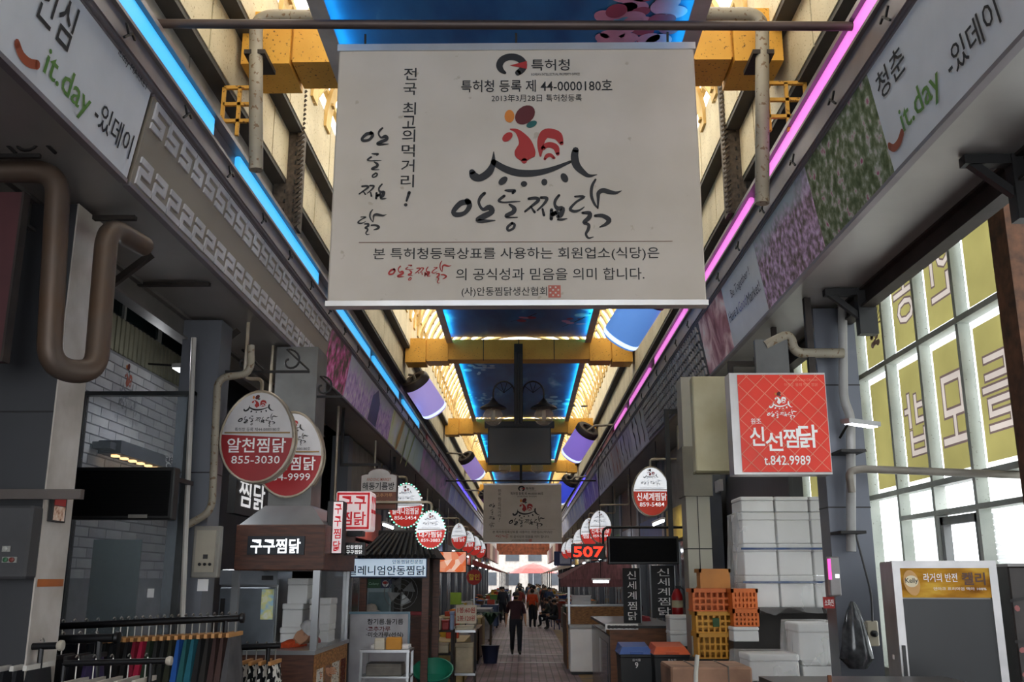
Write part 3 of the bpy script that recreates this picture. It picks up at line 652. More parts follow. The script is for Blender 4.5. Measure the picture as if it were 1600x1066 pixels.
# ================================================================== HANGING THINGS OVER THE STREET
# large white signboard
BOARD = speckle('board_cream', 'c2b8ab', 'a99d8c', .71, 11, .55, low='b6ac9d')
ALU = mat('aluminium', 'c9c7c6', .3, .7, .1)
def signboard(Y, bx, label, name='hanging_signboard'):
    """bx: px box of the face (left, top, right, bottom) used to size it at depth Y"""
    a = atY(bx[0], bx[3], Y); c = atY(bx[2], bx[1], Y); t = thing(name, label, 'sign', ((a.x + c.x) / 2, Y, a.z))
    x0, x1, z0, z1 = a.x, c.x, a.z, c.z
    part('face_sheet', MB().box((x0, Y, z0), (x1, Y + .07, z1), .01), BOARD, t)
    part('edge_trim', MB().box((x0 - .01, Y - .012, z1 - .02), (x1 + .01, Y + .08, z1 + .03)), ALU, t); part('edge_trim', MB().box((x0 - .01, Y - .012, z0 - .03), (x1 + .01, Y + .08, z0 + .005)), ALU, t)
    s = Sheet((x0, Y - .001, z0), (1, 0, 0)); W = x1 - x0; Hh = z1 - z0
    # layout measured on the near board: fractions of its 567 x 398 px face
    U = lambda px: (px - 509) / 577 * W; V = lambda py: (472 - py) / 399 * Hh
    k = W / 577
    cx, cy = U(790), V(103)
    s.stroke([(cx + 19.5 * k * math.cos(q), cy + 14.5 * k * math.sin(q) * 1.08, wd * k) for q, wd in [(-2.15, 5), (-2.6, 9), (math.pi, 11), (2.5, 12), (1.9, 12), (1.3, 12), (.7, 12), (.1, 12), (-.5, 11), (-1.0, 10)]], INK)
    s.layer = 1; s.poly([(U(787), V(103)), (U(815), V(109)), (U(815), V(96))], INKRED); s.layer = 0
    FM = lambda t_, x0_, y0_, x1_, y1_, m, bd=0.0: s.fitm(t_, U(x0_), V(y1_), U(x1_), V(y0_), m, bd)
    FM('특허청', 822, 93, 884, 112, INK, .02); FM('KOREAN INTELLECTUAL PROPERTY OFFICE', 822, 116, 900, 120, INK)
    FM('특허청 등록 제 44-0000180호', 709, 127, 952, 147, INK, .022); FM('2013年3月28日 특허청등록', 758, 151, 903, 163, INK, .004)
    s.g += 1; rooster(s, U(724), V(299), U(924), V(168), INK, INKRED); s.g += 1
    calligraphy(s, U(697), V(381), U(963), V(288), INK); s.g += 1
    calli_vertical(s, U(573), V(376), V(203), 46 * k, INK)
    for i, ch in enumerate('전국최고의먹거리'):
        y = [106, 131, 163, 185, 207, 231, 255, 279][i]; FM(ch, 616, y, 637, y + 20, INK, .012)
    s.stroke([(U(630), V(307), .022), (U(626), V(320), .012)], INK); s.ell(U(625), V(326), .012, .012, INK)
    s.rect(U(554), V(384), U(1038), V(383), mat('rule_brown', '7d5a4c', .6))
    FM('본 특허청등록상표를 사용하는 회원업소(식당)은', 577, 392, 1017, 412, INK, .01); s.g += 1
    calligraphy(s, U(601), V(446), U(698), V(412), INKRED)
    FM('의 공식성과 믿음을 의미 합니다.', 705, 423, 993, 441, INK, .01); FM('(사)안동찜닭생산협회', 714, 451, 844, 466, INK, .008)
    s.rect(U(846), V(467), U(865), V(449), mat('seal_red', 'b8604f', .6)); s.layer = 1
    for i in range(4):
        for j in range(4):
            if (i + j) % 2: s.rect(U(848 + i * 4), V(465 - j * 4), U(850.6 + i * 4), V(462.6 - j * 4), BOARD)
    s.build(t); return t, (x0, x1, z0, z1)
t, (x0, x1, z0, z1) = signboard(5.88, (511, 73, 1084, 472), 'large white signboard with a red rooster emblem, hung from a pipe')
for fx in (.07, .5, .93):
    xx = x0 + (x1 - x0) * fx
    part('hook', MB().tube([(xx, 5.92, z1 + .02), (xx, 5.92, z1 + .07), (xx, 5.91, z1 + .13)], .008, 6), DSTEEL, t)
p = atY(235, 37, 5.9); q = atY(1335, 41, 5.9)
solo('hanger_pipe', MB().tube([(p.x, 5.9, p.z), (q.x, 5.9, q.z)], .032, 10), mat('pipe_darkbrown', '564842', .5, .4), 'long brown pipe holding the large rooster signboard', 'pipe', smooth=True)
t, (x0, x1, z0, z1) = signboard(30.9, (755, 757, 877, 848), 'farther rooster signboard hung below the black screen')
mb = MB(); mb.tube([(XL + .01 + LEAN_F * max(0, z1 + .12 - ZB), 30.95, z1 + .12), (XR - .01 - LEAN_F * max(0, z1 + .12 - ZB), 30.95, z1 + .12)], .025, 8); part('hanger_bar', mb, DSTEEL, t)
for fx in (.1, .9): part('hook', MB().tube([(x0 + (x1 - x0) * fx, 30.95, z1), (x0 + (x1 - x0) * fx, 30.95, z1 + .12)], .012, 6), DSTEEL, t)

# perforated columns, bent pipes and little yellow ladders beside the first beam
PERF = mat('perforated_steel', '5a5046', .7, .3, .4, 20, .3)
for lab, px0, px1, sg in (('perforated rusty steel column rising from the blue light rail', 430, 470, -1), ('perforated rusty steel column rising from the pink light rail', 1134, 1172, 1)):
    Y = 9.6; a = atY(px0, 250, Y); c = atY(px1, 250, Y); zb = (5.63 if sg < 0 else 5.77)
    t = thing('steel_column', lab, 'column', ((a.x + c.x) / 2, Y, zb), group='perforated columns', kind='structure')
    part('column_shaft', MB().box((a.x, Y, zb), (c.x, Y + .2, 7.6)), PERF, t)
    hole = MB().box((-.008, -.004, 0), (.008, .004, .04)).mesh('perforation', BLK)
    for fx in (.45, .8):
        z = zb + .06
        while z < 7.5:
            part('perforation', hole, None, t).location = (a.x + (c.x - a.x) * fx - t.location.x, -.003, z - zb); z += .11
    e = a.x if sg > 0 else c.x; rope = MB(); z = zb
    k = 0
    while z < 7.5:
        rope.bar((e - .03, Y - .02, z), (e + .03, Y - .02, z + .05), .02, .02); z += .055
    o = part('rope_edging', rope, PERF, t); o['kind'] = 'stuff'
for lab, pts, in (('bent grey downpipe in front of the first beam above the blue rail', [(400, 266), (400, 25), (512, 26)]), ('bent grey downpipe in front of the first beam above the pink rail', [(1191, 318), (1191, 22), (1072, 22)])):
    P = [atY(px, py, 7.35) for px, py in pts]
    solo('drain_pipe', MB().tube(bend(P, .16, 6), .058, 12), PIPEG, lab, 'pipe', 'bent grey downpipes', smooth=True)
for px, nm in ((400, 'blue'), (1191, 'pink')):
    p = atY(px, 85, 7.35); solo('pipe_clamp', MB().box((p.x - .09, 7.3, p.z - .02), (p.x + .09, 7.66, p.z + .02)), DSTEEL, 'steel clamp fixing the bent downpipe to the first beam, ' + nm + ' rail side', 'clamp', 'downpipe clamps')
LAD = speckle('ladder_yellow', 'd19a3a', '7a5020', .64, 30, .7)
for lab, x, zc_ in (('small yellow grid bracket over the sky-blue light strips', (345, 400, 137, 212), -1), ('small yellow grid bracket over the pink light strips', (1203, 1257, 130, 205), 1)):
    Y = 7.5; a = atY(x[0], x[3], Y); c = atY(x[1], x[2], Y); t = thing('grid_bracket', lab, 'bracket', (a.x, Y, a.z), group='yellow grid brackets')
    for f in (0, .5, 1): part('upright', MB().bar((a.x + (c.x - a.x) * f, Y, a.z), (a.x + (c.x - a.x) * f, Y, c.z), .03, .03), LAD, t)
    for f in (.3, .65, 1): part('rung', MB().bar((a.x, Y, a.z + (c.z - a.z) * f), (c.x, Y, a.z + (c.z - a.z) * f), .03, .03), LAD, t)

# tilted cylinder lanterns
def cylmat():
    m = bpy.data.materials.new('lantern_shade'); m.use_nodes = True; N = m.node_tree.nodes; L = m.node_tree.links; b = N['Principled BSDF']; b.inputs['Roughness'].default_value = .25
    return m
def lantern(px, py, Y, sg, dia, ln, colA, label, st=.8):
    c = atY(px, py, Y); t = thing('cylinder_lantern', label, 'lantern', c, group='tilted cylinder lanterns')
    ax = Vector((-sg * .42, .45, -.62)).normalized(); M = ax.to_track_quat('Z', 'Y').to_matrix().to_4x4(); r = dia / 2
    part('shade', MB().lathe([(r * .98, 0), (r, .02), (r, ln * .55), (r, ln - .05), (r * .93, ln), (r * .5, ln + .01), (.01, ln + .01)], 24, M), glow('lantern_' + colA, colA, st), t, True, True)
    part('rim_glow', MB().lathe([(r * 1.01, ln - .09), (r * 1.015, ln - .07), (r * 1.015, ln - .05), (r * 1.0, ln - .03)], 24, M), glow('lantern_rim', 'cfe0ff', 2.0), t, True, True)
    part('collar', MB().lathe([(r * .55, -.02), (r * .6, -.1), (r * .95, -.1), (r * 1.06, -.06), (r * 1.06, .06), (r, .07), (r * .9, .0)], 24, M), mat('lantern_collar', '4d4440', .5, .3), t, True, True)
    part('socket', MB().lathe([(r * .56, -.03), (r * .5, .0), (.01, .02)], 16, M), BLK, t, True, True)
    wx = (XL + .1 if sg < 0 else XR - .1) - c.x
    part('arm', MB().tube([(0, 0, .0), (wx * .3, -.02, .14), (wx, 0, .16)], .03, 8), PIPEG, t, True, True)
lantern(650, 597, 20.4, -1, .58, .82, 'b4a4ea', 'violet cylinder lantern hanging from the blue rail beside the second beam')
lantern(729, 716, 31.0, -1, .52, .8, 'a890d8', 'smaller violet cylinder lantern before the second signboard, dim fascia side')
lantern(917, 674, 24.6, 1, .58, .85, '9a80ea', 'blue and purple cylinder lantern by the calligraphy boards')
lantern(1012, 462, 13.2, 1, .56, .8, '6aa0f0', 'pale blue cylinder lantern just under the large signboard edge')
lantern(890, 752, 34.5, 1, .56, .9, '4a5cf0', 'blue cylinder lantern beside the second signboard')
lantern(757, 772, 40.0, -1, .5, .8, '6a3a70', 'dark plum cylinder lantern behind the second signboard', .3)

# twin globe lamp pole and screen
Y = 19.5; tp = atY(810, 552, Y); bt = atY(810, 655, Y)
t = thing('globe_lamp', 'black pole with two glass globe lamps below the second beam', 'lamp', (tp.x, Y, bt.z), group='twin globe lamps')
IRON = mat('wrought_iron', '201d1c', .5, .4)
part('pole', MB().box((tp.x - .09, Y - .06, bt.z - .1), (tp.x - .02, Y + .0, tp.z), .01).box((tp.x + .02, Y - .06, bt.z - .1), (tp.x + .09, Y + .0, tp.z), .01).box((tp.x - .02, Y - .05, bt.z - .1), (tp.x + .02, Y - .01, tp.z)), IRON, t)
part('beam_mount', MB().box((tp.x - .09, Y - .05, 6.55), (tp.x + .09, 19.81, 6.75)), IRON, t); part('pole_head', MB().box((tp.x - .09, Y - .06, tp.z), (tp.x + .09, Y, 6.75)), IRON, t)
for sg in (-1, 1):
    gx = tp.x + sg * .52; gz = atY(810, 642, Y).z; ah = atY(810, 598, Y).z
    cxx = tp.x + sg * .3
    part('arm', MB().tube([(tp.x + sg * .08, Y - .03, ah - .22)] + [(cxx - sg * .22 * math.cos(q), Y - .03, ah - .22 + .24 * math.sin(q)) for q in [math.pi * i / 10 for i in range(11)]] + [(gx, Y - .03, gz + .2)], .018, 6), IRON, t)
    for q in range(1, 5):
        a = math.pi * q / 5; part('fan_spoke', MB().tube([(cxx, Y - .03, ah - .22), (cxx - .22 * math.cos(a), Y - .03, ah - .22 + .24 * math.sin(a))], .008, 5), IRON, t)
    part('cap', MB().lathe([(.28, 0), (.26, .03), (.12, .1), (.05, .18), (.02, .22)], 18, Matrix.Translation((gx, Y - .03, gz + .04))), IRON, t, True)
    part('globe', MB().sphere((gx, Y - .03, gz - .12), .2, 18, 12), glass_mat('globe_glass', 'b8a890', .55), t, True)
    part('bulb', MB().tube([(gx, Y - .03, gz), (gx, Y - .03, gz - .2)], .04, 8), mat('bulb_white', 'd8d0c0', .4), t, True)
Y = 24.0; a = atY(762, 724, Y); c = atY(861, 668, Y)
t = thing('hanging_screen', 'large black switched-off screen hanging over the street', 'screen', ((a.x + c.x) / 2, Y, a.z))
part('screen_glass', MB().box((a.x + .03, Y - .02, a.z), (c.x - .03, Y + .02, c.z)), mat('screen_black', '0f0f10', .25), t)
part('screen_case', MB().box((a.x, Y + .02, a.z - .03), (c.x, Y + .14, c.z)), BLK, t)
part('hood', MB().box((a.x - .08, Y - .12, c.z), (c.x + .08, Y + .16, c.z + .14)), BLK, t)
part('hanger', MB().box(((a.x + c.x) / 2 - .06, Y + .03, c.z + .1), ((a.x + c.x) / 2 + .06, Y + .13, 6.98)), BLK, t)
g2 = thing('globe_lamp', 'farther pair of clear globe lamps peeking out under the black screen', 'lamp', (0, 29.9, 4.6), group='twin globe lamps')
for px in (789, 839):
    gp = atY(px, 731, 29.9); part('globe', MB().sphere(gp, .19, 14, 10), glass_mat('globe_glass', '', .6), g2, True)
    part('cap', MB().lathe([(.2, 0), (.1, .09), (.03, .15)], 14, Matrix.Translation(gp + Vector((0, 0, .13)))), IRON, g2, True)
    part('arm', MB().tube(bend([gp + Vector((0, 0, .25)), gp + Vector((0, 0, .4)), (atY(814, 700, 29.9).x, 29.9, gp.z + .4)], .1), .018, 6), IRON, g2, True)
pp = atY(814, 755, 29.9); part('pole', MB().box((pp.x - .04, 29.86, pp.z), (pp.x + .04, 29.94, 6.5)), IRON, g2)

# far roof: rows of ring lights and a dark gantry
for sg, gl in ((-1, 'white ring light in the row over the dim shops'), (1, 'white ring light in the row over the sunlit shops')):
    for k in range(6):
        y = 54 + k * 4.5; x = XC + sg * 1.35
        solo('ring_light', MB().tube([(x, y, 5.9), (x, y, 8.85)], .012, 5).tube([(x + .3 * math.cos(q), y, 5.6 + .3 * math.sin(q)) for q in [2 * math.pi * i / 16 for i in range(17)]], .06, 6), glow('ring_white', 'e8f0ff', 3.0), gl, 'light', 'ring lights on the dim side' if sg < 0 else 'ring lights on the sunlit side', smooth=True)
g = thing('gantry', 'dark steel gantry hanging over the far end of the street', 'gantry', (XC, 57, 4.6))
part('gantry_box', MB().box((XC - .8, 57, 4.6), (XC + .8, 60, 9.2)), DSTEEL, g); part('gantry_lip', MB().box((XC - 1.1, 56.9, 5.6), (XC + 1.1, 57, 6.4)), BLK, g)
b = thing('street_banner', 'orange-brown lettered banner across the far end of the street', 'banner', (XC, 92, 3.6))
part('banner_sheet', MB().box((XC - 2.5, 92, 4.15), (XC + 2.5, 92.06, 5.2)), mat('banner_brown', '8c4a30', .6, var=.4, scale=4), b)
# ================================================================== PEOPLE
SKIN = mat('skin', 'b98a6c', .55, var=.06)
def person(label, loc, rz=0.0, h=1.66, pose=None, top='402028', legs='1c1e26', shoes='15120f', hair='1a1412', sleeve=False, hat=None, group=None, apron=None, mask=False, seated=False, brim=False):
    P = {'pel': (0, 0, .94), 'spi': (0, .01, 1.12), 'che': (0, .0, 1.32), 'nec': (0, 0, 1.45), 'hea': (0, -.012, 1.535), 'top': (0, -.018, 1.615),
         'hipL': (-.095, 0, .9), 'kneL': (-.1, -.02, .49), 'ankL': (-.1, .02, .09), 'toeL': (-.11, -.15, .035),
         'hipR': (.095, 0, .9), 'kneR': (.1, -.02, .49), 'ankR': (.1, .02, .09), 'toeR': (.11, -.15, .035),
         'shoL': (-.175, 0, 1.385), 'elbL': (-.235, .02, 1.11), 'wriL': (-.25, -.04, .87), 'palL': (-.25, -.055, .80),
         'shoR': (.175, 0, 1.385), 'elbR': (.235, .02, 1.11), 'wriR': (.25, -.04, .87), 'palR': (.25, -.055, .80)}
    if pose: P.update(pose)
    R = {'pel': (.18, .135), 'spi': (.165, .125), 'che': (.185, .135), 'nec': (.056, .056), 'hea': (.076, .09), 'top': (.07, .088), 'hip': (.12, .12), 'kne': (.08, .08), 'ank': (.06, .06), 'toe': (.04, .03),
         'sho': (.08, .08), 'elb': (.056, .056), 'wri': (.031, .031), 'pal': (.042, .022)}
    B = [('pel', 'spi'), ('spi', 'che'), ('che', 'nec'), ('nec', 'hea'), ('hea', 'top')]
    for q in 'LR': B += [('pel', 'hip' + q), ('hip' + q, 'kne' + q), ('kne' + q, 'ank' + q), ('ank' + q, 'toe' + q), ('che', 'sho' + q), ('sho' + q, 'elb' + q), ('elb' + q, 'wri' + q), ('wri' + q, 'pal' + q)]
    ks = list(P); me = bpy.data.meshes.new('sk'); me.from_pydata([P[k] for k in ks], [(ks.index(a), ks.index(b)) for a, b in B], [])
    o = bpy.data.objects.new('sk', me); TMP.collection.objects.link(o)
    sk = o.modifiers.new('s', 'SKIN'); sk.use_smooth_shade = True
    for i, k in enumerate(ks): me.skin_vertices[0].data[i].radius = R.get(k, R.get(k[:3])); me.skin_vertices[0].data[i].use_root = (k == 'pel')
    sb = o.modifiers.new('u', 'SUBSURF'); sb.levels = 1
    TMP.view_layers[0].update(); ev = bpy.data.meshes.new_from_object(o.evaluated_get(TMP.view_layers[0].depsgraph))
    vs = [tuple(v.co) for v in ev.vertices]; fs = [list(p.vertices) for p in ev.polygons]
    bpy.data.objects.remove(o); bpy.data.meshes.remove(me); bpy.data.meshes.remove(ev)
    mb = MB(); mb.v = vs; mb.f = fs
    def dseg(p, a, b):
        d = b - a; t = max(0, min(1, (p - a).dot(d) / max(1e-9, d.length_squared))); return (p - a - d * t).length
    V = {k: Vector(P[k]) for k in P}; zone = {}
    for a, b in B:
        k = a[:3] + b[:3]
        zone[(a, b)] = {'hipkne': 1, 'kneank': 1, 'pelhip': 1, 'anktoe': 2, 'necHea': 3, 'nechea': 3, 'heatop': 3, 'elbwri': 0 if sleeve else 3, 'wripal': 3}.get(k, 0)
    for f in fs:
        c = sum((Vector(vs[i]) for i in f), Vector()) / len(f)
        z = min(zone, key=lambda ab: dseg(c, V[ab[0]], V[ab[1]])); m = zone[z]
        if z == ('pel', 'spi') and c.z < V['pel'].z + .03: m = 1
        mb.mi.append(m)
    mb.cur = 3
    for q in 'LR':   # fingers rooted in the palm
        w_, p_ = V['wri' + q], V['pal' + q]; d = (p_ - w_).normalized(); sd = d.cross(Vector((1, 0, 0)) if abs(d.x) < .8 else Vector((0, 0, 1))).normalized(); inn = d.cross(sd).normalized() * (1 if q == 'L' else -1)
        for i, ln in enumerate((.062, .072, .068, .052)):
            b0 = p_ + sd * (i - 1.5) * .019; mb.tube([b0, b0 + d * ln * .55 + inn * .004, b0 + d * ln + inn * .022], [.0095, .009, .007], 6)
        b0 = w_ + d * .03 + sd * -.03; mb.tube([b0, b0 + d * .03 - sd * .022, b0 + d * .058 - sd * .024 + inn * .012], [.011, .01, .008], 6)
    hd = V['top'] * .55 + V['hea'] * .45; up = (V['top'] - V['hea']).normalized(); fw = Vector((0, -1, 0)); fw = (fw - up * fw.dot(up)).normalized(); sd = fw.cross(up)
    if pose and 'face' in pose: fw = Vector(pose['face']).normalized(); sd = fw.cross(up).normalized()
    mb.tube([hd + fw * .085 + up * .02, hd + fw * .108 - up * .012], [.008, .014], 6)                # nose
    for q in (-1, 1): mb.sphere(hd + sd * q * .083, .02, 6, 4, .5, .7, 1.3)                         # ears
    mb.cur = 4
    for q in (-1, 1): mb.sphere(hd + sd * q * .033 + fw * .083 + up * .022, .011, 6, 4)             # eyes
    mb.tube([hd + sd * -.025 + fw * .086 - up * .045, hd + fw * .092 - up * .047, hd + sd * .025 + fw * .086 - up * .045], .006, 5)
    k = h / 1.70
    t = thing('person', label, 'person', loc, rz, group)
    def cm(c): return mat('cloth_' + c, c, .8, var=.15, scale=14)
    mb.v = [(x * k, y * k, z * k) for x, y, z in mb.v]
    part('body', mb, [cm(top), cm(legs), mat('shoe_' + shoes, shoes, .5), SKIN, mat('eye_dark', '2a1512', .4)], t, True, True)
    M = Matrix.Translation(hd * k) @ Matrix((sd, -fw, up)).transposed().to_4x4()
    if hair and not hat:
        hb = MB(); hb.lathe([(.094, -.035), (.1, .0), (.1, .035), (.086, .075), (.055, .103), (.004, .114)], 14, M @ Matrix.Translation((0, .014, .0)) @ Matrix.Rotation(-.35, 4, 'X') @ Matrix.Scale(k, 4), .92, 1.08)
        part('hair', hb, mat('hair_' + hair, hair, .7, var=.3, scale=40), t, True, True)
    if hat:
        hb = MB(); hb.lathe([(.106, .02), (.107, .05), (.095, .09), (.06, .122), (.004, .132)], 16, M @ Matrix.Scale(k, 4), .95, 1.1)
        o = part('cap', hb, cm(hat), t, True, True)
        if brim == 'all': bb = MB().lathe([(.1, .03), (.165, .005), (.168, .0), (.1, .02)], 18, M @ Matrix.Scale(k, 4))
        else: bb = MB().lathe([(.02, .03), (.09, .028), (.092, .022), (.02, .022)], 14, M @ Matrix.Translation((0, -.09 * k, .0)) @ Matrix.Scale(k, 4), .95, 1.0)
        part('brim', bb, cm(brim if brim and brim != 'all' else hat), o, True, True)
    if mask: part('face_mask', MB().lathe([(.03, -.058), (.062, -.04), (.066, -.012), (.05, .0), (.02, .005)], 12, M @ Matrix.Translation((0, -.048 * k, -.01 * k)) @ Matrix.Scale(k, 4), 1, .9), cm('17171b'), t, True, True)
    if apron:
        ab = MB()
        for i in range(6):
            z0, z1 = .62 + i * .125, .62 + (i + 1) * .125
            ab.add([(-.17 * k, -.125 * k, z0 * k), (.17 * k, -.125 * k, z0 * k), (.17 * k, -.13 * k, z1 * k), (-.17 * k, -.13 * k, z1 * k), (-.17 * k, -.138 * k, z0 * k), (.17 * k, -.138 * k, z0 * k), (.17 * k, -.143 * k, z1 * k), (-.17 * k, -.143 * k, z1 * k)],
                   [(4, 5, 6, 7), (3, 2, 1, 0), (0, 4, 7, 3), (1, 2, 6, 5)])
        part('apron', ab, mat('apron_' + apron, apron, .8, var=.5, scale=22), t, False, True)
    return t
WALK = {'kneL': (-.1, -.1, .5), 'ankL': (-.1, .1, .14), 'toeL': (-.1, -.02, .03), 'kneR': (.1, -.12, .52), 'ankR': (.09, -.2, .1), 'toeR': (.1, -.37, .06), 'elbL': (-.25, .1, 1.13), 'wriL': (-.27, .05, .88), 'palL': (-.27, .03, .81), 'elbR': (.25, .0, 1.1), 'wriR': (.26, -.16, .9), 'palR': (.26, -.2, .84)}
SIT = {'pel': (0, 0, .5), 'spi': (0, -.02, .68), 'che': (0, -.05, .88), 'nec': (0, -.08, 1.01), 'hea': (0, -.11, 1.09), 'top': (0, -.13, 1.17), 'hipL': (-.1, -.02, .48), 'kneL': (-.13, -.42, .5), 'ankL': (-.13, -.38, .09), 'toeL': (-.14, -.54, .035), 'hipR': (.1, -.02, .48), 'kneR': (.13, -.42, .5), 'ankR': (.13, -.36, .09), 'toeR': (.14, -.52, .035),
       'shoL': (-.175, -.05, .945), 'elbL': (-.24, -.12, .7), 'wriL': (-.18, -.32, .62), 'palL': (-.15, -.38, .6), 'shoR': (.175, -.05, .945), 'elbR': (.24, -.12, .7), 'wriR': (.18, -.32, .62), 'palR': (.15, -.38, .6)}
LEAN = {'spi': (0, -.05, 1.12), 'che': (0, -.16, 1.29), 'nec': (0, -.25, 1.38), 'hea': (0, -.32, 1.44), 'top': (0, -.37, 1.5), 'shoL': (-.175, -.18, 1.33), 'elbL': (-.24, -.26, 1.08), 'wriL': (-.18, -.48, 1.06), 'palL': (-.16, -.55, 1.06), 'shoR': (.175, -.18, 1.33), 'elbR': (.24, -.28, 1.08), 'wriR': (.16, -.5, 1.08), 'palR': (.14, -.57, 1.08)}

# ================================================================== LEFT ROW OF SHOPS
WALLG = mat('wall_dark_grey', '45464a', .6, .1, .2, 1.5); TEAL = mat('teal_dark_glass', '1c2a2c', .15, .2); CONC = mat('wall_concrete', '6a6663', .8)
o = solo('wall_left.001', MB().box((-4.6, -8, 0), (-4.36, 95, 5.4)), WALLG, 'dark set-back shop wall behind the clothes rails', 'wall', kind='structure')
part('sky_block_slab', MB().box((-4.6, -8, 5.36), (-2.75, 70, 5.46)), DARKW, o)  # unseen slab added to keep sky light out between soffit and wall
# upper shop wall: corrugated siding and dark windows
for k in range(34): part('siding_rib', MB().box((-4.36, 7.9 + k * .12, 4.34), (-4.32, 7.96 + k * .12, 4.72)), mat('siding_cream', 'a8a894', .5, .2), o)
part('siding_sheet', MB().box((-4.36, 7.9, 4.34), (-4.335, 12.0, 4.72)), MATS['siding_cream'], o)
for k in range(4):
    part('window_pane', MB().box((-4.36, 7.9 + k * 1.05, 4.75), (-4.34, 8.9 + k * 1.05, 5.3)), TEAL, o); part('window_bar', MB().box((-4.36, 8.9 + k * 1.05, 4.72), (-4.31, 8.95 + k * 1.05, 5.35)), mat('window_bar_pale', '9a9c98', .4), o)
# whitewashed brick poster wall of real bricks
BRK = [mat('brick_white_a', 'd6d8dc', .7, bump=.2), mat('brick_white_b', 'c6c8ce', .7, bump=.2)]
bw = thing('brick_wall', 'whitewashed brick shopfront with a faded rooster emblem', 'wall', (-4.3, 10, 0), kind='structure')
part('mortar_bed', MB().box((-4.33, 8.0, 1.0), (-4.305, 12.4, 4.32)), mat('mortar', '9a9ca2', .9), bw)
bme = [MB().box((0, 0, 0), (.012, .385, .085)).mesh('brick', BRK[i]) for i in (0, 1)]; r = 0
z = 2.0
while z < 4.25:
    y = 8.0 - (.2 if r % 2 else 0)
    while y < 12.3:
        if y >= 8: part('brick', bme[(r * 3 + int(y * 7)) % 2], None, bw).location = (-.005, y - 10, z)
        y += .4
    z += .1; r += 1
s = Sheet((-4.292, 0, 0), (0, 1, 0), lift=.003); FADE = mat('print_faded_grey', '9698a0', .7); FADR = mat('print_faded_red', 'b86a58', .7)
q0, q1 = s.loc(186, 617), s.loc(214, 574); rooster(s, q0[0], q0[1], q1[0], q1[1], FADE, FADR); q0, q1 = s.loc(184, 648), s.loc(217, 622); s.g += 1; calligraphy(s, q0[0], q0[1], q1[0], q1[1], FADE)
s.fit('안동찜닭 전문점', (178, 652), (214, 664), (178, 646), FADE); s.fit('SINCE', (275, 690), (289, 694), (275, 681), INK); s.build(bw)
cn = thing('shop_canopy', 'dark shop canopy with warm downlights on the white brick front', 'canopy', (-4.1, 10.5, 3.0))
a, c = atX(190, 688, -4.05), atX(292, 738, -4.05)
part('canopy_box', MB().box((-4.28, a.y, c.z - .02), (-4.05, 12.2, a.z)), mat('canopy_slate', '55585f', .5), cn); part('canopy_end', MB().box((-4.28, a.y - .14, c.z + .08), (-4.1, a.y, a.z - .1)), MATS['canopy_slate'], cn)
s = Sheet((-4.05, 0, 0), (0, 1, 0)); s.fit('안동맛집', (257, 722), (291, 733), (257, 706), WHITEP, .02); s.fit('CODE', (258, 731), (291, 741), (258, 722), WHITEP, .01); s.build(cn)
for k in range(9): part('downlight', MB().cbox((-4.16, a.y + .15 + k * .22, c.z - .03), (.06, .08, .02)), glow('warm_led', 'ffd090', 4), cn)
fl0 = thing('flood_lamp', 'flood lamp over the white brick shopfront', 'lamp', atX(283, 575, -3.95)); p = atX(283, 575, -3.95)
part('lamp_case', MB().cbox(p, (.12, .3, .05), .01), mat('lamp_grey', 'a8a8a6', .4), fl0); part('lamp_glass', MB().cbox(p + Vector((0, 0, -.03)), (.1, .26, .012)), glow('flood_white', 'f4f8ff', 7), fl0); part('lamp_arm', MB().tube([p + Vector((0, 0, .02)), (-4.34, p.y, p.z + .05)], .012, 6), IRON, fl0)
ld = bpy.data.lights.new('flood_beam', 'AREA'); ld.energy = 55; ld.size = .3; ld.color = (.95, .97, 1); lo_ = bpy.data.objects.new('flood_beam', ld); COL.objects.link(lo_); lo_.parent = fl0; lo_.location = (.1, -.9, -.05); lo_.rotation_euler = (0, -.9, 0)
# glass screen
gs = thing('glass_screen', 'tall framed glass screen between the white-edged pillar and the grey pillar', 'screen', (-3.8, 9.0, 0))
zt = atY(298, 612, 9.0).z; GF = mat('glass_frame', '4c4f50', .4, .5)
part('frame_post', MB().box((-3.2, 8.97, 0), (-3.14, 9.05, zt)), GF, gs); part('frame_top', MB().box((-4.2, 8.97, zt - .04), (-3.14, 9.05, zt)), GF, gs); part('frame_post', MB().box((-4.24, 8.97, 0), (-4.18, 9.05, zt)), GF, gs)
part('pane', MB().box((-4.18, 9.0, .05), (-3.2, 9.01, zt - .04)), glass_mat('screen_glass', 'a8b4ba', .82, .08), gs)
part('hanging_sheet', MB().box((-4.0, 9.06, 1.0), (-3.55, 9.07, 2.35)), sheet_mat('milky_sheet', '9aa6a6', .35), gs); part('notice', MB().box((-3.43, 8.99, 1.83), (-3.37, 8.995, 1.91)), WHITEP, gs)
# first pillar: dark front, white side
t = pillar(-4.34, -3.06, 6.15, 6.52, 4.5, mat('cladding_dark', '3b3c3f', .5, .2, .12, 1), 'broad dark clad pillar with a white edge behind the bent brown pipe', (3.05,))
part('white_edge', MB().box((-3.06, 6.14, 0), (-3.05, 6.53, 4.5)), mat('white_paint_worn', 'c8c2bc', .6, dirt='a89f94'), t)
for x in (-3.62,): part('panel_joint', MB().box((x, 6.146, 0), (x + .012, 6.15, 4.5)), BLK, t)
s = Sheet((-3.05, 0, 0), (0, 1, 0), lift=.003); b0, b1 = s.loc(66, 917), s.loc(100, 905); s.rect(6.16, b0[1], 6.51, b1[1], mat('tape_orange', 'b8662e', .6)); s.build(t, 'orange_tape')
a, c = atX(75, 815, -3.04), atX(101, 778, -3.04); ps = thing('poster', 'small red-headed poster in a black frame on the white pillar edge', 'poster', (-3.04, 6.3, a.z))
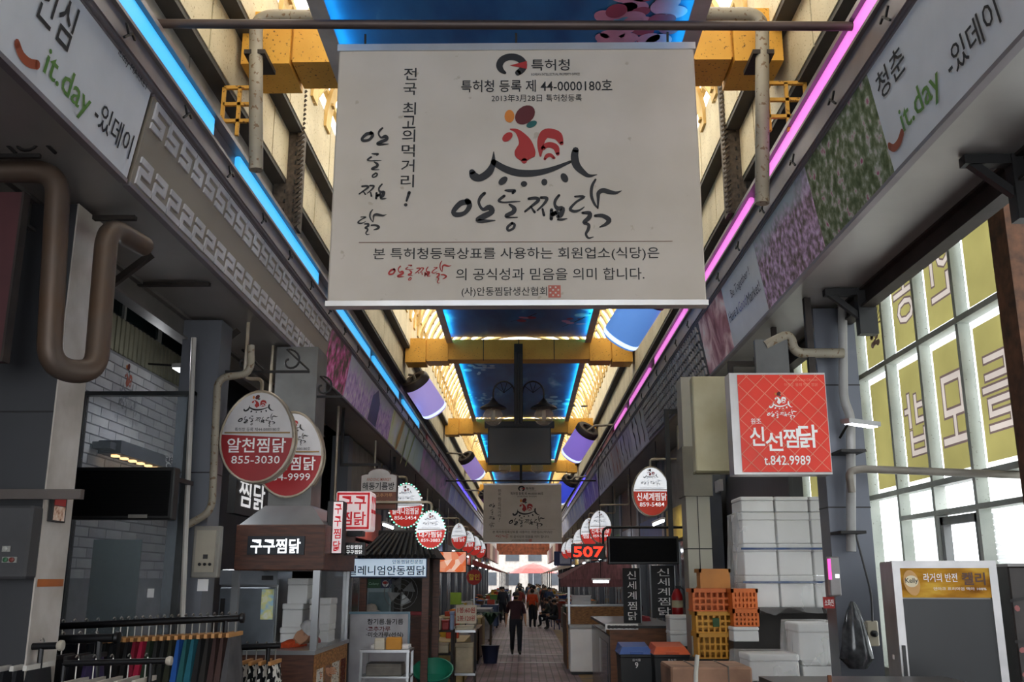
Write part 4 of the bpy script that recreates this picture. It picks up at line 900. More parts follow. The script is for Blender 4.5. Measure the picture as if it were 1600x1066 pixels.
part('poster_frame', MB().box((-3.045, a.y, a.z), (-3.02, c.y, c.z)), BLK, ps); m_ = (a.y + c.y) / 2
part('poster_head', MB().box((-3.02, a.y + .02, c.z - .06), (-3.017, c.y - .02, c.z - .01)), INKRED, ps); part('poster_sheet', MB().box((-3.02, a.y + .02, a.z + .01), (-3.017, c.y - .02, c.z - .065)), photo('poster_print', [(.35, '8c4a3c'), (.5, 'd8b49a'), (.65, 'e8d8c8')], 25), ps)
cb = thing('control_cabinet', 'dark wall cabinet with round dials on the broad pillar', 'cabinet', (-3.6, 6.0, 1.7))
a, c = atY(-80, 905, 6.0), atY(52, 790, 6.0); part('cabinet_body', MB().box((a.x, 6.0, a.z), (c.x, 6.145, c.z), .015), mat('cabinet_dark', '4a4a4c', .5, .2), cb)
for px, py, cc in ((10, 858, 'b0b0a8'), (10, 875, '3a6a4a'), (20, 875, '7a3a34')):
    p = atY(px, py, 5.99); part('dial_plate', MB().cbox(p, (.05, .01, .035)), mat('dial_plate', '9a9a94', .5), cb); part('dial', MB().lathe([(.015, 0), (.015, .02), (.006, .025)], 10, Matrix.Translation(p) @ Matrix.Rotation(math.pi / 2, 4, 'X')), mat('dial_' + cc, cc, .4), cb)
a, c = atY(-60, 770, 5.95), atY(126, 772, 5.95); solo('wall_bar', MB().box((a.x, 5.95, c.z - .03), (c.x, 6.0, c.z + .03)).box((-3.6, 6.0, c.z - .03), (-3.56, 6.15, c.z + .03)), mat('bar_bronze', '5c5450', .5, .3), 'bronze-grey bar jutting past the white pillar edge', 'bar')
a, c = atY(-60, 565, 5.6), atY(36, 300, 5.6); mt = thing('hanging_board', 'dark maroon board hanging beside the bent brown pipe', 'board', (a.x, 5.6, a.z))
part('board_sheet', MB().box((a.x, 5.6, a.z), (c.x, 5.66, c.z)), mat('maroon', '4a2226', .6), mt); part('board_edge', MB().box((c.x, 5.59, a.z), (c.x + .015, 5.67, c.z)), DSTEEL, mt)
U = [atY(-30, 268, 5.5), atY(92, 268, 5.5), atY(76, 575, 5.5), atY(150, 585, 5.75), atY(168, 352, 5.9), atY(225, 385, 6.4)]
solo('bent_pipe', MB().tube(bend(U, .17, 7), .072, 14), PIPEB, 'thick brown pipe bent in a U below the soffit', 'pipe', smooth=True)
def scroll(x, y, z, sg, ln, label, group='scrolled iron sign brackets', sc=1.0):
    t = thing('scroll_bracket', label, 'bracket', (x, y, z), group=group)
    part('bracket_bar', MB().box((x, y - .012, z), (x + sg * ln, y + .012, z + .025)), IRON, t)
    for f in (.3, .78):
        cx = x + sg * ln * f; pts = [(cx + sg * (.02 + .016 * q) * sc * math.cos(q * .9 + 2), y, z + .12 * sc + (.02 + .016 * q) * sc * math.sin(q * .9 + 2)) for q in [i * .4 for i in range(18)]]
        part('scroll', MB().tube([(cx - sg * .14, y, z + .02)] + pts[::-1][:16] if False else pts + [(cx + sg * .2 * sc, y, z + .03)], .011, 6), IRON, t, True)
    return t
scroll(-3.4, 5.3, atY(20, 247, 5.3).z, 1, .5, 'scrolled iron bracket with no sign under the white it.day board')
# second pillar, meter box, pipes
t = pillar(-3.38, -3.0, 9.2, 9.55, 4.5, GREYP, 'grey clad pillar with a meter box beside the oval signs', (2.98,))
a, c = atY(297, 903, 9.1), atY(345, 822, 9.1); mbx = thing('meter_box', 'beige electric meter box on the grey pillar', 'box', (a.x, 9.1, a.z))
part('box_case', MB().box((a.x, 9.1, a.z), (c.x, 9.2, c.z), .01), mat('meter_grey', '8c8880', .5), mbx); part('box_door', MB().box((a.x + .035, 9.085, a.z + .05), (c.x - .035, 9.1, c.z - .04)), mat('meter_beige', 'a8a090', .5), mbx)
for px in (312, 320, 328): p = atY(px, 882, 9.08); part('lamp_button', MB().lathe([(.014, 0), (.014, .015), (.005, .02)], 8, Matrix.Translation(p) @ Matrix.Rotation(math.pi / 2, 4, 'X')), BLK, mbx)
p = atY(321, 870, 9.08); part('door_lock', MB().cbox(p, (.04, .02, .04)), BLK, mbx)
a, c = atY(308, 924, 9.19), atY(326, 905, 9.19); solo('paper_notice', MB().box((a.x, 9.185, a.z), (c.x, 9.195, c.z)), WHITEP, 'small white notice taped under the meter box', 'notice')
P = [(392, 540), (392, 585), (340, 590), (331, 800), (290, 822)]; solo('grey_pipe', MB().tube(bend([atY(x, y, 8.95) for x, y in P], .12, 6), .035, 12), PIPEG, 'slim grey pipe running down the grey pillar next to the oval signs', 'pipe', smooth=True)
solo('conduit', MB().tube([atY(303, 528, 8.9), atY(283, 1010, 8.9)], .025, 8), mat('conduit_white', 'b8b4ac', .5), 'thin white conduit in front of the glass screen edge', 'pipe', smooth=True)
a, c = atY(108, 812, 8.3), atY(274, 730, 8.3); lb = thing('dot_display', 'black dot-matrix display hanging before the glass screen', 'display', ((a.x + c.x) / 2, 8.3, a.z), group='black dot displays')
def dotboard(t, a, c, Y):
    part('display_face', MB().box((a.x + .03, Y - .004, a.z + .03), (c.x - .03, Y + .004, c.z - .03)), mat('display_black', '0c0c0d', .8, spec=.15), t); part('display_case', MB().box((a.x, Y, a.z), (c.x, Y + .14, c.z), .012), BLK, t)
    mb = MB(); z = a.z + .05
    while z < c.z - .04: mb.box((a.x + .04, Y - .008, z), (c.x - .04, Y - .004, z + .006)); z += .022
    o = part('dot_rows', mb, mat('dots_dark', '121213', .9, spec=.1), t); o['kind'] = 'stuff'
dotboard(lb, a, c, 8.3); p = atY(215, 807, 8.29); part('maker_plate', MB().cbox(p, (.16, .01, .03)), mat('plate_grey', '8a867e', .5), lb)
part('arm', MB().box((c.x - .1, 8.43, c.z - .1), (c.x - .06, 8.97, c.z - .06)), BLK, lb)

# oval shop signs ------------------------------------------------------------------
RIMM = mat('sign_rim', 'b9b0a2', .4, .5, dirt='8a7a62'); OVW = mat('oval_white', 'c9c6c6', .4, var=.08); OVR = mat('oval_red', '9a1f24', .4, var=.08)
OVWL = glow('oval_white_lit', 'eef2f8', .95); OVRL = glow('oval_red_lit', 'd8342c', .5); OVRO = mat('oval_redorange', 'd8402c', .4, var=.05, emit=.25); WLIT = glow('print_white_lit', 'ffffff', .8)
def oval(px, py, rx, ry, Y, name, tel, label, lit=0, rot=0.0, group='oval shop signs', split=.5, leds=False, hang=True, rz=0.0):
    c = atY(px, py, Y); k = (atY(px + 1, py, Y) - c).length; a, b = rx * k, ry * k
    t = thing('oval_sign', label, 'sign', c, rz, group)
    W, Rm = ((OVW, OVR), (OVWL, OVRL), (OVWL, OVRO))[lit]
    pts = []
    for i in range(36):
        q = 2 * math.pi * i / 36; x = a * math.cos(q) * (1 - .1 * math.sin(q) * (1 if math.sin(q) > 0 else .3)); z = b * math.sin(q); pts.append((x * math.cos(rot) - z * math.sin(rot), z * math.cos(rot) + x * math.sin(rot)))
    body = MB().prism([(x, .0, z) for x, z in pts], (0, .13, 0)); part('sign_box', body, W if lit else RIMM, t, False, True)
    part('rim', MB().tube([(x * 1.0, .0, z) for x, z in pts] + [(pts[0][0], 0, pts[0][1])], b * .035, 6), RIMM, t, True, True); part('rim', MB().tube([(x, .13, z) for x, z in pts] + [(pts[0][0], .13, pts[0][1])], b * .03, 6), RIMM, t, True, True)
    s = Sheet((0, -.004, 0), (1, 0, 0)); s.poly([(x * .985, z * .985) for x, z in pts], W); s.layer = 1; zs = b * (2 * split - 1)
    low = [(x * .985, z * .985) for x, z in pts if z <= zs]; low = sorted(low, key=lambda p: math.atan2(p[1] - zs + b * .3, p[0])); s.poly(low, Rm); s.layer = 2
    ink = INK if not lit else FADE
    s.g = 5; rooster(s, -a * .42, b * .52, a * .42, b * .92, ink, INKRED); s.g = 7; calligraphy(s, -a * .55, b * .2, a * .55, b * .5, ink)
    s.rect(-a * .9, zs + b * .0, a * .9, zs + b * .035, mat('strip_ochre', '9a7a4a', .5))
    s.fitm('특허청 등록 제44-0000180호', -a * .62, b * .05 + zs, a * .62, b * .13 + zs, ink)
    wt = WHITEP if not lit else WLIT
    s.fitm(name, -a * .8, zs - b * .42, a * .8, zs - b * .1, wt, .03)
    if tel: s.fitm(tel, -a * .66, zs - b * .66, a * .66, zs - b * .49, wt, .01)
    s.o = Vector((0, -.004, 0)); 
    for kk, (m2, mm) in s.by.items(): part('lettering', m2, mm, t, False, True)
    if leds:
        for i in range(0, 36, 1):
            x, z = pts[i]; part('border_led', MB().cbox((x * 1.03, -.01, z * 1.03), (b * .07, .02, b * .05)), glow('led_mint' if i % 2 else 'led_white', '7affd8' if i % 2 else 'ffffff', 2.2), t, False, True)
    if hang:
        dx = (min(-2.8, c.x - .02) if c.x < 0 else max(2.62, c.x + .02)) - c.x
        part('hanger', MB().tube(bend([(0, .06, b * .98), (0, .06, b + .14), (dx, .06, b + .14), (dx, .06, ZB + .01 - c.z)], .06, 3), .02, 6), RIMM, t, True, True)
    return t
oval(402, 682, 57, 71, 9.35, '알천찜닭', '855-3030', 'unlit oval sign of dull red and white with a telephone number ending 3030', 0, -.05, split=.53)
oval(453, 710, 51, 66, 10.35, '대원찜닭', '854-9999', 'unlit oval sign half hidden behind the first, number ending 9999', 0, -.05, split=.52)
scroll(-3.1, 9.42, atY(400, 583, 9.42).z, 1, .95, 'scrolled iron bracket above the first unlit oval sign'); scroll(-3.0, 10.4, atY(500, 622, 10.4).z, 1, 1.0, 'scrolled iron bracket above the half hidden oval sign')
oval(634, 790, 26, 33, 18.0, '밀레니엄찜닭', '856-5454', 'lit oval sign with mint bulbs reading a five-syllable name over the tiled stall', 1, group='lit oval signs', leds=True)
oval(673, 828, 22.5, 28, 14.25, '대가찜닭', '859-3883', 'lit oval sign with mint bulbs beside the food screen', 1, group='lit oval signs', leds=True)
for px, py, rx, ry, Y, lb in ((717, 838, 12, 20, 28, 'small lit oval sign after the mint-edged pair'), (731, 847, 11, 17, 32, 'second small lit oval sign past the mint-edged pair'), (741, 853, 11, 15, 36, 'blue-tinted small lit oval sign further down the dim row'), (750, 858, 9, 14, 40, 'last small lit oval sign of the dim row')):
    oval(px, py, rx, ry, Y, '찜닭', '', lb, 1, group='lit oval signs')
oval(1018, 768, 29, 38, 16.2, '신세계찜닭', '859-5484', 'lit orange-red and white oval sign over the dark facade', 2, group='lit oval signs', split=.52)
oval(938, 823, 17.5, 25, 24.2, '신세계찜닭', '859-5484', 'smaller lit oval sign above the red number display', 1, group='lit oval signs')
for px, py, rx, ry, Y, lb in ((921, 832, 14, 22, 28, 'lit oval sign half hidden behind the one above the number display'), (908, 846, 13, 19, 33, 'third lit oval sign in the row by the number display'), (893, 857, 10, 15, 38, 'egg-shaped lit sign close beside the red digits'), (885, 860, 8, 13, 42, 'smallest egg-shaped lit sign beside the blue kiosk')):
    oval(px, py, rx, ry, Y, '찜닭', '', lb, 1, group='lit oval signs')
# lit letters behind the ovals
a, c = atX(368, 795, -3.35), atX(415, 745, -3.35); t = thing('letter_sign', 'white lit letters on a dark board behind the unlit oval signs', 'sign', (-3.35, (a.y + c.y) / 2, a.z))
part('sign_board', MB().box((-3.45, a.y, a.z - .05), (-3.36, c.y + .5, c.z + .1)), BLK, t); s = Sheet((-3.355, 0, 0), (0, 1, 0)); s.fit('찜닭', (372, 790), (412, 800), (372, 745), WLIT, .03); s.build(t)

# booth with wooden sign box, hood, counter ------------------------------------------------------------------
WOOD = mat('booth_wood', '5a3322', .5, var=.35, scale=3, stretch=(2, 2, 14)); OSB = mat('osb_wood', 'b07a45', .6, var=.4, scale=12, stretch=(1, 1, 4)); STEELG = mat('stainless', '9a9c9e', .3, .8, .1)
bo = thing('food_booth', 'wood-clad food booth with a lit sign and steel hood', 'booth', (-2.5, 10.8, 0))
part('sign_fascia', MB().box((-2.97, 10.05, 2.08), (-2.05, 11.9, 2.54), .01), WOOD, bo)
mb = MB(); mb.hexa([(-2.95, 10.08, 2.54), (-2.07, 10.08, 2.54), (-2.07, 11.5, 2.54), (-2.95, 11.5, 2.54), (-2.75, 10.3, 2.75), (-2.25, 10.3, 2.75), (-2.25, 11.1, 2.75), (-2.75, 11.1, 2.75)]); part('hood', mb, STEELG, bo)
part('duct', MB().box((-2.74, 10.35, 2.75), (-2.28, 10.85, 4.5)), mat('duct_grey', '6c6c6a', .5, .4), bo)
pl = part('sign_plate', MB().box((atY(387, 850, 10.03).x, 10.02, atY(400, 867, 10.03).z), (atY(476, 850, 10.03).x, 10.05, atY(400, 838, 10.03).z)), mat('plate_navy', '0e1420', .4), bo)
s = Sheet((0, 10.018, 0), (1, 0, 0)); s.fb('구구찜닭', 391, 842, 469, 865, glow('letter_led', 'f4faff', 3), .04); s.build(bo)
for x, y in ((-2.12, 10.06), (-2.12, 11.75), (-2.95, 10.06)): part('post', MB().box((x - .035, y, 1.28), (x + .035, y + .07, 2.08)), STEELG, bo)
part('counter_front', MB().box((-2.95, 10.0, 0), (-2.1, 10.04, 1.26)), WOOD, bo); part('counter_side', MB().box((-2.14, 10.04, 0), (-2.1, 11.9, 1.26)), OSB, bo); part('counter_top', MB().box((-2.97, 9.98, 1.26), (-2.08, 11.92, 1.3)), STEELG, bo)
part('side_glass', MB().box((-2.12, 10.13, 1.3), (-2.112, 11.75, 2.08)), glass_mat('booth_glass', 'c8d0d4', .9), bo)
for k, (y0, y1, cc) in enumerate(((10.2, 10.5, 'd8d2c6'), (10.62, 10.9, '8a6a58'), (11.0, 11.4, 'cfcabd'), (11.52, 11.8, '5a2c24'))): part('pasted_menu', MB().box((-2.1, y0, .45), (-2.094, y1, 1.1)), photo('menu_%d' % k, [(.4, cc), (.55, cc), (.62, '6a5a50')], 14, stretch=(1, 1, 5)), bo)
fr = thing('steel_fridge', 'tall stainless two-door fridge inside the wooden booth', 'fridge', (-3.1, 11.2, 0))
part('fridge_body', MB().box((-3.46, 11.25, .1), (-2.8, 11.9, 2.1), .01), STEELG, fr); part('fridge_head', MB().box((-3.46, 11.2, 1.93), (-2.8, 11.25, 2.09)), mat('fridge_grey', '8a8f96', .35, .5), fr)
for z0, z1 in ((1.22, 1.9), (.15, 1.19)):
    d = part('door', MB().box((-3.45, 11.2, z0), (-2.81, 11.25, z1), .008), mat('fridge_door', '7f868e', .35, .6), fr); part('handle', MB().box((-3.43, 11.185, z1 - .3), (-3.38, 11.2, z1 - .12)), BLK, d)
part('readout', MB().box((-2.98, 11.19, 1.98), (-2.85, 11.2, 2.03)), BLK, fr); part('switch', MB().cbox((-3.26, 11.19, 2.0), (.03, .01, .03)), glow('switch_white', 'ffffff', 2), fr); part('energy_sticker', MB().box((-2.97, 11.193, 1.55), (-2.83, 11.2, 1.88)), photo('sticker', [(.4, '9cc4dc'), (.55, 'd8d890'), (.7, 'dfe4e6')], 9), fr)
STY = mat('styrofoam', 'e2e2e0', .8, var=.06, bump=.1)
def foam_box(x0, x1, y0, y1, z0, z1, label, group='white foam boxes', parent=None):
    t = thing('foam_box', label, 'box', ((x0 + x1) / 2, (y0 + y1) / 2, z0), group=group); lz = z1 - min(.08, (z1 - z0) * .25)
    part('box_body', MB().box((x0 + .006, y0 + .006, z0), (x1 - .006, y1 - .006, lz - .004), .008), STY, t); part('lid', MB().box((x0, y0, lz), (x1, y1, z1), .012), STY, t); return t
def pxbox(x0, y0, x1, y1, Y): a, c = atY(x0, y1, Y), atY(x1, y0, Y); return a.x, c.x, a.z, c.z
z = [1.2, 1.5, 1.72, 1.93]
st_ = solo('back_shelf', MB().box((-2.78, 11.25, 0), (-2.2, 11.85, 1.2), .01), STEELG, 'steel shelf unit stacked with foam boxes in the booth', 'shelf')
foam_box(-2.77, -2.5, 11.3, 11.7, 1.2, 1.46, 'lower foam box stacked by the fridge'); foam_box(-2.76, -2.52, 11.32, 11.7, 1.46, 1.72, 'middle foam box stacked by the fridge'); foam_box(-2.72, -2.48, 11.34, 11.7, 1.72, 2.0, 'topmost foam box by the fridge, under the wooden sign')
foam_box(-2.46, -2.21, 11.3, 11.7, 1.2, 1.5, 'lower foam box beside the booth corner post'); foam_box(-2.45, -2.2, 11.3, 11.7, 1.5, 1.78, 'upper foam box beside the booth corner post')
person('cook in an orange shirt and white cap leaning over the booth counter', (-2.62, 10.65, 0), math.radians(75), 1.66, LEAN, 'c8481c', '2a2a2e', hat='b8b8b8', brim='a83030')
# cube sign and its neighbours
a, c = atY(523, 829, 11.2), atY(580, 768, 11.2); t = thing('cube_sign', 'red and white cube sign on the booth corner', 'sign', ((a.x + c.x) / 2, 11.2, a.z)); CW = glow('cube_white', 'f0dede', .5); CR = glow('cube_red', 'c8202c', .4)
part('cube_body', MB().box((a.x, 11.2, a.z), (c.x, 11.6, c.z), .02), CW, t); s = Sheet((0, 11.198, 0), (1, 0, 0)); w_ = c.x - a.x; h_ = c.z - a.z
for f in ((.03, .03, .97, .09), (.03, .91, .97, .97), (.03, .03, .09, .97), (.91, .03, .97, .97)): s.rect(a.x + w_ * f[0], a.z + h_ * f[1], a.x + w_ * f[2], a.z + h_ * f[3], CR); s.g += 1
for i, ch in enumerate('구구찜닭'): s.fitm(ch, a.x + w_ * (.14 if i % 2 == 0 else .53), a.z + h_ * (.52 if i < 2 else .13), a.x + w_ * (.48 if i % 2 == 0 else .87), a.z + h_ * (.88 if i < 2 else .48), CR, .045)
s.build(t); s = Sheet((c.x, 0, 0), (0, 1, 0)); s.fitm('구구', 11.24, a.z + .05, 11.56, c.z - .05, CR, .05); s.build(t); part('mount', MB().box((a.x + .1, 11.3, a.z - .06), (c.x - .1, 11.5, a.z)), BLK, t); part('mount_post', MB().box((-2.06, 11.35, 2.54), (-1.98, 11.45, a.z)), BLK, t)
a, c = atY(508, 866, 10.4), atY(537, 783, 10.4); t = thing('box_sign', 'narrow upright red lettered light box on the booth corner', 'sign', ((a.x + c.x) / 2, 10.4, a.z))
part('box_case', MB().box((a.x, 10.4, a.z), (c.x, 10.62, c.z), .01), BLK, t); s = Sheet((0, 10.398, 0), (1, 0, 0)); xm = a.x + (c.x - a.x) * .4; s.rect(xm, a.z + .01, c.x - .005, c.z - .01, CW); s.layer = 1
for i, ch in enumerate('구구찜닭'): z1 = c.z - .02 - i * (c.z - a.z - .04) / 4; s.fitm(ch, xm + .012, z1 - (c.z - a.z) / 4 + .02, c.x - .015, z1 - .012, CR, .05)
s.build(t)
a, c = atY(537, 868, 10.9), atY(570, 848, 10.9); t = thing('name_plate', 'small dark plate with white lettering on the booth side', 'plate', ((a.x + c.x) / 2, 10.9, a.z)); part('plate_body', MB().box((a.x, 10.9, a.z), (c.x, 11.0, c.z)), BLK, t); s = Sheet((0, 10.898, 0), (1, 0, 0)); s.fb('안동찜닭', 541, 852, 566, 858, WLIT, .02); s.fb('구구찜닭', 541, 860, 566, 866, WLIT, .02); s.build(t)

# clothes rails ------------------------------------------------------------------
RAILB = mat('rail_black', '17171a', .4, .3); CAPW = mat('rail_cap', 'c8c0b0', .4)
def garment_mesh(seed, wd, dp, ht):
    r = random.Random(seed); mb = MB(); nz_, ny_ = 9, 7; f = r.uniform(1.5, 3.5); ph = r.uniform(0, 6)
    for sgn in (-1, 1):
        o = len(mb.v)
        for i in range(nz_ + 1):
            for j in range(ny_ + 1):
                v = j / ny_; u = i / nz_; y = (v - .5) * dp * (.62 + .38 * min(1, u * 2.4)); x = sgn * wd * (.22 + .28 * min(1, u * 3)) * (1 - .5 * abs(2 * v - 1) ** 3) + .25 * wd * math.sin(f * 6 * v + ph + u) * u
                mb.v.append((x, y, -u * ht))
        for i in range(nz_):
            for j in range(ny_):
                q = [o + i * (ny_ + 1) + j, o + i * (ny_ + 1) + j + 1, o + (i + 1) * (ny_ + 1) + j + 1, o + (i + 1) * (ny_ + 1) + j]; mb.f.append(q if sgn > 0 else q[::-1]); mb.mi.append(0)
    n = (nz_ + 1) * (ny_ + 1)
    for i in range(nz_):
        for j in (0, ny_): q = [i * (ny_ + 1) + j, (i + 1) * (ny_ + 1) + j, n + (i + 1) * (ny_ + 1) + j, n + i * (ny_ + 1) + j]; mb.f.append(q if j else q[::-1]); mb.mi.append(0)
    return mb
def garment(x, y, z, seed, col, label, wd=.09, ht=.95, group='garments on the rails', pattern=False, hanger='c08a50'):
    t = thing('hanging_garment', label, 'garment', (x, y, z), group=group)
    m = photo('dots_' + col, [(.4, col), (.52, col), (.56, 'd8d4cc'), (.7, 'd8d4cc')], 30, 'voronoi', .8) if pattern else mat('garment_' + col, col, .85, var=.25, scale=6)
    part('cloth', garment_mesh(seed, wd, .42, ht), m, t, True, True).location = (0, 0, -.13)
    part('hook', MB().tube([(0, 0, -.1), (0, 0, -.02)] + [(0, .026 * math.sin(q), .022 - .026 * math.cos(q)) for q in [.3 + i * .55 for i in range(8)]], .005, 5), mat('hook_wire', 'b0aca4', .3, .8), t, True, True)
    part('hanger_bar', MB().box((-.012, -.18, -.13), (.012, .18, -.1)), mat('hanger_' + hanger, hanger, .5), t, False, True); return t
def clothes_rail(p, q, r, label, cap=True):
    t = thing('clothes_rail', label, 'rail', (p.x, p.y, 0), group='clothes rails')
    part('bar', MB().tube([p, q], r, 12), RAILB, t, True)
    if cap: part('end_cap', MB().lathe([(r * 1.1, 0), (r * 1.5, .015), (r * 1.4, .035), (.005, .04)], 14, Matrix.Translation(q) @ Vector((1, 0, 0)).to_track_quat('Z', 'Y').to_matrix().to_4x4()), CAPW if r < .024 else RAILB, t, True)
    for e in (p, q): part('upright', MB().tube([Vector((e.x, e.y, .03)) - (e - p).normalized() * .1, Vector((e.x, e.y, e.z)) - (e - p).normalized() * .1], r * .8, 8), RAILB, t, True); part('foot', MB().box((e.x - .14, e.y - .3, 0), (e.x - .06, e.y + .3, .04)), RAILB, t)
    return t
p, q = atY(-40, 985, 7.5), atY(374, 966, 7.5); clothes_rail(p, q, .026, 'long black clothes rail with trousers, reaching the booth')
TR = [('101012', 'black'), ('14161c', 'blue-black'), ('161214', 'plum-black'), ('1a1a1c', 'charcoal'), ('8c1030', 'crimson'), ('b01840', 'bright red'), ('20301e', 'dark green'), ('1c1c1a', 'sooty'), ('151814', 'greenish black'), ('2a2c1c', 'olive'), ('1c58a8', 'bright blue'), ('1c5c60', 'teal'), ('1a6474', 'blue-green'), ('141416', 'jet black'), ('24201e', 'brown-black'), ('3c2624', 'maroon brown'), ('46302c', 'reddish brown'), ('4c4a4c', 'grey')]
for i, (cc, nm) in enumerate(TR):
    px = 178 + i * 11.2; pt = atY(px, 975 - (px - 170) * .045, 7.5); garment(pt.x, 7.5, p.z + (q.z - p.z) * (pt.x - p.x) / (q.x - p.x), i, cc, nm + ' trousers hung on the long black rail')
for i in range(9):
    px = 8 + i * 18; pt = atY(px, 980, 7.5); garment(pt.x, 7.5, p.z + (q.z - p.z) * (pt.x - p.x) / (q.x - p.x), 40 + i, ('101012', '18141c', '121418')[i % 3], 'dark top on the long rail behind the shorter rails', group='dark tops behind the shorter rails', hanger='2a2a2a')
p2, q2 = atY(-40, 1003, 6.8), atY(178, 997, 6.8); clothes_rail(p2, q2, .03, 'thick dark clothes rail with dark blouses')
for i in range(6): pt = atY(20 + i * 26, 1000, 6.8); garment(pt.x, 6.8, p2.z + (q2.z - p2.z) * (pt.x - p2.x) / (q2.x - p2.x), 60 + i, ('14121a', '2a1c48', '241a20', '16161a')[i % 4], ('black', 'violet', 'wine-black', 'dark grey', 'coal-black', 'deep violet')[i] + ' blouse on the thick dark rail', hanger='2c2a2a', group='blouses on the thick rail')
p3, q3 = atY(-40, 1014, 6.2), atY(90, 1009, 6.2); clothes_rail(p3, q3, .022, 'short clothes rail with a cream end cap')
for i in range(4): pt = atY(5 + i * 20, 1011, 6.2); garment(pt.x, 6.2, p3.z + (q3.z - p3.z) * (pt.x - p3.x) / (q3.x - p3.x), 80 + i, '15151a', 'black garment on the short cream-capped rail', group='black garments on the short rail', hanger='d0ccc4')
p4, q4 = atY(100, 1037, 6.5), atY(260, 1033, 6.5); clothes_rail(p4, q4, .02, 'thin low clothes rail with a pale end cap')
for i in range(5): pt = atY(120 + i * 27, 1035, 6.5); garment(pt.x, 6.5, p4.z + (q4.z - p4.z) * (pt.x - p4.x) / (q4.x - p4.x), 90 + i, ('101010', '18181a', '121214', 'a03c20', '1c1c20')[i], ('jet black', 'off-black', 'coal black', 'orange-red', 'soft black')[i] + ' garment on the thin low rail', hanger='c8c0b4', group='garments on the thin low rail')
p5, q5 = atY(376, 1012, 8.4), atY(438, 1009, 8.4); clothes_rail(p5, q5, .024, 'short black rail of spotted blouses beside the booth', False)
for i in range(4): pt = atY(386 + i * 15, 1011, 8.4); garment(pt.x, 8.4, p5.z, 100 + i, '121214', 'black blouse with white spots on the short rail by the booth', group='spotted blouses by the booth', pattern=True, wd=.12)
# ================================================================== RIGHT ROW OF SHOPS
o = solo('wall_right.001', MB().box((3.45, 15.7, 0), (3.7, 95, 5.9)), WALLG, 'dark shop wall beyond the tall windows', 'wall', kind='structure')
part('sky_block_slab', MB().box((2.95, -8, 5.95), (4.6, 70, 6.05)), DARKW, o); part('front_wall', MB().box((4.2, -8, 0), (4.4, 5.0, 5.95)), WALLG, o); part('return_wall', MB().box((3.45, 15.6, 0), (4.4, 15.7, 5.95)), WALLG, o)  # the slab is unseen, added to shut out sky light over this row
# grey pillar with pipe, flood lamp and service boxes
t = pillar(2.76, 3.14, 8.85, 9.12, 4.5, mat('pillar_bluegrey', '666972', .35, .4, .1, 1), 'blue-grey clad pillar beside the tall windows', (2.62, 3.75))
PG = mat('pipe_pvc', '9a9896', .45)
P = [(1262, 552), (1262, 520), (1236, 520), (1236, 560), (1318, 562)]
solo('service_pipe', MB().tube(bend([atY(x, y, 8.6) for x, y in ((1195, 540), (1235, 520), (1240, 552), (1318, 552))], .1, 5), .045, 10), PIPEG, 'grey service pipe bent above the red sign', 'pipe', smooth=True)
solo('riser_pipe', MB().tube(bend([atY(1316, 470, 8.72), atY(1318, 625, 8.72), atY(1329, 650, 8.72), atY(1330, 862, 8.72)], .1, 4), .042, 10), PG, 'grey riser pipe in front of the blue-grey pillar', 'pipe', smooth=True)
solo('cross_pipe', MB().tube(bend([atY(1331, 770, 8.45), atY(1326, 737, 8.45), atY(1345, 733, 8.45), atY(1640, 744, 8.45)], .1, 6), .034, 10), mat('pipe_tan', '7d766c', .45, .2), 'long thin pipe running from the pillar across the windows', 'pipe', smooth=True)
fl_ = thing('flood_lamp', 'small white flood lamp on the pillar pipe', 'lamp', atY(1343, 660, 8.4)); p = atY(1343, 660, 8.4)
part('lamp_case', MB().hexa([p + Vector((-.13, -.12, -.02)), p + Vector((.14, -.12, -.055)), p + Vector((.14, .12, -.03)), p + Vector((-.13, .12, .005)), p + Vector((-.13, -.12, .02)), p + Vector((.14, -.12, -.015)), p + Vector((.14, .12, .01)), p + Vector((-.13, .12, .045))]), mat('lamp_grey', 'a8a8a6', .4), fl_)
part('lamp_glass', MB().hexa([p + Vector((-.1, -.1, -.03)), p + Vector((.12, -.1, -.062)), p + Vector((.12, .1, -.04)), p + Vector((-.1, .1, -.005)), p + Vector((-.1, -.1, -.02)), p + Vector((.12, -.1, -.052)), p + Vector((.12, .1, -.03)), p + Vector((-.1, .1, .005))]), glow('flood_white', 'f4f8ff', 7), fl_)
part('lamp_arm', MB().tube([p + Vector((-.08, .05, 0)), p + Vector((-.1, .25, -.1))], .012, 6), IRON, fl_)
for z in (705, 832): a = atY(1331, z, 8.6); solo('pipe_clamp', MB().cbox(a + Vector((0, .1, 0)), (.22, .3, .025)), IRON, ('upper' if z < 800 else 'lower') + ' iron clamp holding the riser pipe', 'clamp', 'pipe clamps')
a, c = atX(1281, 930, 2.75), atX(1300, 870, 2.75); mbx = thing('control_box', 'slim control box with a pink light on the blue-grey pillar', 'box', (2.7, 8.9, a.z))
part('box_case', MB().box((2.70, 8.78, a.z), (2.80, 8.85, c.z), .01), mat('box_silver', 'a8a4a4', .3, .5), mbx); part('pink_light', MB().box((2.695, 8.775, a.z + .14), (2.72, 8.79, c.z - .02)), glow('pink_lamp', 'ff50b0', 2), mbx); part('white_light', MB().cbox((2.77, 8.775, (a.z + c.z) / 2), (.03, .01, .03)), glow('white_lamp', 'ffffff', 4), mbx)
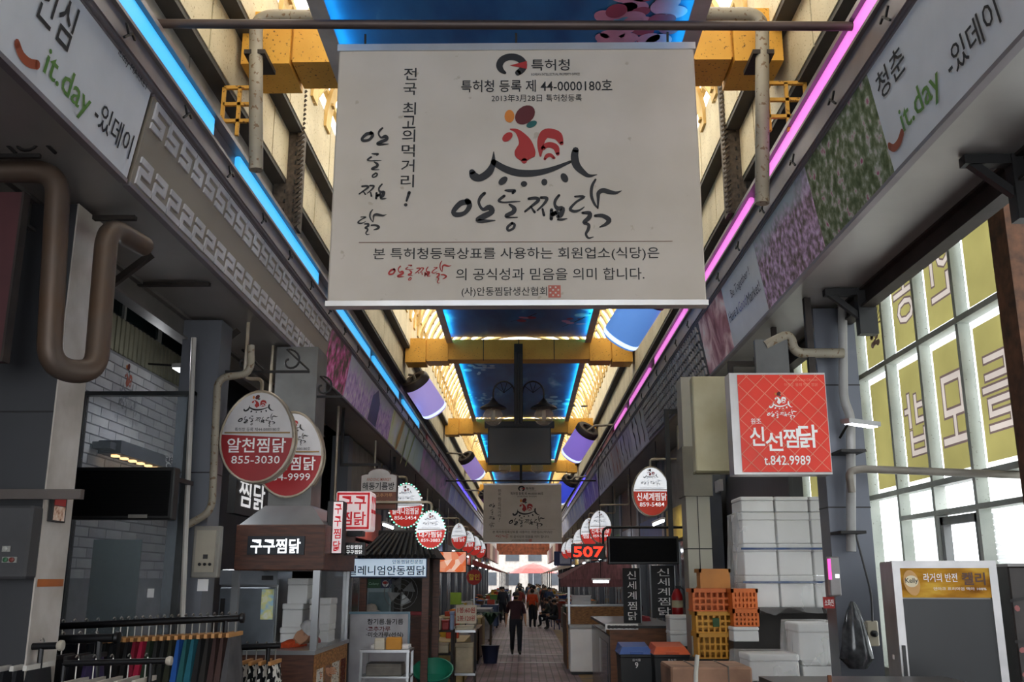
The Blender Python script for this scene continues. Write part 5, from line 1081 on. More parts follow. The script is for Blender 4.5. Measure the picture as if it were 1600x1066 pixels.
a, c = atY(1287, 951, 8.84), atY(1303, 933, 8.84); t = thing('red_tag', 'small red lettered tag below the pink-lit control box', 'tag', (a.x, 8.84, a.z)); part('tag_sheet', MB().box((a.x, 8.835, a.z), (c.x, 8.845, c.z)), INKRED, t); s = Sheet((0, 8.834, 0), (1, 0, 0)); s.fitm('소화전', a.x + .01, a.z + .02, c.x - .01, c.z - .02, WHITEP, .02); s.build(t)
a, c = atY(1310, 1045, 8.6), atY(1362, 940, 8.6); PB = glass_mat('plastic_bag', '8a8c90', .35, .15); bmb = MB(); rr = random.Random(4); n = 14; prof = [(.015, 1.0), (.03, .96), (.06, .85), (.1, .6), (.12, .35), (.13, .15), (.08, 0)]
for r_, zf in prof:
    for k in range(n): q = 2 * math.pi * k / n; bmb.v.append(((a.x + c.x) / 2 + r_ * (1 + rr.uniform(-.18, .18)) * math.cos(q), 8.6 + r_ * .7 * math.sin(q), a.z + (c.z - a.z) * zf))
for i in range(len(prof) - 1):
    for k in range(n): bmb.f.append([i * n + k, (i + 1) * n + k, (i + 1) * n + (k + 1) % n, i * n + (k + 1) % n]); bmb.mi.append(0)
solo('plastic_bag', bmb, mat('bag_grey', '45474a', .15, .1, .5, 14), 'crumpled grey plastic bag hung on the blue-grey pillar', 'bag', smooth=True)
p = atY(1363, 990, 8.7); t = thing('wall_socket', 'beige wall socket with a plug and black cable by the fridge', 'socket', p); part('socket_box', MB().cbox(p, (.1, .05, .21), .01), mat('socket_beige', 'b8b09c', .5), t); part('plug', MB().lathe([(.028, 0), (.028, .05), (.01, .06)], 10, Matrix.Translation(p + Vector((0, -.02, .0))) @ Matrix.Rotation(math.pi / 2, 4, 'X')), BLK, t); part('cable', MB().tube(bend([p + Vector((0, -.03, .1)), atY(1362, 930, 8.68), atY(1345, 865, 8.7), atY(1337, 835, 8.7)], .15), .009, 6), BLK, t)
# cherry of signs: red light box and blank cream box
Y = 8.5; a, c = atY(1160, 738, Y), atY(1287, 586, Y); RL = mat('sign_red_lit', 'd8321e', .35, var=.06, emit=.12); t = thing('box_sign', 'red shop sign with pale diamond lines and brushed white name', 'sign', ((a.x + c.x) / 2, Y, a.z))
part('sign_case', MB().box((a.x - .07, Y + .002, a.z - .02), (c.x + .01, Y + .2, c.z + .02)), ALU, t); part('sign_face', MB().box((a.x, Y - .012, a.z), (c.x, Y, c.z)), RL, t)
s = Sheet((a.x, Y - .013, a.z), (1, 0, 0)); Wd, Hd = c.x - a.x, c.z - a.z; LN = mat('diamond_line', 'e88a70', .5)
for k in range(-6, 8):
    for sg in (1, -1):
        o0 = k * .155; pts = []
        x0 = o0 if sg > 0 else Wd - o0
        ln = [(x0, 0), (x0 + sg * Hd, Hd)]
        lo, hi = max(0, min(1, (0 - x0) / (sg * Hd) if sg > 0 else (Wd - x0) / (sg * Hd))), max(0, min(1, (Wd - x0) / (sg * Hd) if sg > 0 else (0 - x0) / (sg * Hd)))
        if hi - lo > .02: s.stroke([(x0 + sg * Hd * lo, Hd * lo, .006), (x0 + sg * Hd * hi, Hd * hi, .006)], LN, 1); s.g += 1
s.layer = 2; X = lambda px: s.loc(px, 660)[0]; Z = lambda py: s.loc(1220, py)[1]
s.fitm('Andong Braised Chicken', X(1229), Z(597), X(1282), Z(592), LN); s.fitm('아무도 몰래 먹던 찜닭', X(1229), Z(604), X(1282), Z(599), LN); s.g += 1
rooster(s, X(1203), Z(640), X(1240), Z(612), WHITEP, WHITEP); s.g += 1; calligraphy(s, X(1199), Z(656), X(1246), Z(640), WHITEP)
s.fitm('원조', X(1173), Z(663), X(1189), Z(654), WHITEP, .02); s.g += 1
def brush(t_, x0, y0, x1, y1, sl): s.fitm(t_, x0, y0, x1, y1, WHITEP, .05)
for ch, b_ in zip('신선찜닭', ((1170, 667, 1193, 697), (1194, 675, 1221, 705), (1222, 670, 1246, 700), (1246, 664, 1276, 700))): s.fitm(ch, X(b_[0]), Z(b_[3]), X(b_[2]), Z(b_[1]), WHITEP, .04)
s.fitm('t.842.9989', X(1190), Z(727), X(1262), Z(712), WHITEP, .02); s.build(t)
part('bracket', MB().box((c.x - .1, Y + .08, c.z + .02), (c.x - .04, Y + .14, 4.53)), DSTEEL, t); part('bracket', MB().box((a.x + .2, Y + .08, c.z + .02), (a.x + .5, Y + .14, c.z + .35)), mat('bracket_plate', '5c5c5c', .5, .3), t)
Y = 9.6; a, c = atY(1088, 737, Y), atY(1156, 588, Y); t = thing('box_sign', 'blank cream light box behind the red shop sign', 'sign', ((a.x + c.x) / 2, Y, a.z)); part('sign_face', MB().box((a.x, Y, a.z), (c.x, Y + .16, c.z), .012), mat('cream_acrylic', 'c9c3a2', .5, var=.08, dirt='b5ab86'), t); part('sign_edge', MB().box((a.x, Y - .006, a.z - .012), (c.x, Y + .17, a.z + .005)), mat('mossy_edge', '6f6a4c', .7), t); part('bracket', MB().box((c.x - .1, Y + .05, c.z), (c.x - .05, Y + .1, c.z + .12)), DSTEEL, t); part('bracket', MB().box((c.x - .1, Y + .05, c.z + .12), (2.62, Y + .1, c.z + .17)), DSTEEL, t); part('bracket', MB().box((2.57, Y + .05, c.z + .17), (2.62, Y + .1, 4.53)), DSTEEL, t)
# drinks fridge and patterned cabinet
FX, FY = 2.6, 7.0; rz = math.radians(-12)
t = thing('drinks_fridge', 'tall glass-door drinks fridge with a golden beer advert strip', 'fridge', (FX, FY, 0), rz); w_ = .68; hh = 2.12
part('fridge_body', MB().box((0, .04, .08), (w_, .62, hh), .012), mat('fridge_white', '9c9a98', .4, .2), t, False, True)
fr_ = part('door', MB().box((.0, 0, .1), (.05, .04, hh)).box((w_ - .05, 0, .1), (w_, .04, hh)).box((.05, 0, hh - .05), (w_ - .05, .04, hh)).box((.05, 0, .1), (w_ - .05, .04, .18)), mat('door_frame', 'b8b6b6', .35, .3), t, False, True)
part('door_glass', MB().box((.05, .012, .18), (w_ - .05, .03, hh - .26)), mat('fridge_glass', '2c2e30', .35, .0, .2, 1, spec=.25), fr_, False, True); part('handle', MB().box((.015, -.03, 1.1), (.035, 0, 1.55)), BLK, fr_, False, True)
part('advert_strip', MB().box((.05, .006, hh - .25), (w_ - .05, .03, hh - .05)), photo('advert_gold', [(.3, '6a3a14'), (.5, 'b8842c'), (.7, 'e0b850')], 3, stretch=(1, 1, 3)), fr_, False, True)
part('door_lock', MB().cbox((-.005, .3, 1.45), (.01, .05, .03)), WHITEP, t, False, True)
s = Sheet((0, .005, 0), (1, 0, 0)); s.fitm('라거의 반전', .2, hh - .145, .42, hh - .085, WHITEP, .02); s.fitm('켈리', .45, hh - .165, .6, hh - .08, mat('advert_dark', '4a2414', .5), .05); s.fitm('덴마크 프리미엄 맥아 100%', .26, hh - .2, .6, hh - .18, WHITEP)
s.ell(.12, hh - .15, .052, .088, mat('can_amber', 'c9923a', .4), .18); s.layer = 1; s.ell(.12, hh - .14, .044, .04, mat('can_cream', 'e8d8b0', .4)); s.layer = 2; s.fitm('Kelly', .078, hh - .16, .162, hh - .118, INK, .03)
for k_, (m2, mm) in s.by.items(): part('lettering', m2, mm, fr_, False, True)
t = thing('display_cabinet', 'dark cabinet printed with cherry blossom branches next to the drinks fridge', 'cabinet', (3.36, 6.9, 0), rz)
part('cabinet_body', MB().box((0, 0, 0), (.75, .6, 2.08), .01), mat('cabinet_brownblack', '2c2420', .5, var=.4, scale=5), t, False, True); s = Sheet((0, -.002, 0), (1, 0, 0)); rr = random.Random(11); TW = mat('branch_dark', '14100f', .6); PK = mat('blossom_dusky', '9a5a58', .6)
for k in range(6):
    x, z = 0, .5 + k * .27; pts = []
    for j in range(7): pts.append((min(.74, x), min(2.0, z), .022 - j * .002)); x += .11; z += rr.uniform(-.05, .09)
    s.stroke(pts, TW)
    for j in range(9): q = rr.choice(pts); s.layer = 1; s.ell(min(.72, max(.03, q[0] + rr.uniform(-.06, .06))), q[1] + rr.uniform(-.07, .07), .022, .018, PK, rr.uniform(0, 3), 7); s.layer = 0
for k_, (m2, mm) in s.by.items(): part('blossom_print', m2, mm, t, False, True)
part('top_trim', MB().box((0, -.01, 2.08), (.75, .61, 2.1)), mat('trim_grey', '8a8684', .4), t, False, True)
t = thing('chest_cooler', 'low dark steel-edged cooler top before the drinks fridge', 'cooler', (2.05, 6.1, 0)); part('cooler_body', MB().box((1.5, 5.9, 0), (2.62, 6.4, 1.36), .01), mat('cooler_black', '1c1c1e', .4, .2), t); part('steel_edge', MB().box((1.48, 5.88, 1.36), (2.64, 6.42, 1.4)), mat('edge_steel', '5c5a5a', .35, .7), t); part('screw', MB().cbox((1.8, 6.0, 1.42), (.02, .02, .05)), mat('rusty', '7a4a2c', .7), t)

# foam boxes wrapped in plastic --------------------------------------------------
WRAP = sheet_mat('plastic_wrap', 'ffffff', .74); DK = mat('shelf_dark', '2a2624', .7)
t = thing('stock_shelf', 'dark wooden stock shelf carrying the wrapped foam boxes', 'shelf', (2.9, 11.0, 0))
part('shelf_top', MB().box((2.3, 10.6, 1.64), (3.5, 11.3, 1.7)), DK, t)
for x, y in ((2.4, 10.65), (3.44, 10.65), (2.4, 11.24), (3.44, 11.24)): part('leg', MB().box((x - .06, y - .04, 0), (x + .06, y + .04, 1.64)), DK, t)
part('back_board', MB().box((2.42, 11.22, .1), (3.44, 11.26, 1.64)), DK, t)
nm = ('first', 'second', 'third')
for r in range(3):
    for k in range(3):
        z0 = 1.7 + r * .335; x0 = 2.37 + k * .375
        foam_box(x0, x0 + .365, 10.66, 11.2, z0, z0 + .33, '%s foam box from the crates in the %s wrapped layer on the shelf' % (nm[k], ('bottom', 'middle', 'upper')[r]), 'wrapped foam boxes on the dark shelf')
for k in range(3): foam_box(2.37 + k * .375, 2.735 + k * .375, 10.66, 11.15, 2.71, 2.87, ('first', 'second', 'third')[k] + ' shallow foam box on top of the plastic wrap, counted from the crates', 'shallow foam boxes atop the wrap')
def drape(x0, x1, y0, y1, z0, z1, seed, flare=.06):
    r = random.Random(seed); mb = MB(); n = 40; per = []
    for i in range(n):
        f = i / n * 4; k = int(f); u = f - k
        per.append(((x0 + (x1 - x0) * u, y0), (x1, y0 + (y1 - y0) * u), (x1 - (x1 - x0) * u, y1), (x0, y1 - (y1 - y0) * u))[k])
    lv = [(z1, 0), (z1 - (z1 - z0) * .3, .012), (z1 - (z1 - z0) * .65, .03), (z0, flare)]; cx, cy = (x0 + x1) / 2, (y0 + y1) / 2
    for li, (z, e) in enumerate(lv):
        for i, (x, y) in enumerate(per):
            w = e * (1 + .8 * math.sin(i * 2.1 + seed) + r.uniform(-.3, .3)); d = Vector((x - cx, y - cy)).normalized(); mb.v.append((x + d.x * w, y + d.y * w, z + (r.uniform(-.05, .05) if li == 3 else 0)))
    for l in range(3):
        for i in range(n): mb.f.append([l * n + i, (l + 1) * n + i, (l + 1) * n + (i + 1) % n, l * n + (i + 1) % n]); mb.mi.append(0)
    mb.f.append(list(range(n))); mb.mi.append(0); return mb
solo('plastic_sheet', drape(2.34, 3.52, 10.62, 11.24, 1.66, 2.705, 3, .09), WRAP, 'clear plastic sheet wrapped round the tall foam box stack', 'sheet', smooth=True)
for z in (1.95, 2.3): solo('blue_strap', MB().box((2.34, 10.612, z), (3.5, 10.622, z + .022)), mat('strap_blue', '2c4a78', .5), ('lower' if z < 2 else 'upper') + ' blue strap round the wrapped foam boxes', 'strap', 'blue straps')
st = solo('pallet_stand', MB().box((2.1, 9.55, 0), (3.1, 10.25, 1.06), .01), DK, 'dark stand under the low wrapped foam boxes', 'stand')
foam_box(2.64, 3.08, 9.62, 10.1, 1.06, 1.24, 'wide foam box at the foot of the blue-grey pillar'); foam_box(2.62, 2.98, 9.64, 10.1, 1.24, 1.58, 'tall foam box wrapped in plastic beside the blue-grey pillar')
solo('plastic_sheet', drape(2.6, 3.0, 9.6, 10.14, 1.23, 1.6, 9, .03), WRAP, 'clear plastic sheet over the tall foam box beside the pillar', 'sheet', smooth=True)
foam_box(2.12, 2.6, 9.56, 10.0, 1.06, 1.3, 'flat foam box with a moulded lid under loose plastic'); solo('plastic_sheet', drape(2.05, 2.56, 9.5, 10.05, .98, 1.32, 21, .12), WRAP, 'loose plastic sheet spread over the flat foam box', 'sheet', smooth=True)
# crates
CRO = mat('crate_orange', 'd86a1c', .5, var=.12); CRY = mat('crate_yellow', 'd8981c', .5, var=.12)
def crate(x0, x1, y0, y1, z0, z1, m, label, tilt=0.0, grid=(6, 3)):
    t = thing('plastic_crate', label, 'crate', ((x0 + x1) / 2, (y0 + y1) / 2, z0), 0, 'orange and yellow plastic crates'); hx, hy, hz = (x1 - x0) / 2, (y1 - y0) / 2, z1 - z0
    t.rotation_euler = (tilt, 0, 0)
    part('floor_plate', MB().box((-hx + .01, -hy + .01, 0), (hx - .01, hy - .01, .015)), m, t, False, True)
    part('rim', MB().box((-hx, -hy, hz - .04), (hx, -hy + .025, hz)).box((-hx, hy - .025, hz - .04), (hx, hy, hz)).box((-hx, -hy, hz - .04), (-hx + .025, hy, hz)).box((hx - .025, -hy, hz - .04), (hx, hy, hz)), m, t, False, True)
    part('side_wall', MB().box((-hx + .02, -hy + .02, 0), (-hx + .035, hy - .02, hz - .04)), m, t, False, True); part('side_wall', MB().box((hx - .035, -hy + .02, 0), (hx - .02, hy - .02, hz - .04)), m, t, False, True); part('side_wall', MB().box((-hx + .02, hy - .035, 0), (hx - .02, hy - .02, hz - .04)), m, t, False, True)
    for k in range(grid[0] + 1): x = -hx + .02 + (2 * hx - .04) * k / grid[0]; part('grid_rib', MB().box((x - .011, -hy + .004, .01), (x + .011, -hy + .022, hz - .04)), m, t, False, True)
    for k in range(1, grid[1]): z = .01 + (hz - .05) * k / grid[1]; part('grid_rib', MB().box((-hx + .02, -hy + .006, z - .011), (hx - .02, -hy + .022, z + .011)), m, t, False, True)
    return t
Y = 10.6
b0 = pxbox(1090, 990, 1146, 1030, Y); st = solo('crate_stand', MB().box((b0[0] - .02, Y - .02, 0), (b0[1] + .005, Y + .4, b0[2] - .003)), DK, 'dark stand under the plastic crates', 'stand')
crate(b0[0], b0[1], Y, Y + .36, b0[2], b0[3], CRY, 'lowest yellow crate of the taller stack'); b1 = pxbox(1087, 956, 1145, 990, Y); crate(b1[0], b1[1], Y, Y + .36, b0[3] + .002, b1[3], CRY, 'yellow crate with a green patch in the taller stack')
pt = atY(1119, 973, Y - .004); solo('green_patch', MB().cbox(pt, (.07, .01, .09), .004), mat('patch_green', '2c5a30', .6), 'green patch on the middle yellow crate', 'patch')
b2 = pxbox(1082, 920, 1142, 956, Y); crate(b2[0], b2[1], Y, Y + .36, b1[3] + .002, b2[3], CRO, 'orange crate on the yellow crates'); b3 = pxbox(1094, 889, 1142, 920, Y); crate(b3[0], b3[1], Y + .02, Y + .32, b2[3] + .003, b3[3], mat('crate_tan', 'c07a28', .5), 'fine-meshed orange basket topping the taller stack', 0, (14, 8))
Y2 = 10.3; c0 = pxbox(1146, 980, 1186, 1003, Y2); foam_box(c0[0], c0[1], Y2, Y2 + .25, c0[2], c0[3], 'strapped foam box beneath the short crate stack'); solo('box_rest', MB().box((c0[0], Y2, 0), (c0[1], Y2 + .25, c0[2] - .002)), DK, 'dark block under the strapped foam box', 'block')
c1 = pxbox(1146, 952, 1187, 980, Y2); crate(c1[0], c1[1], Y2, Y2 + .25, c0[3] + .003, c1[3], CRO, 'lower orange crate of the short stack'); c2 = pxbox(1144, 920, 1184, 952, Y2); crate(c2[0], c2[1], Y2, Y2 + .25, c1[3] + .003, c2[3], CRO, 'upper orange crate of the short stack behind the plastic')
# wooden bundle in front
a, c = atY(1050, 1100, 8.0), atY(1175, 1043, 8.0); t = thing('parcel_bundle', 'brown cardboard bundle tied with string before the crates', 'bundle', ((a.x + c.x) / 2, 8, 0)); part('carton', MB().box((a.x, 8.0, 0), (c.x, 8.6, c.z), .015), mat('carton_brown', 'a07a62', .8, var=.3), t)
for f in (.3, .7): part('string', MB().box((a.x + (c.x - a.x) * f, 7.995, 0), (a.x + (c.x - a.x) * f + .01, 8.605, c.z + .006)), mat('string_grey', '6a6058', .8), t)
p = atY(1087, 1055, 7.95); solo('hook_stick', MB().tube(bend([p + Vector((-.02, 0, -1.2)), p, p + Vector((.02, 0, .15))], .05), .018, 8), mat('stick_white', 'c9c6bc', .5), 'white bent stick leaning on the cardboard bundle', 'stick', smooth=True)
# cream pillar and dark facade
t = pillar(2.03, 2.33, 12.2, 12.55, 4.53, mat('pillar_cream', 'a9a698', .55, .1, .08, 1), 'cream clad pillar beside the plastic crates', (2.35, 3.0, 3.6))
part('panel_joint', MB().box((2.17, 12.195, 0), (2.18, 12.2, 3.0)), BLK, t); part('cap_box', MB().box((2.0, 12.12, 3.0), (2.36, 12.6, 3.62)), mat('pillar_taupe', '7d786c', .55), t)
FB = mat('facade_black', '232427', .45, .1, .3, 3, stretch=(8, 8, 1))
t = thing('shop_facade', 'black boarded shop facade with white letters behind the crates', 'facade', (3.35, 13.5, 0), kind='structure')
a, c = atX(1095, 832, 3.25), atX(1215, 738, 3.25); part('sign_board', MB().box((3.25, 11.9, 2.55), (3.42, 15.6, 3.6)), FB, t)
part('stone_wall', MB().box((3.36, 11.9, 0), (3.44, 15.6, 2.55)), mat('stone_dark', '3a3632', .8, var=.4, scale=12), t); rr = random.Random(5); ST = [mat('stone_%d' % k, cc, .8, bump=.3) for k, cc in enumerate(('7a746a', '5e584e', '8a857a'))]
z = 1.5
while z < 2.5:
    y = 12.0
    while y < 15.4:
        d = rr.uniform(.14, .24)
        if not any(((y + d / 2 - cy) / .22) ** 2 + ((z + .05 - 1.7) / .62) ** 2 < 1 for cy in (13.2, 14.1)): part('stone', MB().box((3.325, y, z), (3.365, y + d - .02, z + .1), .012), ST[rr.randrange(3)], t)
        y += d
    z += .12
for cy in (13.2, 14.1): part('arch_opening', MB().prism([(3.35, cy + .2 * math.cos(q), 1.7 + .58 * math.sin(q)) for q in [math.pi * i / 12 for i in range(13)]] + [(3.35, cy - .2, .9), (3.35, cy + .2, .9)], (.02, 0, 0)), BLK, t)
s = Sheet((3.25, 0, 0), (0, -1, 0)); s.fit('신세계찜닭', (1062, 790), (1113, 785), (1062, 748), WLIT, .03); s.build(t)
part('plate', MB().box((3.15, atX(1130, 760, 3.2).y, atX(1123, 770, 3.2).z), (3.2, atX(1116, 760, 3.2).y, atX(1123, 752, 3.2).z)), WHITEP, t)
# dot display, number display
Y = 13.6; a, c = atY(950, 882, Y), atY(1060, 838, Y); t = thing('dot_display', 'black dot-matrix display over the market counter', 'display', ((a.x + c.x) / 2, Y, a.z), group='black dot displays'); dotboard(t, a, c, Y); part('hanger', MB().box((c.x - .12, Y + .04, c.z), (c.x - .06, Y + .1, 4.3)), BLK, t); part('arm', MB().box((c.x - .12, Y + .04, 4.3), (2.55, Y + .1, 4.36)), BLK, t); part('arm', MB().box((2.49, Y + .04, 4.36), (2.55, Y + .1, 4.535)), BLK, t)
Y = 15.0; a, c = atY(893, 874, Y), atY(946, 850, Y); t = thing('number_display', 'black display showing the red digits 507', 'display', ((a.x + c.x) / 2, Y, a.z)); part('display_case', MB().box((a.x, Y, a.z), (c.x, Y + .1, c.z), .01), BLK, t); s = Sheet((0, Y - .002, 0), (1, 0, 0)); s.fb('507', 896, 854, 943, 871, glow('digit_red', 'ff2a14', 4), .05); s.build(t)
part('arm', MB().tube(bend([(c.x - .03, Y + .06, c.z), (c.x - .03, Y + .06, c.z + .25), (2.6, Y + .06, c.z + .25), (2.6, Y + .06, 4.53)], .1), .02, 8), IRON, t, True)
# market counter
CW_ = mat('counter_wood', '7a4c2e', .55, var=.3, scale=4, stretch=(1, 1, 6)); t = thing('market_counter', 'wooden market counter with a glass side and white name strip', 'counter', (1.75, 16.5, 0))
part('counter_front', MB().box((1.34, 15.7, 0), (2.4, 15.74, 1.24)), CW_, t); part('counter_side', MB().box((1.32, 15.72, 0), (1.36, 19.6, 1.12)), mat('side_glassy', '4c4c50', .2, .3, .3, 2), t); part('counter_top', MB().box((1.3, 15.68, 1.24), (2.42, 19.6, 1.28)), mat('top_dark', '2a2522', .4), t)
part('corner_post', MB().box((2.3, 15.68, 0), (2.42, 15.75, 1.3)), OSB, t); part('side_window', MB().box((1.312, 16.0, .3), (1.32, 17.6, 1.0)), glass_mat('counter_glass', '6a707a', .3), t)
a, c = atY(946, 984, 15.69), atY(997, 975, 15.69); part('name_strip', MB().box((a.x, 15.685, a.z), (c.x, 15.7, c.z)), WHITEP, t); s = Sheet((0, 15.684, 0), (1, 0, 0)); s.fb('풍산장터신세계점', 949, 977, 994, 983, INK, .03); s.build(t)
for bx, mcol, lb in (((975, 888, 999, 974), '111113', 'black upright banner with five white brushed syllables'), ((1020, 884, 1053, 966), '17181b', 'wider black upright banner half covered by a plant stem')):
    Yb = 16.4 if bx[0] < 1000 else 15.2; a, c = atY(bx[0], bx[3], Yb), atY(bx[2], bx[1], Yb); t = thing('upright_banner', lb, 'banner', ((a.x + c.x) / 2, Yb, a.z), group='black upright banners'); part('banner_sheet', MB().box((a.x, Yb, a.z), (c.x, Yb + .03, c.z)), mat('banner_' + mcol, mcol, .6), t)
    part('banner_pole', MB().tube([(c.x + .01, Yb + .02, 0 if Yb > 16 else 0), (c.x + .01, Yb + .02, c.z)], .012, 6), STEELG, t, True)
    s = Sheet((0, Yb - .002, 0), (1, 0, 0)); n = 5; hx = (c.z - a.z) / (n + .4)
    for i, ch in enumerate('신세계찜닭'): s.fitm(ch, a.x + (c.x - a.x) * .25, c.z - hx * (i + 1.1), a.x + (c.x - a.x) * .78, c.z - hx * (i + .3), WHITEP, 0)
    s.build(t)
person('vendor in a red floral apron behind the market counter', (1.98, 17.4, 0), 0, 1.6, None, '8c3038', '2a2a30', sleeve=True, apron='d06a64', hair='17110f')
# bins
def bin_(px0, px1, Y, lidc, label):
    a, c = atY(px0, 1012, Y), atY(px1, 1012, Y); w_ = c.x - a.x; cx = (a.x + c.x) / 2; zt = a.z
    t = thing('wheeled_bin', label, 'bin', (cx, Y + .28, 0), group='wheeled bins'); h_ = w_ / 2
    B_ = mat('bin_black', '1d2022', .5)
    part('bin_body', MB().hexa([(-h_ * .78, -.2, .08), (h_ * .78, -.2, .08), (h_ * .78, .22, .08), (-h_ * .78, .22, .08), (-h_ * .96, -.27, zt - .1), (h_ * .96, -.27, zt - .1), (h_ * .96, .27, zt - .1), (-h_ * .96, .27, zt - .1)]), B_, t, False, True)
    part('bin_rim', MB().box((-h_, -.29, zt - .12), (h_, .29, zt - .08), .01), B_, t, False, True)
    l_ = part('lid', MB().hexa([(-h_ * 1.02, -.3, zt - .08), (h_ * 1.02, -.3, zt - .08), (h_ * 1.02, .3, zt - .08), (-h_ * 1.02, .3, zt - .08), (-h_ * .8, -.18, zt), (h_ * .8, -.18, zt), (h_ * .85, .28, zt + .03), (-h_ * .85, .28, zt + .03)]), mat('lid_' + lidc, lidc, .45), t, False, True)
    part('lid_grip', MB().box((-.08, -.33, zt - .075), (.08, -.3, zt - .05)), MATS['lid_' + lidc], l_, False, True)
    for sg in (-1, 1): part('wheel', MB().lathe([(.02, -.025), (.09, -.025), (.1, 0), (.09, .025), (.02, .025)], 12, Matrix.Translation((sg * h_ * .7, .25, .1)) @ Matrix.Rotation(math.pi / 2, 4, 'Y')), BLK, t, True, True)
    s = Sheet((0, -.275, 0), (1, 0, 0)); s.fitm('9', -.02, zt - .24, .02, zt - .17, WHITEP, .02); s.fitm('음식물', -.05, zt - .16, .05, zt - .13, WHITEP)
    for k_, (m2, mm) in s.by.items(): part('lettering', m2, mm, t, False, True)
bin_(968, 1020, 12.3, '2a5aa8', 'black wheeled bin with a blue lid beside the market counter'); bin_(1021, 1078, 12.0, 'd8561c', 'black wheeled bin with an orange lid beside the blue-lidded one')
# extinguisher and foam boxes by the pillar
Y = 13.2; lo = pxbox(1047, 962, 1085, 1010, Y); st = solo('low_cabinet', MB().box((lo[0] - .05, Y - .02, 0), (lo[1] + .05, Y + .5, lo[2] - .002)), mat('cabinet_teal', '2e4a44', .6), 'low dark green cabinet under two foam boxes by the cream pillar', 'cabinet')
md = (lo[2] + lo[3]) / 2; foam_box(lo[0], lo[1] - .03, Y, Y + .35, lo[2], md, 'printed foam box on the low green cabinet'); foam_box(lo[0], lo[1], Y, Y + .35, md + .002, lo[3], 'upper foam box by the cream pillar')
e = thing('fire_extinguisher', 'red fire extinguisher standing by the cream pillar', 'extinguisher', (atY(1059, 961, 14.2).x, 14.2, atY(1059, 961, 14.2).z)); RE = mat('extinguisher_red', 'b01a1c', .3)
part('cylinder_body', MB().lathe([(.075, 0), (.08, .02), (.08, .26), (.05, .33), (.025, .36)], 16), RE, e, True, True); part('valve', MB().box((-.02, -.02, .36), (.06, .02, .4)), BLK, e, False, True); part('hose', MB().tube(bend([(.05, 0, .38), (.11, 0, .34), (.1, 0, .1)], .05), .012, 6), BLK, e, True, True); part('instruction_label', MB().lathe([(.0815, .1), (.0815, .2)], 16), mat('label_cream', 'cfc4a0', .5), e, True, True)
solo('extinguisher_stand', MB().box((e.location.x - .12, 14.05, 0), (e.location.x + .12, 14.35, e.location.z)), DK, 'dark block under the fire extinguisher', 'stand')
# ================================================================== MID AND FAR STALLS
def slab(name, bx, Y, dp, m, label, cat, group=None, bev=.01):
    x0, x1, z0, z1 = pxbox(*bx, Y); return solo(name, MB().box((x0, Y, max(0, z0)), (x1, Y + dp, z1), bev), m, label, cat, group)
TUBEL = glow('tube_white', 'f2f8ff', 20)
def tube_light(x, y, z, ln, label, ax='x', group='fluorescent tubes'):
    t = thing('tube_light', label, 'light', (x, y, z), group=group); d = (ln / 2, 0, 0) if ax == 'x' else (0, ln / 2, 0)
    part('tube', MB().tube([(-d[0], -d[1], 0), (d[0], d[1], 0)], .022, 8), TUBEL, t, True, True); part('tray', MB().cbox((0, 0, .045), (ln + .06 if ax == 'x' else .07, .07 if ax == 'x' else ln + .06, .04)), WHITEP, t, False, True)
    part('drop_rod', MB().tube([(0, 0, .06), (0, 0, 4.53 - z)], .008, 5), IRON, t, False, True); return t
# arched oil-shop sign
Y = 14.4; x0, x1, z0, z1 = pxbox(563, 733, 620, 795, Y); t = thing('arched_sign', 'arch-topped oil shop sign, white above and brown below', 'sign', ((x0 + x1) / 2, Y, z0)); zm = z0 + (z1 - z0) * .42; zs = z0 + (z1 - z0) * .86; xm = (x0 + x1) / 2
outl = [(x0, z0), (x1, z0), (x1, zs - .02), (x1 - .06, zs)] + [(xm + (x1 - xm - .1) * math.cos(q), zs + (z1 - zs) * math.sin(q)) for q in [math.pi * i / 10 for i in range(11)]] + [(x0 + .06, zs), (x0, zs - .02)]
part('sign_frame', MB().prism([(x + (x - xm) * .06, Y + .01, z + (z - (z0 + z1) / 2) * .05) for x, z in outl][::-1], (0, .1, 0)), mat('sign_frame_brown', '4a2c22', .5), t); part('sign_face', MB().prism([(x, Y, z) for x, z in outl][::-1], (0, .04, 0)), mat('sign_offwhite', 'cfcac6', .5), t)
s = Sheet((0, Y - .001, 0), (1, 0, 0)); s.rect(x0, z0, x1, zm, mat('sign_brown', '7d4630', .5)); s.layer = 1; s.fb('ANDONG MARKET', 573, 747, 611, 752, SMILE, .01); s.fb('해동기름방', 566, 754, 616, 766, INK, .04); s.fb('참깨.고추가루', 572, 771, 613, 777, mat('letter_tan', 'd89a60', .5), .02); s.fb('기름짜는집', 576, 782, 608, 787, mat('letter_tan', '', .5)); s.build(t)
part('bracket', MB().box((x0 - .3, Y + .03, z1 + .05), (xm, Y + .07, z1 + .09)), IRON, t); part('bracket', MB().box((x0 - .34, Y + .03, z1 + .05), (x0 - .3, Y + .07, 4.53)), IRON, t); part('bracket', MB().box((xm - .02, Y + .03, z1 - .05), (xm + .02, Y + .07, z1 + .09)), IRON, t)
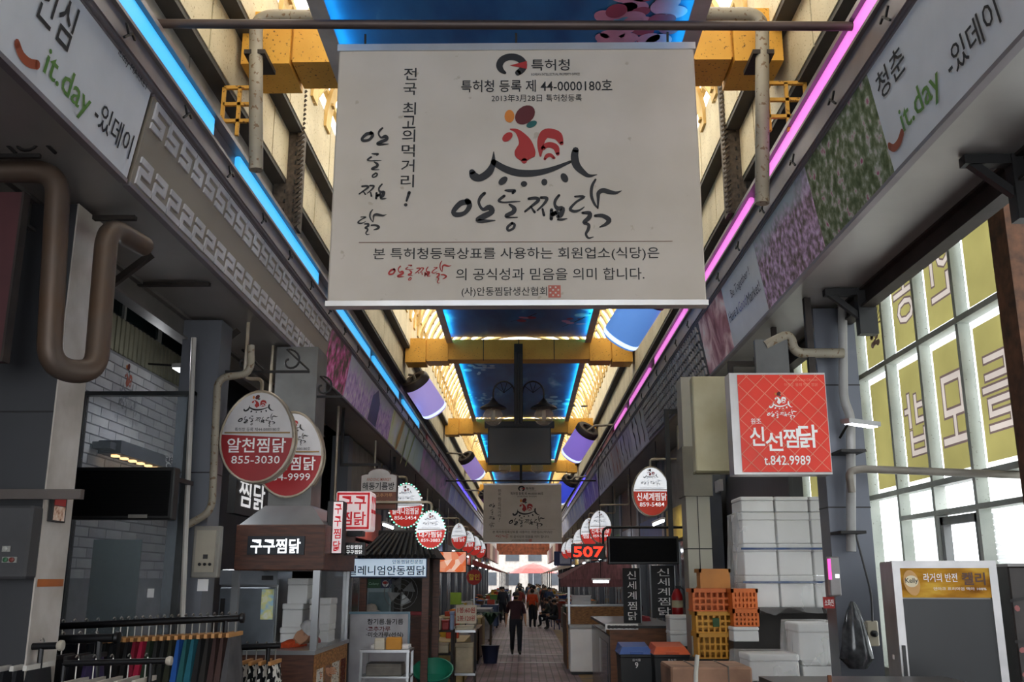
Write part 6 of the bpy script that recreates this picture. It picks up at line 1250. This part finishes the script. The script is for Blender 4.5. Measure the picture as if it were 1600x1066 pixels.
# tiled-roof stall
Y = 14.6; x0, x1, z0, z1 = pxbox(548, 872, 668, 903, Y); st = thing('tiled_stall', 'stall with a dark tiled roof and a long white lit sign', 'stall', ((x0 + x1) / 2, Y + .8, 0)); TIL = mat('roof_tile_dark', '1f1d1d', .6, .1, .3, 8)
rx0, rx1 = x0 + .1, atY(684, 860, Y).x; rz0, rz1 = atY(600, 872, Y).z, atY(600, 836, Y).z
part('roof_deck', MB().hexa([(rx0, Y - .12, rz0), (rx1, Y - .12, rz0), (rx1, Y + 1.5, rz0), (rx0, Y + 1.5, rz0), (rx0 + .25, Y + .55, rz1), (rx1 - .2, Y + .55, rz1), (rx1 - .2, Y + .8, rz1), (rx0 + .25, Y + .8, rz1)]), TIL, st)
n = 13
for k in range(n):
    f = (k + .5) / n; xa = rx0 + (rx1 - rx0) * f; xb = rx0 + .25 + (rx1 - rx0 - .45) * f
    part('roof_tile', MB().tube([(xa, Y - .16, rz0 + .02), ((xa + xb) / 2, Y + .2, (rz0 + rz1) / 2 + .02), (xb, Y + .58, rz1 + .03)], .035, 8), TIL, st, True)
part('ridge', MB().tube([(rx0 + .2, Y + .66, rz1 + .04), (rx1 - .15, Y + .66, rz1 + .04)], .06, 8), TIL, st, True)
part('sign_box', MB().box((x0, Y - .05, z0), (x1, Y + .1, z1)), mat('frame_navy', '2a3a5c', .5), st); part('sign_face', MB().box((x0 + .015, Y - .056, z0 + .02), (x1 - .015, Y - .05, z1 - .015)), glow('stall_sign_lit', 'c4d8ea', .75), st)
s = Sheet((0, Y - .058, 0), (1, 0, 0)); s.fb('밀레니엄안동찜닭', 544, 884, 664, 899, mat('letter_navy', '1c2238', .5), .03); s.fb('안동찜닭전문점', 613, 875, 660, 881, mat('letter_navy', '', .5), .01); s.build(st)
for px in (566, 664, 672): p = atY(px, 950, Y); part('post', MB().box((p.x - .05, Y + (.9 if px == 672 else .0), 0), (p.x + .05, Y + (1.0 if px == 672 else .1), rz0)), WOOD, st)
part('back_wall', MB().box((x0, Y + 1.42, 0), (x1, Y + 1.5, rz0)), mat('stall_back', '4a4844', .7), st)
Yc = Y + 1.0; x0, x1, z0, z1 = pxbox(570, 905, 612, 1010, Yc); t = thing('drinks_cooler', 'blue-headed drinks cooler inside the tiled stall', 'cooler', ((x0 + x1) / 2, Yc, 0)); part('cooler_body', MB().box((x0, Yc, 0), (x1, Yc + .35, z1)), mat('cooler_pale', '9ab0b8', .4), t); part('cooler_head', MB().box((x0, Yc - .01, z1 - .14), (x1, Yc, z1)), mat('head_navy', '1c2c54', .4), t); part('green_head', MB().box((x0, Yc - .014, z1 - .14), (x0 + .22, Yc - .01, z1)), mat('head_green', '1e5a34', .4), t); part('cooler_glass', MB().box((x0 + .03, Yc - .008, .2), (x1 - .03, Yc, z1 - .2)), mat('cooler_glass', '7a9096', .15), t)
s = Sheet((0, Yc - .015, 0), (1, 0, 0)); s.ell((x0 + x1) / 2 + .1, z1 - .07, .05, .05, WHITEP); s.layer = 1; s.ell((x0 + x1) / 2 + .1, z1 - .058, .045, .024, INKRED); s.fitm('Colony', x0 + .03, z1 - .1, x0 + .19, z1 - .05, mat('letter_mint', 'a8d8b8', .5), .01); s.build(t)
p = atY(627, 925, Y + .9); t = thing('stand_fan', 'large round cage fan in the tiled stall', 'fan', (p.x, Y + .9, 0)); FW_ = mat('fan_wire', '9a9c9c', .4, .5)
for r_ in (.26, .19, .12, .05): part('cage_ring', MB().tube([(p.x + r_ * math.cos(q), Y + .85, p.z + r_ * math.sin(q)) for q in [2 * math.pi * i / 20 for i in range(21)]], .005, 5), FW_, t)
for k in range(4): q = k * math.pi / 2 + .4; part('blade', MB().hexa([(p.x + .03 * math.cos(q), Y + .9, p.z + .03 * math.sin(q)), (p.x + .22 * math.cos(q - .4), Y + .88, p.z + .22 * math.sin(q - .4)), (p.x + .22 * math.cos(q + .4), Y + .92, p.z + .22 * math.sin(q + .4)), (p.x + .03 * math.cos(q + .5), Y + .92, p.z + .03 * math.sin(q + .5)), (p.x + .03 * math.cos(q), Y + .91, p.z + .03 * math.sin(q)), (p.x + .22 * math.cos(q - .4), Y + .89, p.z + .22 * math.sin(q - .4)), (p.x + .22 * math.cos(q + .4), Y + .93, p.z + .22 * math.sin(q + .4)), (p.x + .03 * math.cos(q + .5), Y + .93, p.z + .03 * math.sin(q + .5))]), FW_, t)
part('pole', MB().tube([(p.x, Y + .95, .03), (p.x, Y + .95, p.z)], .018, 8), FW_, t); part('base', MB().lathe([(.2, 0), (.2, .02), (.05, .04)], 16, Matrix.Translation((p.x, Y + .95, 0))), FW_, t)
pp = atY(580, 948, Y + .45); person('seller with a white hat and dark pink top inside the tiled stall', (pp.x, Y + .45, 0), math.pi, 1.62, None, '7a4048', '22222a', hat='cfc8bc', brim='all', sleeve=True)
Y = 12.7; x0, x1, z0, z1 = pxbox(545, 960, 638, 1030, Y); t = thing('price_board', 'white framed board listing oils and chilli powder', 'sign', ((x0 + x1) / 2, Y, 0)); part('board_sheet', MB().box((x0, Y, z0 - .3), (x1, Y + .04, z1)), mat('board_grey', 'a9a8ac', .5), t); part('board_frame', MB().box((x0 - .02, Y - .01, z1), (x1 + .02, Y + .05, z1 + .03)), mat('frame_blue', '5a7a8c', .4), t); part('board_frame', MB().box((x1, Y - .01, z0 - .3), (x1 + .025, Y + .05, z1)), mat('frame_blue', '', .4), t)
for e in (x0 + .03, x1 - .03): part('leg', MB().box((e - .02, Y, 0), (e + .02, Y + .04, z0 - .3)), DK, t)
s = Sheet((0, Y - .001, 0), (1, 0, 0)); s.fb('참기름.들기름', 574, 967, 630, 976, INK, .05); s.fb('·고추가루', 572, 979, 610, 987, INKMAROON, .05); s.fb('·미숫가루(선식)', 572, 988, 630, 997, INK, .05); s.build(t)
# steel goods table in front of the board
Y = 11.95; a, c = atY(562, 1016, Y), atY(640, 1016, Y); t = thing('goods_table', 'small steel goods table before the oil price board', 'table', ((a.x + c.x) / 2, Y, 0)); part('table_top', MB().box((a.x, Y, a.z - .03), (c.x, Y + .5, a.z)), STEELG, t); part('shelf', MB().box((a.x, Y, a.z - .32), (c.x, Y + .5, a.z - .3)), STEELG, t)
for x in (a.x + .02, c.x - .02):
    for y in (Y + .02, Y + .48): part('leg', MB().box((x - .015, y - .015, 0), (x + .015, y + .015, a.z - .03)), STEELG, t)
tz = a.z
def goods(name, px0, px1, hgt, dp, m, label, cat, z=None, yo=.05):
    x0_, x1_ = atY(px0, 1000, Y).x, atY(px1, 1000, Y).x; zz = tz if z is None else z
    t_ = thing(name, label, cat, ((x0_ + x1_) / 2, Y + yo, zz)); part('body', MB().box((x0_, Y + yo, zz), (x1_, Y + yo + dp, zz + hgt - .02), .01), m, t_); part('top_flap', MB().box((x0_ + .005, Y + yo + .005, zz + hgt - .02), (x1_ - .005, Y + yo + dp - .005, zz + hgt), .004), m, t_); return t_
goods('grain_packet', 584, 600, .13, .12, mat('packet_cream', 'd8d0bc', .6), 'cream packet with an orange disc on the goods table', 'packet'); goods('grain_packet', 602, 626, .14, .14, mat('packet_orange', 'd8952c', .6), 'orange packet on the goods table', 'packet'); goods('foam_tray', 575, 636, .04, .3, WHITEP, 'white foam tray along the back of the goods table', 'tray', None, .2); goods('wrapped_bundle', 572, 628, .14, .35, mat('bundle_grey', '7a756c', .6, var=.4), 'grey wrapped bundle on the goods table shelf', 'bundle', tz - .3)
# brown cabinet and its neighbours
x0, x1, z0, z1 = pxbox(638, 962, 670, 1066, 15.9); t = thing('wood_cabinet', 'tall plain brown wooden cabinet beside the goods shelves', 'cabinet', ((x0 + x1) / 2, 15.9, 0)); part('cabinet_body', MB().box((x0, 15.9, 0), (x1, 16.6, z1 - .03)), WOOD, t); part('cabinet_top', MB().box((x0 - .02, 15.88, z1 - .03), (x1 + .02, 16.62, z1)), mat('top_brown', '6a3a28', .5), t)
slab('red_tray', (640, 956, 664, 962), 15.95, .3, mat('tray_red', 'a83a40', .5), 'shallow red tray on the brown cabinet', 'tray').location.z = z1
tb = solo('plastic_tub', MB().lathe([(.2, 0), (.3, .22), (.31, .24), (.29, .24), (.2, .03), (.01, .03)], 20, Matrix.Translation((-1.36, 15.1, .48)) @ Matrix.Rotation(.5, 4, 'X')), mat('tub_teal', '2a8a70', .4), 'teal plastic tub in front of the brown cabinet', 'tub', smooth=True)
solo('tub_stand', MB().box((-1.62, 14.9, 0), (-1.1, 15.3, .38), .01), DK, 'dark low stand holding the teal tub', 'stand')
# open goods shelf
Y = 17.0; x0, x1, z0, z1 = pxbox(670, 985, 708, 1066, Y); t = thing('goods_shelf', 'dark open goods shelf next to the brown cabinet', 'shelf', ((x0 + x1) / 2, Y, 0)); LV = [z1, z1 - .38, z1 - .76]
for z in LV: part('board', MB().box((x0, Y, z - .03), (x1, Y + .5, z)), DK, t)
for x in (x0 + .02, x1 - .02): part('upright', MB().box((x - .02, Y + .02, 0), (x + .02, Y + .48, z1)), DK, t)
def item(name, f0, f1, z, h_, m, label, cat, yo=.05, dp=.3):
    xa, xb = x0 + (x1 - x0) * f0, x0 + (x1 - x0) * f1; t_ = thing(name, label, cat, ((xa + xb) / 2, Y + yo, z)); part('body', MB().box((xa, Y + yo, z), (xb, Y + yo + dp, z + h_ * .85), .015), m, t_); part('cover', MB().box((xa - .006, Y + yo - .006, z + h_ * .85), (xb + .006, Y + yo + dp + .006, z + h_), .008), m, t_)
item('food_tub', .02, .45, LV[0], .2, mat('tub_cream', 'd8cdb4', .5), 'cream food tub on top of the dark goods shelf', 'tub'); item('food_tub', .5, .8, LV[0], .16, mat('tub_red', 'a83434', .5), 'red food tub on top of the dark goods shelf', 'tub'); item('book_stack', .84, 1.0, LV[0], .3, mat('carton_blue', '8ca0c4', .5), 'upright pale blue carton on the dark goods shelf', 'carton'); item('food_tub', .1, .8, LV[1], .16, mat('tub_beige', 'c9bca0', .5), 'wide beige tub on the middle shelf board', 'tub'); item('food_tub', .1, .9, LV[2], .1, mat('tub_darkred', '7a2426', .5), 'flat dark red tub on the lowest shelf board', 'tub')
# cart with red-lettered price card
Y = 17.6; x0, x1, z0, z1 = pxbox(707, 985, 743, 1062, Y); t = thing('goods_cart', 'steel goods cart with a red-lettered price card', 'cart', ((x0 + x1) / 2, Y, 0))
for z in (z1, z1 - .72): part('tray', MB().box((x0, Y, z - .04), (x1, Y + .5, z)), STEELG, t)
for x in (x0 + .015, x1 - .015):
    for y in (Y + .015, Y + .485): part('upright', MB().box((x - .012, y - .012, .06), (x + .012, y + .012, z1)), DK, t); part('wheel', MB().lathe([(.01, -.012), (.04, -.012), (.04, .012), (.01, .012)], 10, Matrix.Translation((x, y, .04)) @ Matrix.Rotation(math.pi / 2, 4, 'Y')), BLK, t)
part('price_card', MB().box((x0 + .02, Y + .3, z1 + .1), (x1, Y + .33, z1 + .42)), mat('card_cream', 'd2c8b4', .6), t); part('card_post', MB().box(((x0 + x1) / 2 - .01, Y + .31, z1), ((x0 + x1) / 2 + .01, Y + .33, z1 + .1)), DK, t); s = Sheet((0, Y + .298, 0), (1, 0, 0)); s.fitm('1봉:60원', x0 + .05, z1 + .28, x1 - .03, z1 + .38, INKRED, .04); s.fitm('2봉:120원', x0 + .05, z1 + .14, x1 - .03, z1 + .24, INKRED, .04); s.build(t)
item('rice_sack', .1, .9, z1 - .72, .5, mat('sack_cream', 'c4b69a', .7, var=.3), 'bulging cream sack on the lower cart tray', 'sack'); item('food_tub', .1, .9, z1, .07, mat('tub_cream', '', .5), 'flat cream tub on the upper cart tray', 'tub')
# food screen, lime bag, round red sign
Y = 20.5; x0, x1, z0, z1 = pxbox(683, 863, 728, 894, Y); t = thing('food_screen', 'lit screen showing pink and orange food above the stalls', 'screen', ((x0 + x1) / 2, Y, z0)); part('screen_case', MB().box((x0 - .02, Y + .01, z0 - .02), (x1 + .02, Y + .1, z1 + .02)), BLK, t); part('screen_image', MB().box((x0, Y, z0), (x1, Y + .01, z1)), photo('food_image', [(.2, 'd86a3c'), (.45, 'e8a080'), (.65, 'f4d0bc'), (.9, 'c84830')], 7, 'voronoi', .3, emit=1.0), t); part('hanger', MB().box((x0 + .1, Y + .03, z1), (x0 + .16, Y + .08, z1 + .35)), BLK, t); part('wall_arm', MB().box((-2.8, Y + .03, z1 + .3), (x0 + .1, Y + .08, z1 + .35)), BLK, t); part('wall_arm', MB().box((-2.8, Y + .03, z1 + .35), (-2.74, Y + .08, 4.535)), BLK, t)
slab('lime_banner', (703, 926, 721, 945), 22, .04, mat('lime', '9ac03c', .6), 'small lime green banner hanging over the stalls', 'banner'); slab('banner_post', (711, 945, 713, 1010), 22, .03, DK, 'dark post under the lime green banner', 'post')
p = atY(741, 902, 26); t = thing('round_sign', 'round red sign with yellow lettering on a frame', 'sign', (p.x, 26, 0)); part('disc', MB().lathe([(.2, 0), (.2, .06), (.01, .06)], 20, Matrix.Translation(p) @ Matrix.Rotation(math.pi / 2, 4, 'X')), INKRED, t); part('post', MB().box((p.x - .02, 26, 0), (p.x + .02, 26.04, p.z)), STEELG, t); s = Sheet((p.x, 25.93, p.z), (1, 0, 0)); s.fitm('할인', -.14, -.08, .14, .08, mat('letter_yellow', 'e8c030', .5), .04); s.build(t)
# potted palm
p = atY(757, 975, 24.5); p.x = -.83; t = thing('potted_palm', 'dark green potted palm between the stalls', 'plant', (p.x, 24.5, 0)); part('pot', MB().lathe([(.16, 0), (.22, .4), (.24, .42), (.2, .42)], 14, Matrix.Translation((p.x, 24.5, 0))), mat('pot_blue', '26304c', .5), t, True); rr = random.Random(8); LF = mat('palm_green', '24402a', .6)
part('stem', MB().tube([(p.x, 24.5, .4), (p.x + .02, 24.5, .9)], .03, 7), mat('stem_brown', '4a3a28', .7), t)
for k in range(16):
    q = k * 2.4; l = rr.uniform(.35, .55); d = Vector((math.cos(q), math.sin(q) * .7, 0)); o_ = Vector((p.x, 24.5, .88)); pts = [o_ + d * l * f + Vector((0, 0, .32 * math.sin(f * 2.4))) for f in (0, .25, .5, .75, 1)]; sd = Vector((-d.y, d.x, 0)).normalized(); mb = MB()
    for i, f in enumerate((.02, .05, .06, .045, .005)): mb.v += [tuple(pts[i] - sd * f), tuple(pts[i] + sd * f)]
    for i in range(4): mb.f.append([2 * i, 2 * i + 1, 2 * i + 3, 2 * i + 2]); mb.mi.append(0)
    part('leaf', mb, LF, t)

# generated stalls and shop fronts further down -----------------------------------------
rr = random.Random(21)
SC_ = [('8a8478', 'beige'), ('6a7280', 'slate'), ('7a5a44', 'brown'), ('5a6a58', 'moss green'), ('9a9a9c', 'pale grey'), ('744038', 'brick red'), ('4a5a78', 'steel blue'), ('b09a68', 'straw')]
GC = [('c84a30', 'red'), ('d8b040', 'yellow'), ('5a8a3c', 'green'), ('d0ccc0', 'white'), ('3a5a9a', 'blue'), ('d87a2c', 'orange'), ('6a4a34', 'brown'), ('a0a0a8', 'grey')]
def shop(side, y, k):
    xw = -4.36 if side < 0 else 3.45; xf = -3.15 if side < 0 else 2.95; lx = 'dim' if side < 0 else 'sunlit'
    cc, cn_ = SC_[k % 8]; c2, n2 = GC[(k * 3 + (side > 0)) % 8]
    t = thing('shop_front', '%s shop front with a %s sign band on the %s side, shop %d from the beams' % (cn_, n2, lx, k + 1), 'shop', (xf, y + 2.2, 0), kind='structure')
    t['label'] = '%s shop front under a %s sign band along the %s row' % (cn_, n2, lx)
    M_ = mat('shop_' + cc, cc, .6); X = lambda a, b: (min(a, b), max(a, b))
    x0_, x1_ = X(xf, xf + side * .3); part('pier', MB().box((x0_, y, 0), (x1_, y + .4, 4.5)), GREYP, t)
    x0_, x1_ = X(xf, xf + side * .12); part('sign_band', MB().box((x0_, y + .45, 2.75), (x1_, y + 4.3, 3.35)), mat('band_' + c2, c2, .5), t); part('wall_panel', MB().box((x0_ + side * .03, y + .4, 3.35), (x1_ + side * .03, y + 4.4, 4.5)), M_, t)
    for j in range(4):
        ya = y + .5 + j * .97; part('shutter_frame', MB().box((xf + side * .1, ya, 0), (xf + side * .14, ya + .05, 2.7)), STEELG, t); part('glass', MB().box((xf + side * .12, ya + .05, .05), (xf + side * .13, ya + .95, 2.7)), mat('shop_glass', '4a5054', .12, .1, .3, 1), t)
    tube_light(xf - side * .45, y + 2.2, 2.62 if k % 2 else 3.0, 1.3, 'white tube light in front of the %s shop front, %s row' % (cn_, lx), 'y', 'tube lights along the shops')
for k in range(16): shop(-1, 17.2 + k * 4.6, k)
for k in range(16): shop(1, 16.0 + k * 4.6, k)
def stall(side, y, k, xf, dp=1.3, ln=2.2):
    cc, cn_ = SC_[(k * 5 + 2) % 8]; lx = 'dim' if side < 0 else 'sunlit'; xb = xf + side * dp; x0_, x1_ = min(xf, xb), max(xf, xb); h_ = .82 + .1 * (k % 3)
    t = thing('market_table', '%s market table %s of the %s row' % (cn_, ('with a low front', 'with a mid-height front', 'with a tall front')[k % 3], lx), 'table', ((x0_ + x1_) / 2, y, 0), group='market tables of the %s row' % lx)
    part('table_top', MB().box((x0_, y, h_ - .04), (x1_, y + ln, h_)), mat('shop_' + cc, cc, .6), t); part('front_board', MB().box((xf if side < 0 else xf, y, .08), (xf + side * .03, y + ln, h_ - .04)), mat('front_' + cc, cc, .6, var=.3), t); part('end_board', MB().box((x0_, y, .08), (x1_, y + .03, h_ - .04)), mat('front_' + cc, cc, .6, var=.3), t)
    for x in (x0_ + .04, x1_ - .04): part('leg', MB().box((x - .03, y + .04, 0), (x + .03, y + .1, h_ - .04)), DK, t); part('leg', MB().box((x - .03, y + ln - .1, 0), (x + .03, y + ln - .04, h_ - .04)), DK, t)
    for j in range(5):
        g_, gn = GC[rr.randrange(8)]; gx = x0_ + .22 + rr.random() * (dp - .44); gy = y + .25 + j * (ln - .45) / 4; w2 = rr.uniform(.12, .2); hh_ = rr.uniform(.1, .34)
        q = thing('goods_basket', '%s goods %s on the %s market table of the %s row' % (gn, ('basket', 'tub', 'carton')[j % 3], cn_, lx), ('basket', 'tub', 'carton')[j % 3], (gx, gy, h_), group='goods on the market tables')
        if j % 3 == 2: part('body', MB().box((-w2, -.14, 0), (w2, .14, hh_), .01), mat('goods_' + g_, g_, .6), q, False, True); part('flap', MB().box((-w2 + .01, -.13, hh_), (w2 - .01, .0, hh_ + .01)), mat('goods_' + g_, g_, .6), q, False, True)
        else: part('body', MB().lathe([(w2 * .8, 0), (w2, hh_ * .6), (w2 * 1.04, hh_ * .62), (w2 * .92, hh_ * .6)], 12), mat('goods_' + g_, g_, .6), q, True, True); part('heap', MB().sphere((0, 0, hh_ * .55), w2 * .88, 10, 6, 1, 1, .45), mat('heap_' + GC[(j + k) % 8][0], GC[(j + k) % 8][0], .8, var=.5, scale=25), q, True, True)
for k in range(16): stall(-1, 19.2 + k * 4.4 + (5.0 if k == 0 else 4.6), k, -1.1 - .1 * (k % 2))
stall(-1, 19.3, 9, -1.15); stall(-1, 21.8, 10, -1.2)
for k in range(15): stall(1, 27.2 + k * 4.3, k + 3, 1.45 + .1 * (k % 2))
# white freezer, wood-fronted counter, awning stall on the sunlit row
x0, x1, z0, z1 = pxbox(891, 978, 918, 1028, 21.6); t = thing('chest_freezer', 'white chest freezer beyond the market counter', 'freezer', ((x0 + x1) / 2, 21.6, 0)); part('freezer_body', MB().box((x0, 21.6, .06), (x1 + .4, 22.3, z1 - .06), .015), WHITEP, t); part('freezer_lid', MB().box((x0 - .01, 21.58, z1 - .06), (x1 + .41, 22.32, z1), .01), mat('lid_grey', 'a8a8a6', .4), t); part('foot', MB().box((x0 + .03, 21.65, 0), (x1 + .37, 22.25, .06)), BLK, t)
x0, x1, z0, z1 = pxbox(886, 948, 922, 1025, 23.0); t = thing('wood_counter', 'light wood fronted counter behind the chest freezer', 'counter', ((x0 + x1) / 2, 23.0, 0)); part('counter_front', MB().box((x0, 23.0, 0), (x1 + 1.0, 23.05, z1)), OSB, t); part('counter_side', MB().box((x0, 23.05, 0), (x0 + .04, 25.2, z1 - .2)), mat('side_brown', '5c4030', .6), t); part('counter_top', MB().box((x0 - .02, 22.98, z1), (x1 + 1.02, 23.5, z1 + .04)), STEELG, t)
for j in range(3): 
    q = thing('tray_stack', ('lowest', 'middle', 'topmost')[j] + ' white tray stacked on the light wood counter', 'tray', (x0 + .35, 23.2, z1 + .04 + j * .07), group='white trays on the wood counter'); part('tray_body', MB().box((-.22, -.15, 0), (.22, .15, .05), .01), WHITEP, q, False, True); part('tray_lip', MB().box((-.235, -.165, .05), (.235, .165, .068)), WHITEP, q, False, True)
Y = 22.5; a, c = atY(882, 906, Y), atY(946, 884, Y); t = thing('stall_awning', 'dull red sloping stall awning above the wood counter', 'awning', ((a.x + c.x) / 2, Y, a.z)); AW = mat('awning_red', '7a4a4c', .7, var=.3, scale=6, stretch=(4, 1, 1))
part('canopy', MB().hexa([(a.x - .1, Y, a.z), (c.x + .6, Y, a.z), (c.x + .6, Y + 2, a.z + .1), (a.x - .1, Y + 2, a.z + .1), (a.x + .5, Y + .1, c.z + .05), (c.x + .6, Y + .1, c.z + .15), (c.x + .6, Y + 2, c.z + .15), (a.x + .5, Y + 2, c.z + .05)]), AW, t); part('valance', MB().box((a.x - .1, Y - .02, a.z - .16), (c.x + .6, Y, a.z + .01)), AW, t)
for x in (a.x + .1, c.x + .5): part('post', MB().box((x - .025, Y + .1, 0), (x + .025, Y + .15, a.z + .1)), STEELG, t)
p = atY(939, 909, 20.5); tube_light(p.x, 20.5, p.z, .32 * 1.0, 'short bright tube light under the red awning')
x0, x1, z0, z1 = pxbox(866, 862, 893, 884, 44); t = thing('blue_kiosk_sign', 'blue and white kiosk sign beside the far lit ovals', 'sign', ((x0 + x1) / 2, 44, z0)); part('sign_body', MB().box((x0, 44, z0), (x1, 44.2, z1)), mat('kiosk_blue', '2c3a68', .5), t); part('sign_panel', MB().box((x0 + .25, 43.98, z0 + .08), (x1 - .06, 44, z1 - .08)), mat('kiosk_panel', 'b4bcd0', .4), t); part('wall_arm', MB().box((x1, 44.05, z1 - .3), (2.9, 44.15, z1 - .2)), DSTEEL, t)
# far red fascias and end-of-street canopy
for sd, xx in (('dim', -2.45), ('sunlit', 2.25)):
    for k in range(5): y = 62 + k * 6; solo('shop_fascia', MB().box((xx - .1, y, 3.3), (xx + .1, y + 5.6, 4.4)), mat('far_band_%d' % (k % 3), ('8c2c2c', 'c8b8ac', '6a4038')[k % 3], .6, var=.4), ('dull red', 'pale', 'russet')[k % 3] + ' far fascia ' + ('nearer the beams' if k < 3 else 'by the open end') + ' on the %s row' % sd, 'fascia', 'far fascias', kind='structure')
for k in range(7):
    for sd, xx, nm_ in ((-1, -1.35, 'dim'), (1, 1.5, 'sunlit')):
        y = 58 + k * 5; cc, cn_ = [('8a3c3c', 'dull red'), ('b8b0a8', 'pale grey'), ('4a5a6a', 'blue-grey'), ('9a7a5a', 'tan')][(k + (sd > 0)) % 4]
        t = thing('stall_awning', '%s awning over the far %s stalls, %s' % (cn_, nm_, 'near the bright end' if k > 3 else 'past the ring lights'), 'awning', (xx, y, 2.3), group='far stall awnings')
        part('canopy', MB().hexa([(xx, y, 2.35), (xx + sd * 1.7, y, 2.75), (xx + sd * 1.7, y + 4, 2.75), (xx, y + 4, 2.35), (xx, y, 2.42), (xx + sd * 1.7, y, 3.1), (xx + sd * 1.7, y + 4, 3.1), (xx, y + 4, 2.42)]), mat('awn_' + cc, cc, .7), t)
        for q in (.1, 3.9): part('post', MB().box((xx + sd * .1 - .02, y + q - .02, 0), (xx + sd * .1 + .02, y + q + .02, 2.4)), STEELG, t)
eb = thing('sky_block_building', 'pale building front added to block the sky beyond the open end', 'building', (0, 118, 0)); part('facade', MB().box((-9, 118, 0), (9, 119, 9)), mat('far_facade', '9a948c', .8), eb)  # building added to cover the glaring sky past the roof's end
for k in range(6):
    for z in (1.2, 4.0, 6.4): part('window', MB().box((-7.6 + k * 2.7, 117.9, z), (-6.0 + k * 2.7, 118, z + 1.5)), mat('far_window', '2c3238', .3), eb)
p = (.9, 99, 0); t = thing('market_parasol', 'red market parasol at the bright end of the street', 'parasol', p); part('canopy', MB().lathe([(2.4, 2.5), (1.7, 2.95), (.8, 3.3), (.02, 3.5)], 12, Matrix.Translation((0, 0, 0))), mat('parasol_red', 'b8443c', .7), t, False, True); part('pole', MB().tube([(0, 0, 0), (0, 0, 3.45)], .03, 8), STEELG, t, False, True); part('base', MB().lathe([(.3, 0), (.3, .06), (.05, .1)], 12), DK, t, True, True)

# ================================================================== PEOPLE IN THE STREET
g = atZ(806, 1024, 0); person('man in a maroon shirt, dark trousers, cap and black mask, walking this way', g, math.radians(4), 1.64, WALK, '3a1a22', '171a24', hat='2a2224', brim='a88a60', mask=True)
g = atZ(832, 981, 0); person('woman in an orange vest seen from behind', g, math.pi * .95, 1.58, None, 'd0481c', '1c1c22', sleeve=False, hair='15100e')
g = atZ(783, 969, 0); person('person in black with a pale bag at the dim stalls', g, math.pi * .5, 1.62, None, '17181b', '3a4656', sleeve=True)
SEAT = mat('stool_blue', '2a3a68', .5)
for i, (px, py, rz_, tp, lb) in enumerate(((858, 980, -1.7, '3a4038', 'seated person in a grey-green top on a low stool'), (870, 984, -1.5, '1c1e20', 'seated person in a black top beside the blue tub'), (862, 972, -1.9, '4a3a34', 'seated person in a brown top further back'))):
    g = atZ(px, py, 0); person(lb, g, rz_, 1.62, SIT, tp, '1a1c22', sleeve=True, group='people seated at the sunlit stalls')
    t = thing('low_stool', 'low blue stool under the ' + ('grey-green', 'black-clad', 'brown-clad')[i] + ' seated person', 'stool', g, group='low blue stools'); part('seat', MB().lathe([(.15, .36), (.17, .37), (.17, .4), (.01, .4)], 14), SEAT, t, True, True)
    for q in range(4): a_ = q * math.pi / 2 + .78; part('leg', MB().tube([(.15 * math.cos(a_), .15 * math.sin(a_), 0), (.11 * math.cos(a_), .11 * math.sin(a_), .37)], .018, 6), SEAT, t, True, True)
rr = random.Random(33); CT = [('2c3038', 'charcoal'), ('8a3a34', 'brick red'), ('c9c2b4', 'cream'), ('3a4a6a', 'navy'), ('5a5a4a', 'olive'), ('a87a6a', 'dusty pink'), ('1c1c20', 'black'), ('6a7a8a', 'grey-blue')]
for k in range(26):
    y = 46 + k * 1.6; x = -1.0 + (k * .73) % 2.2 + rr.uniform(-.1, .1); cc, cn_ = CT[k % 8]
    person('far shopper in a %s top %s' % (cn_, 'walking away toward the bright end' if k % 3 else 'coming up the street'), (x, y, 0), math.pi if k % 3 else 0, 1.55 + .14 * rr.random(), WALK if k % 2 else None, cc, ('1c1e26', '3a3a40', '4a4640')[k % 3], sleeve=k % 2 == 0, group='far shoppers')
bpy.data.scenes.remove(TMP)
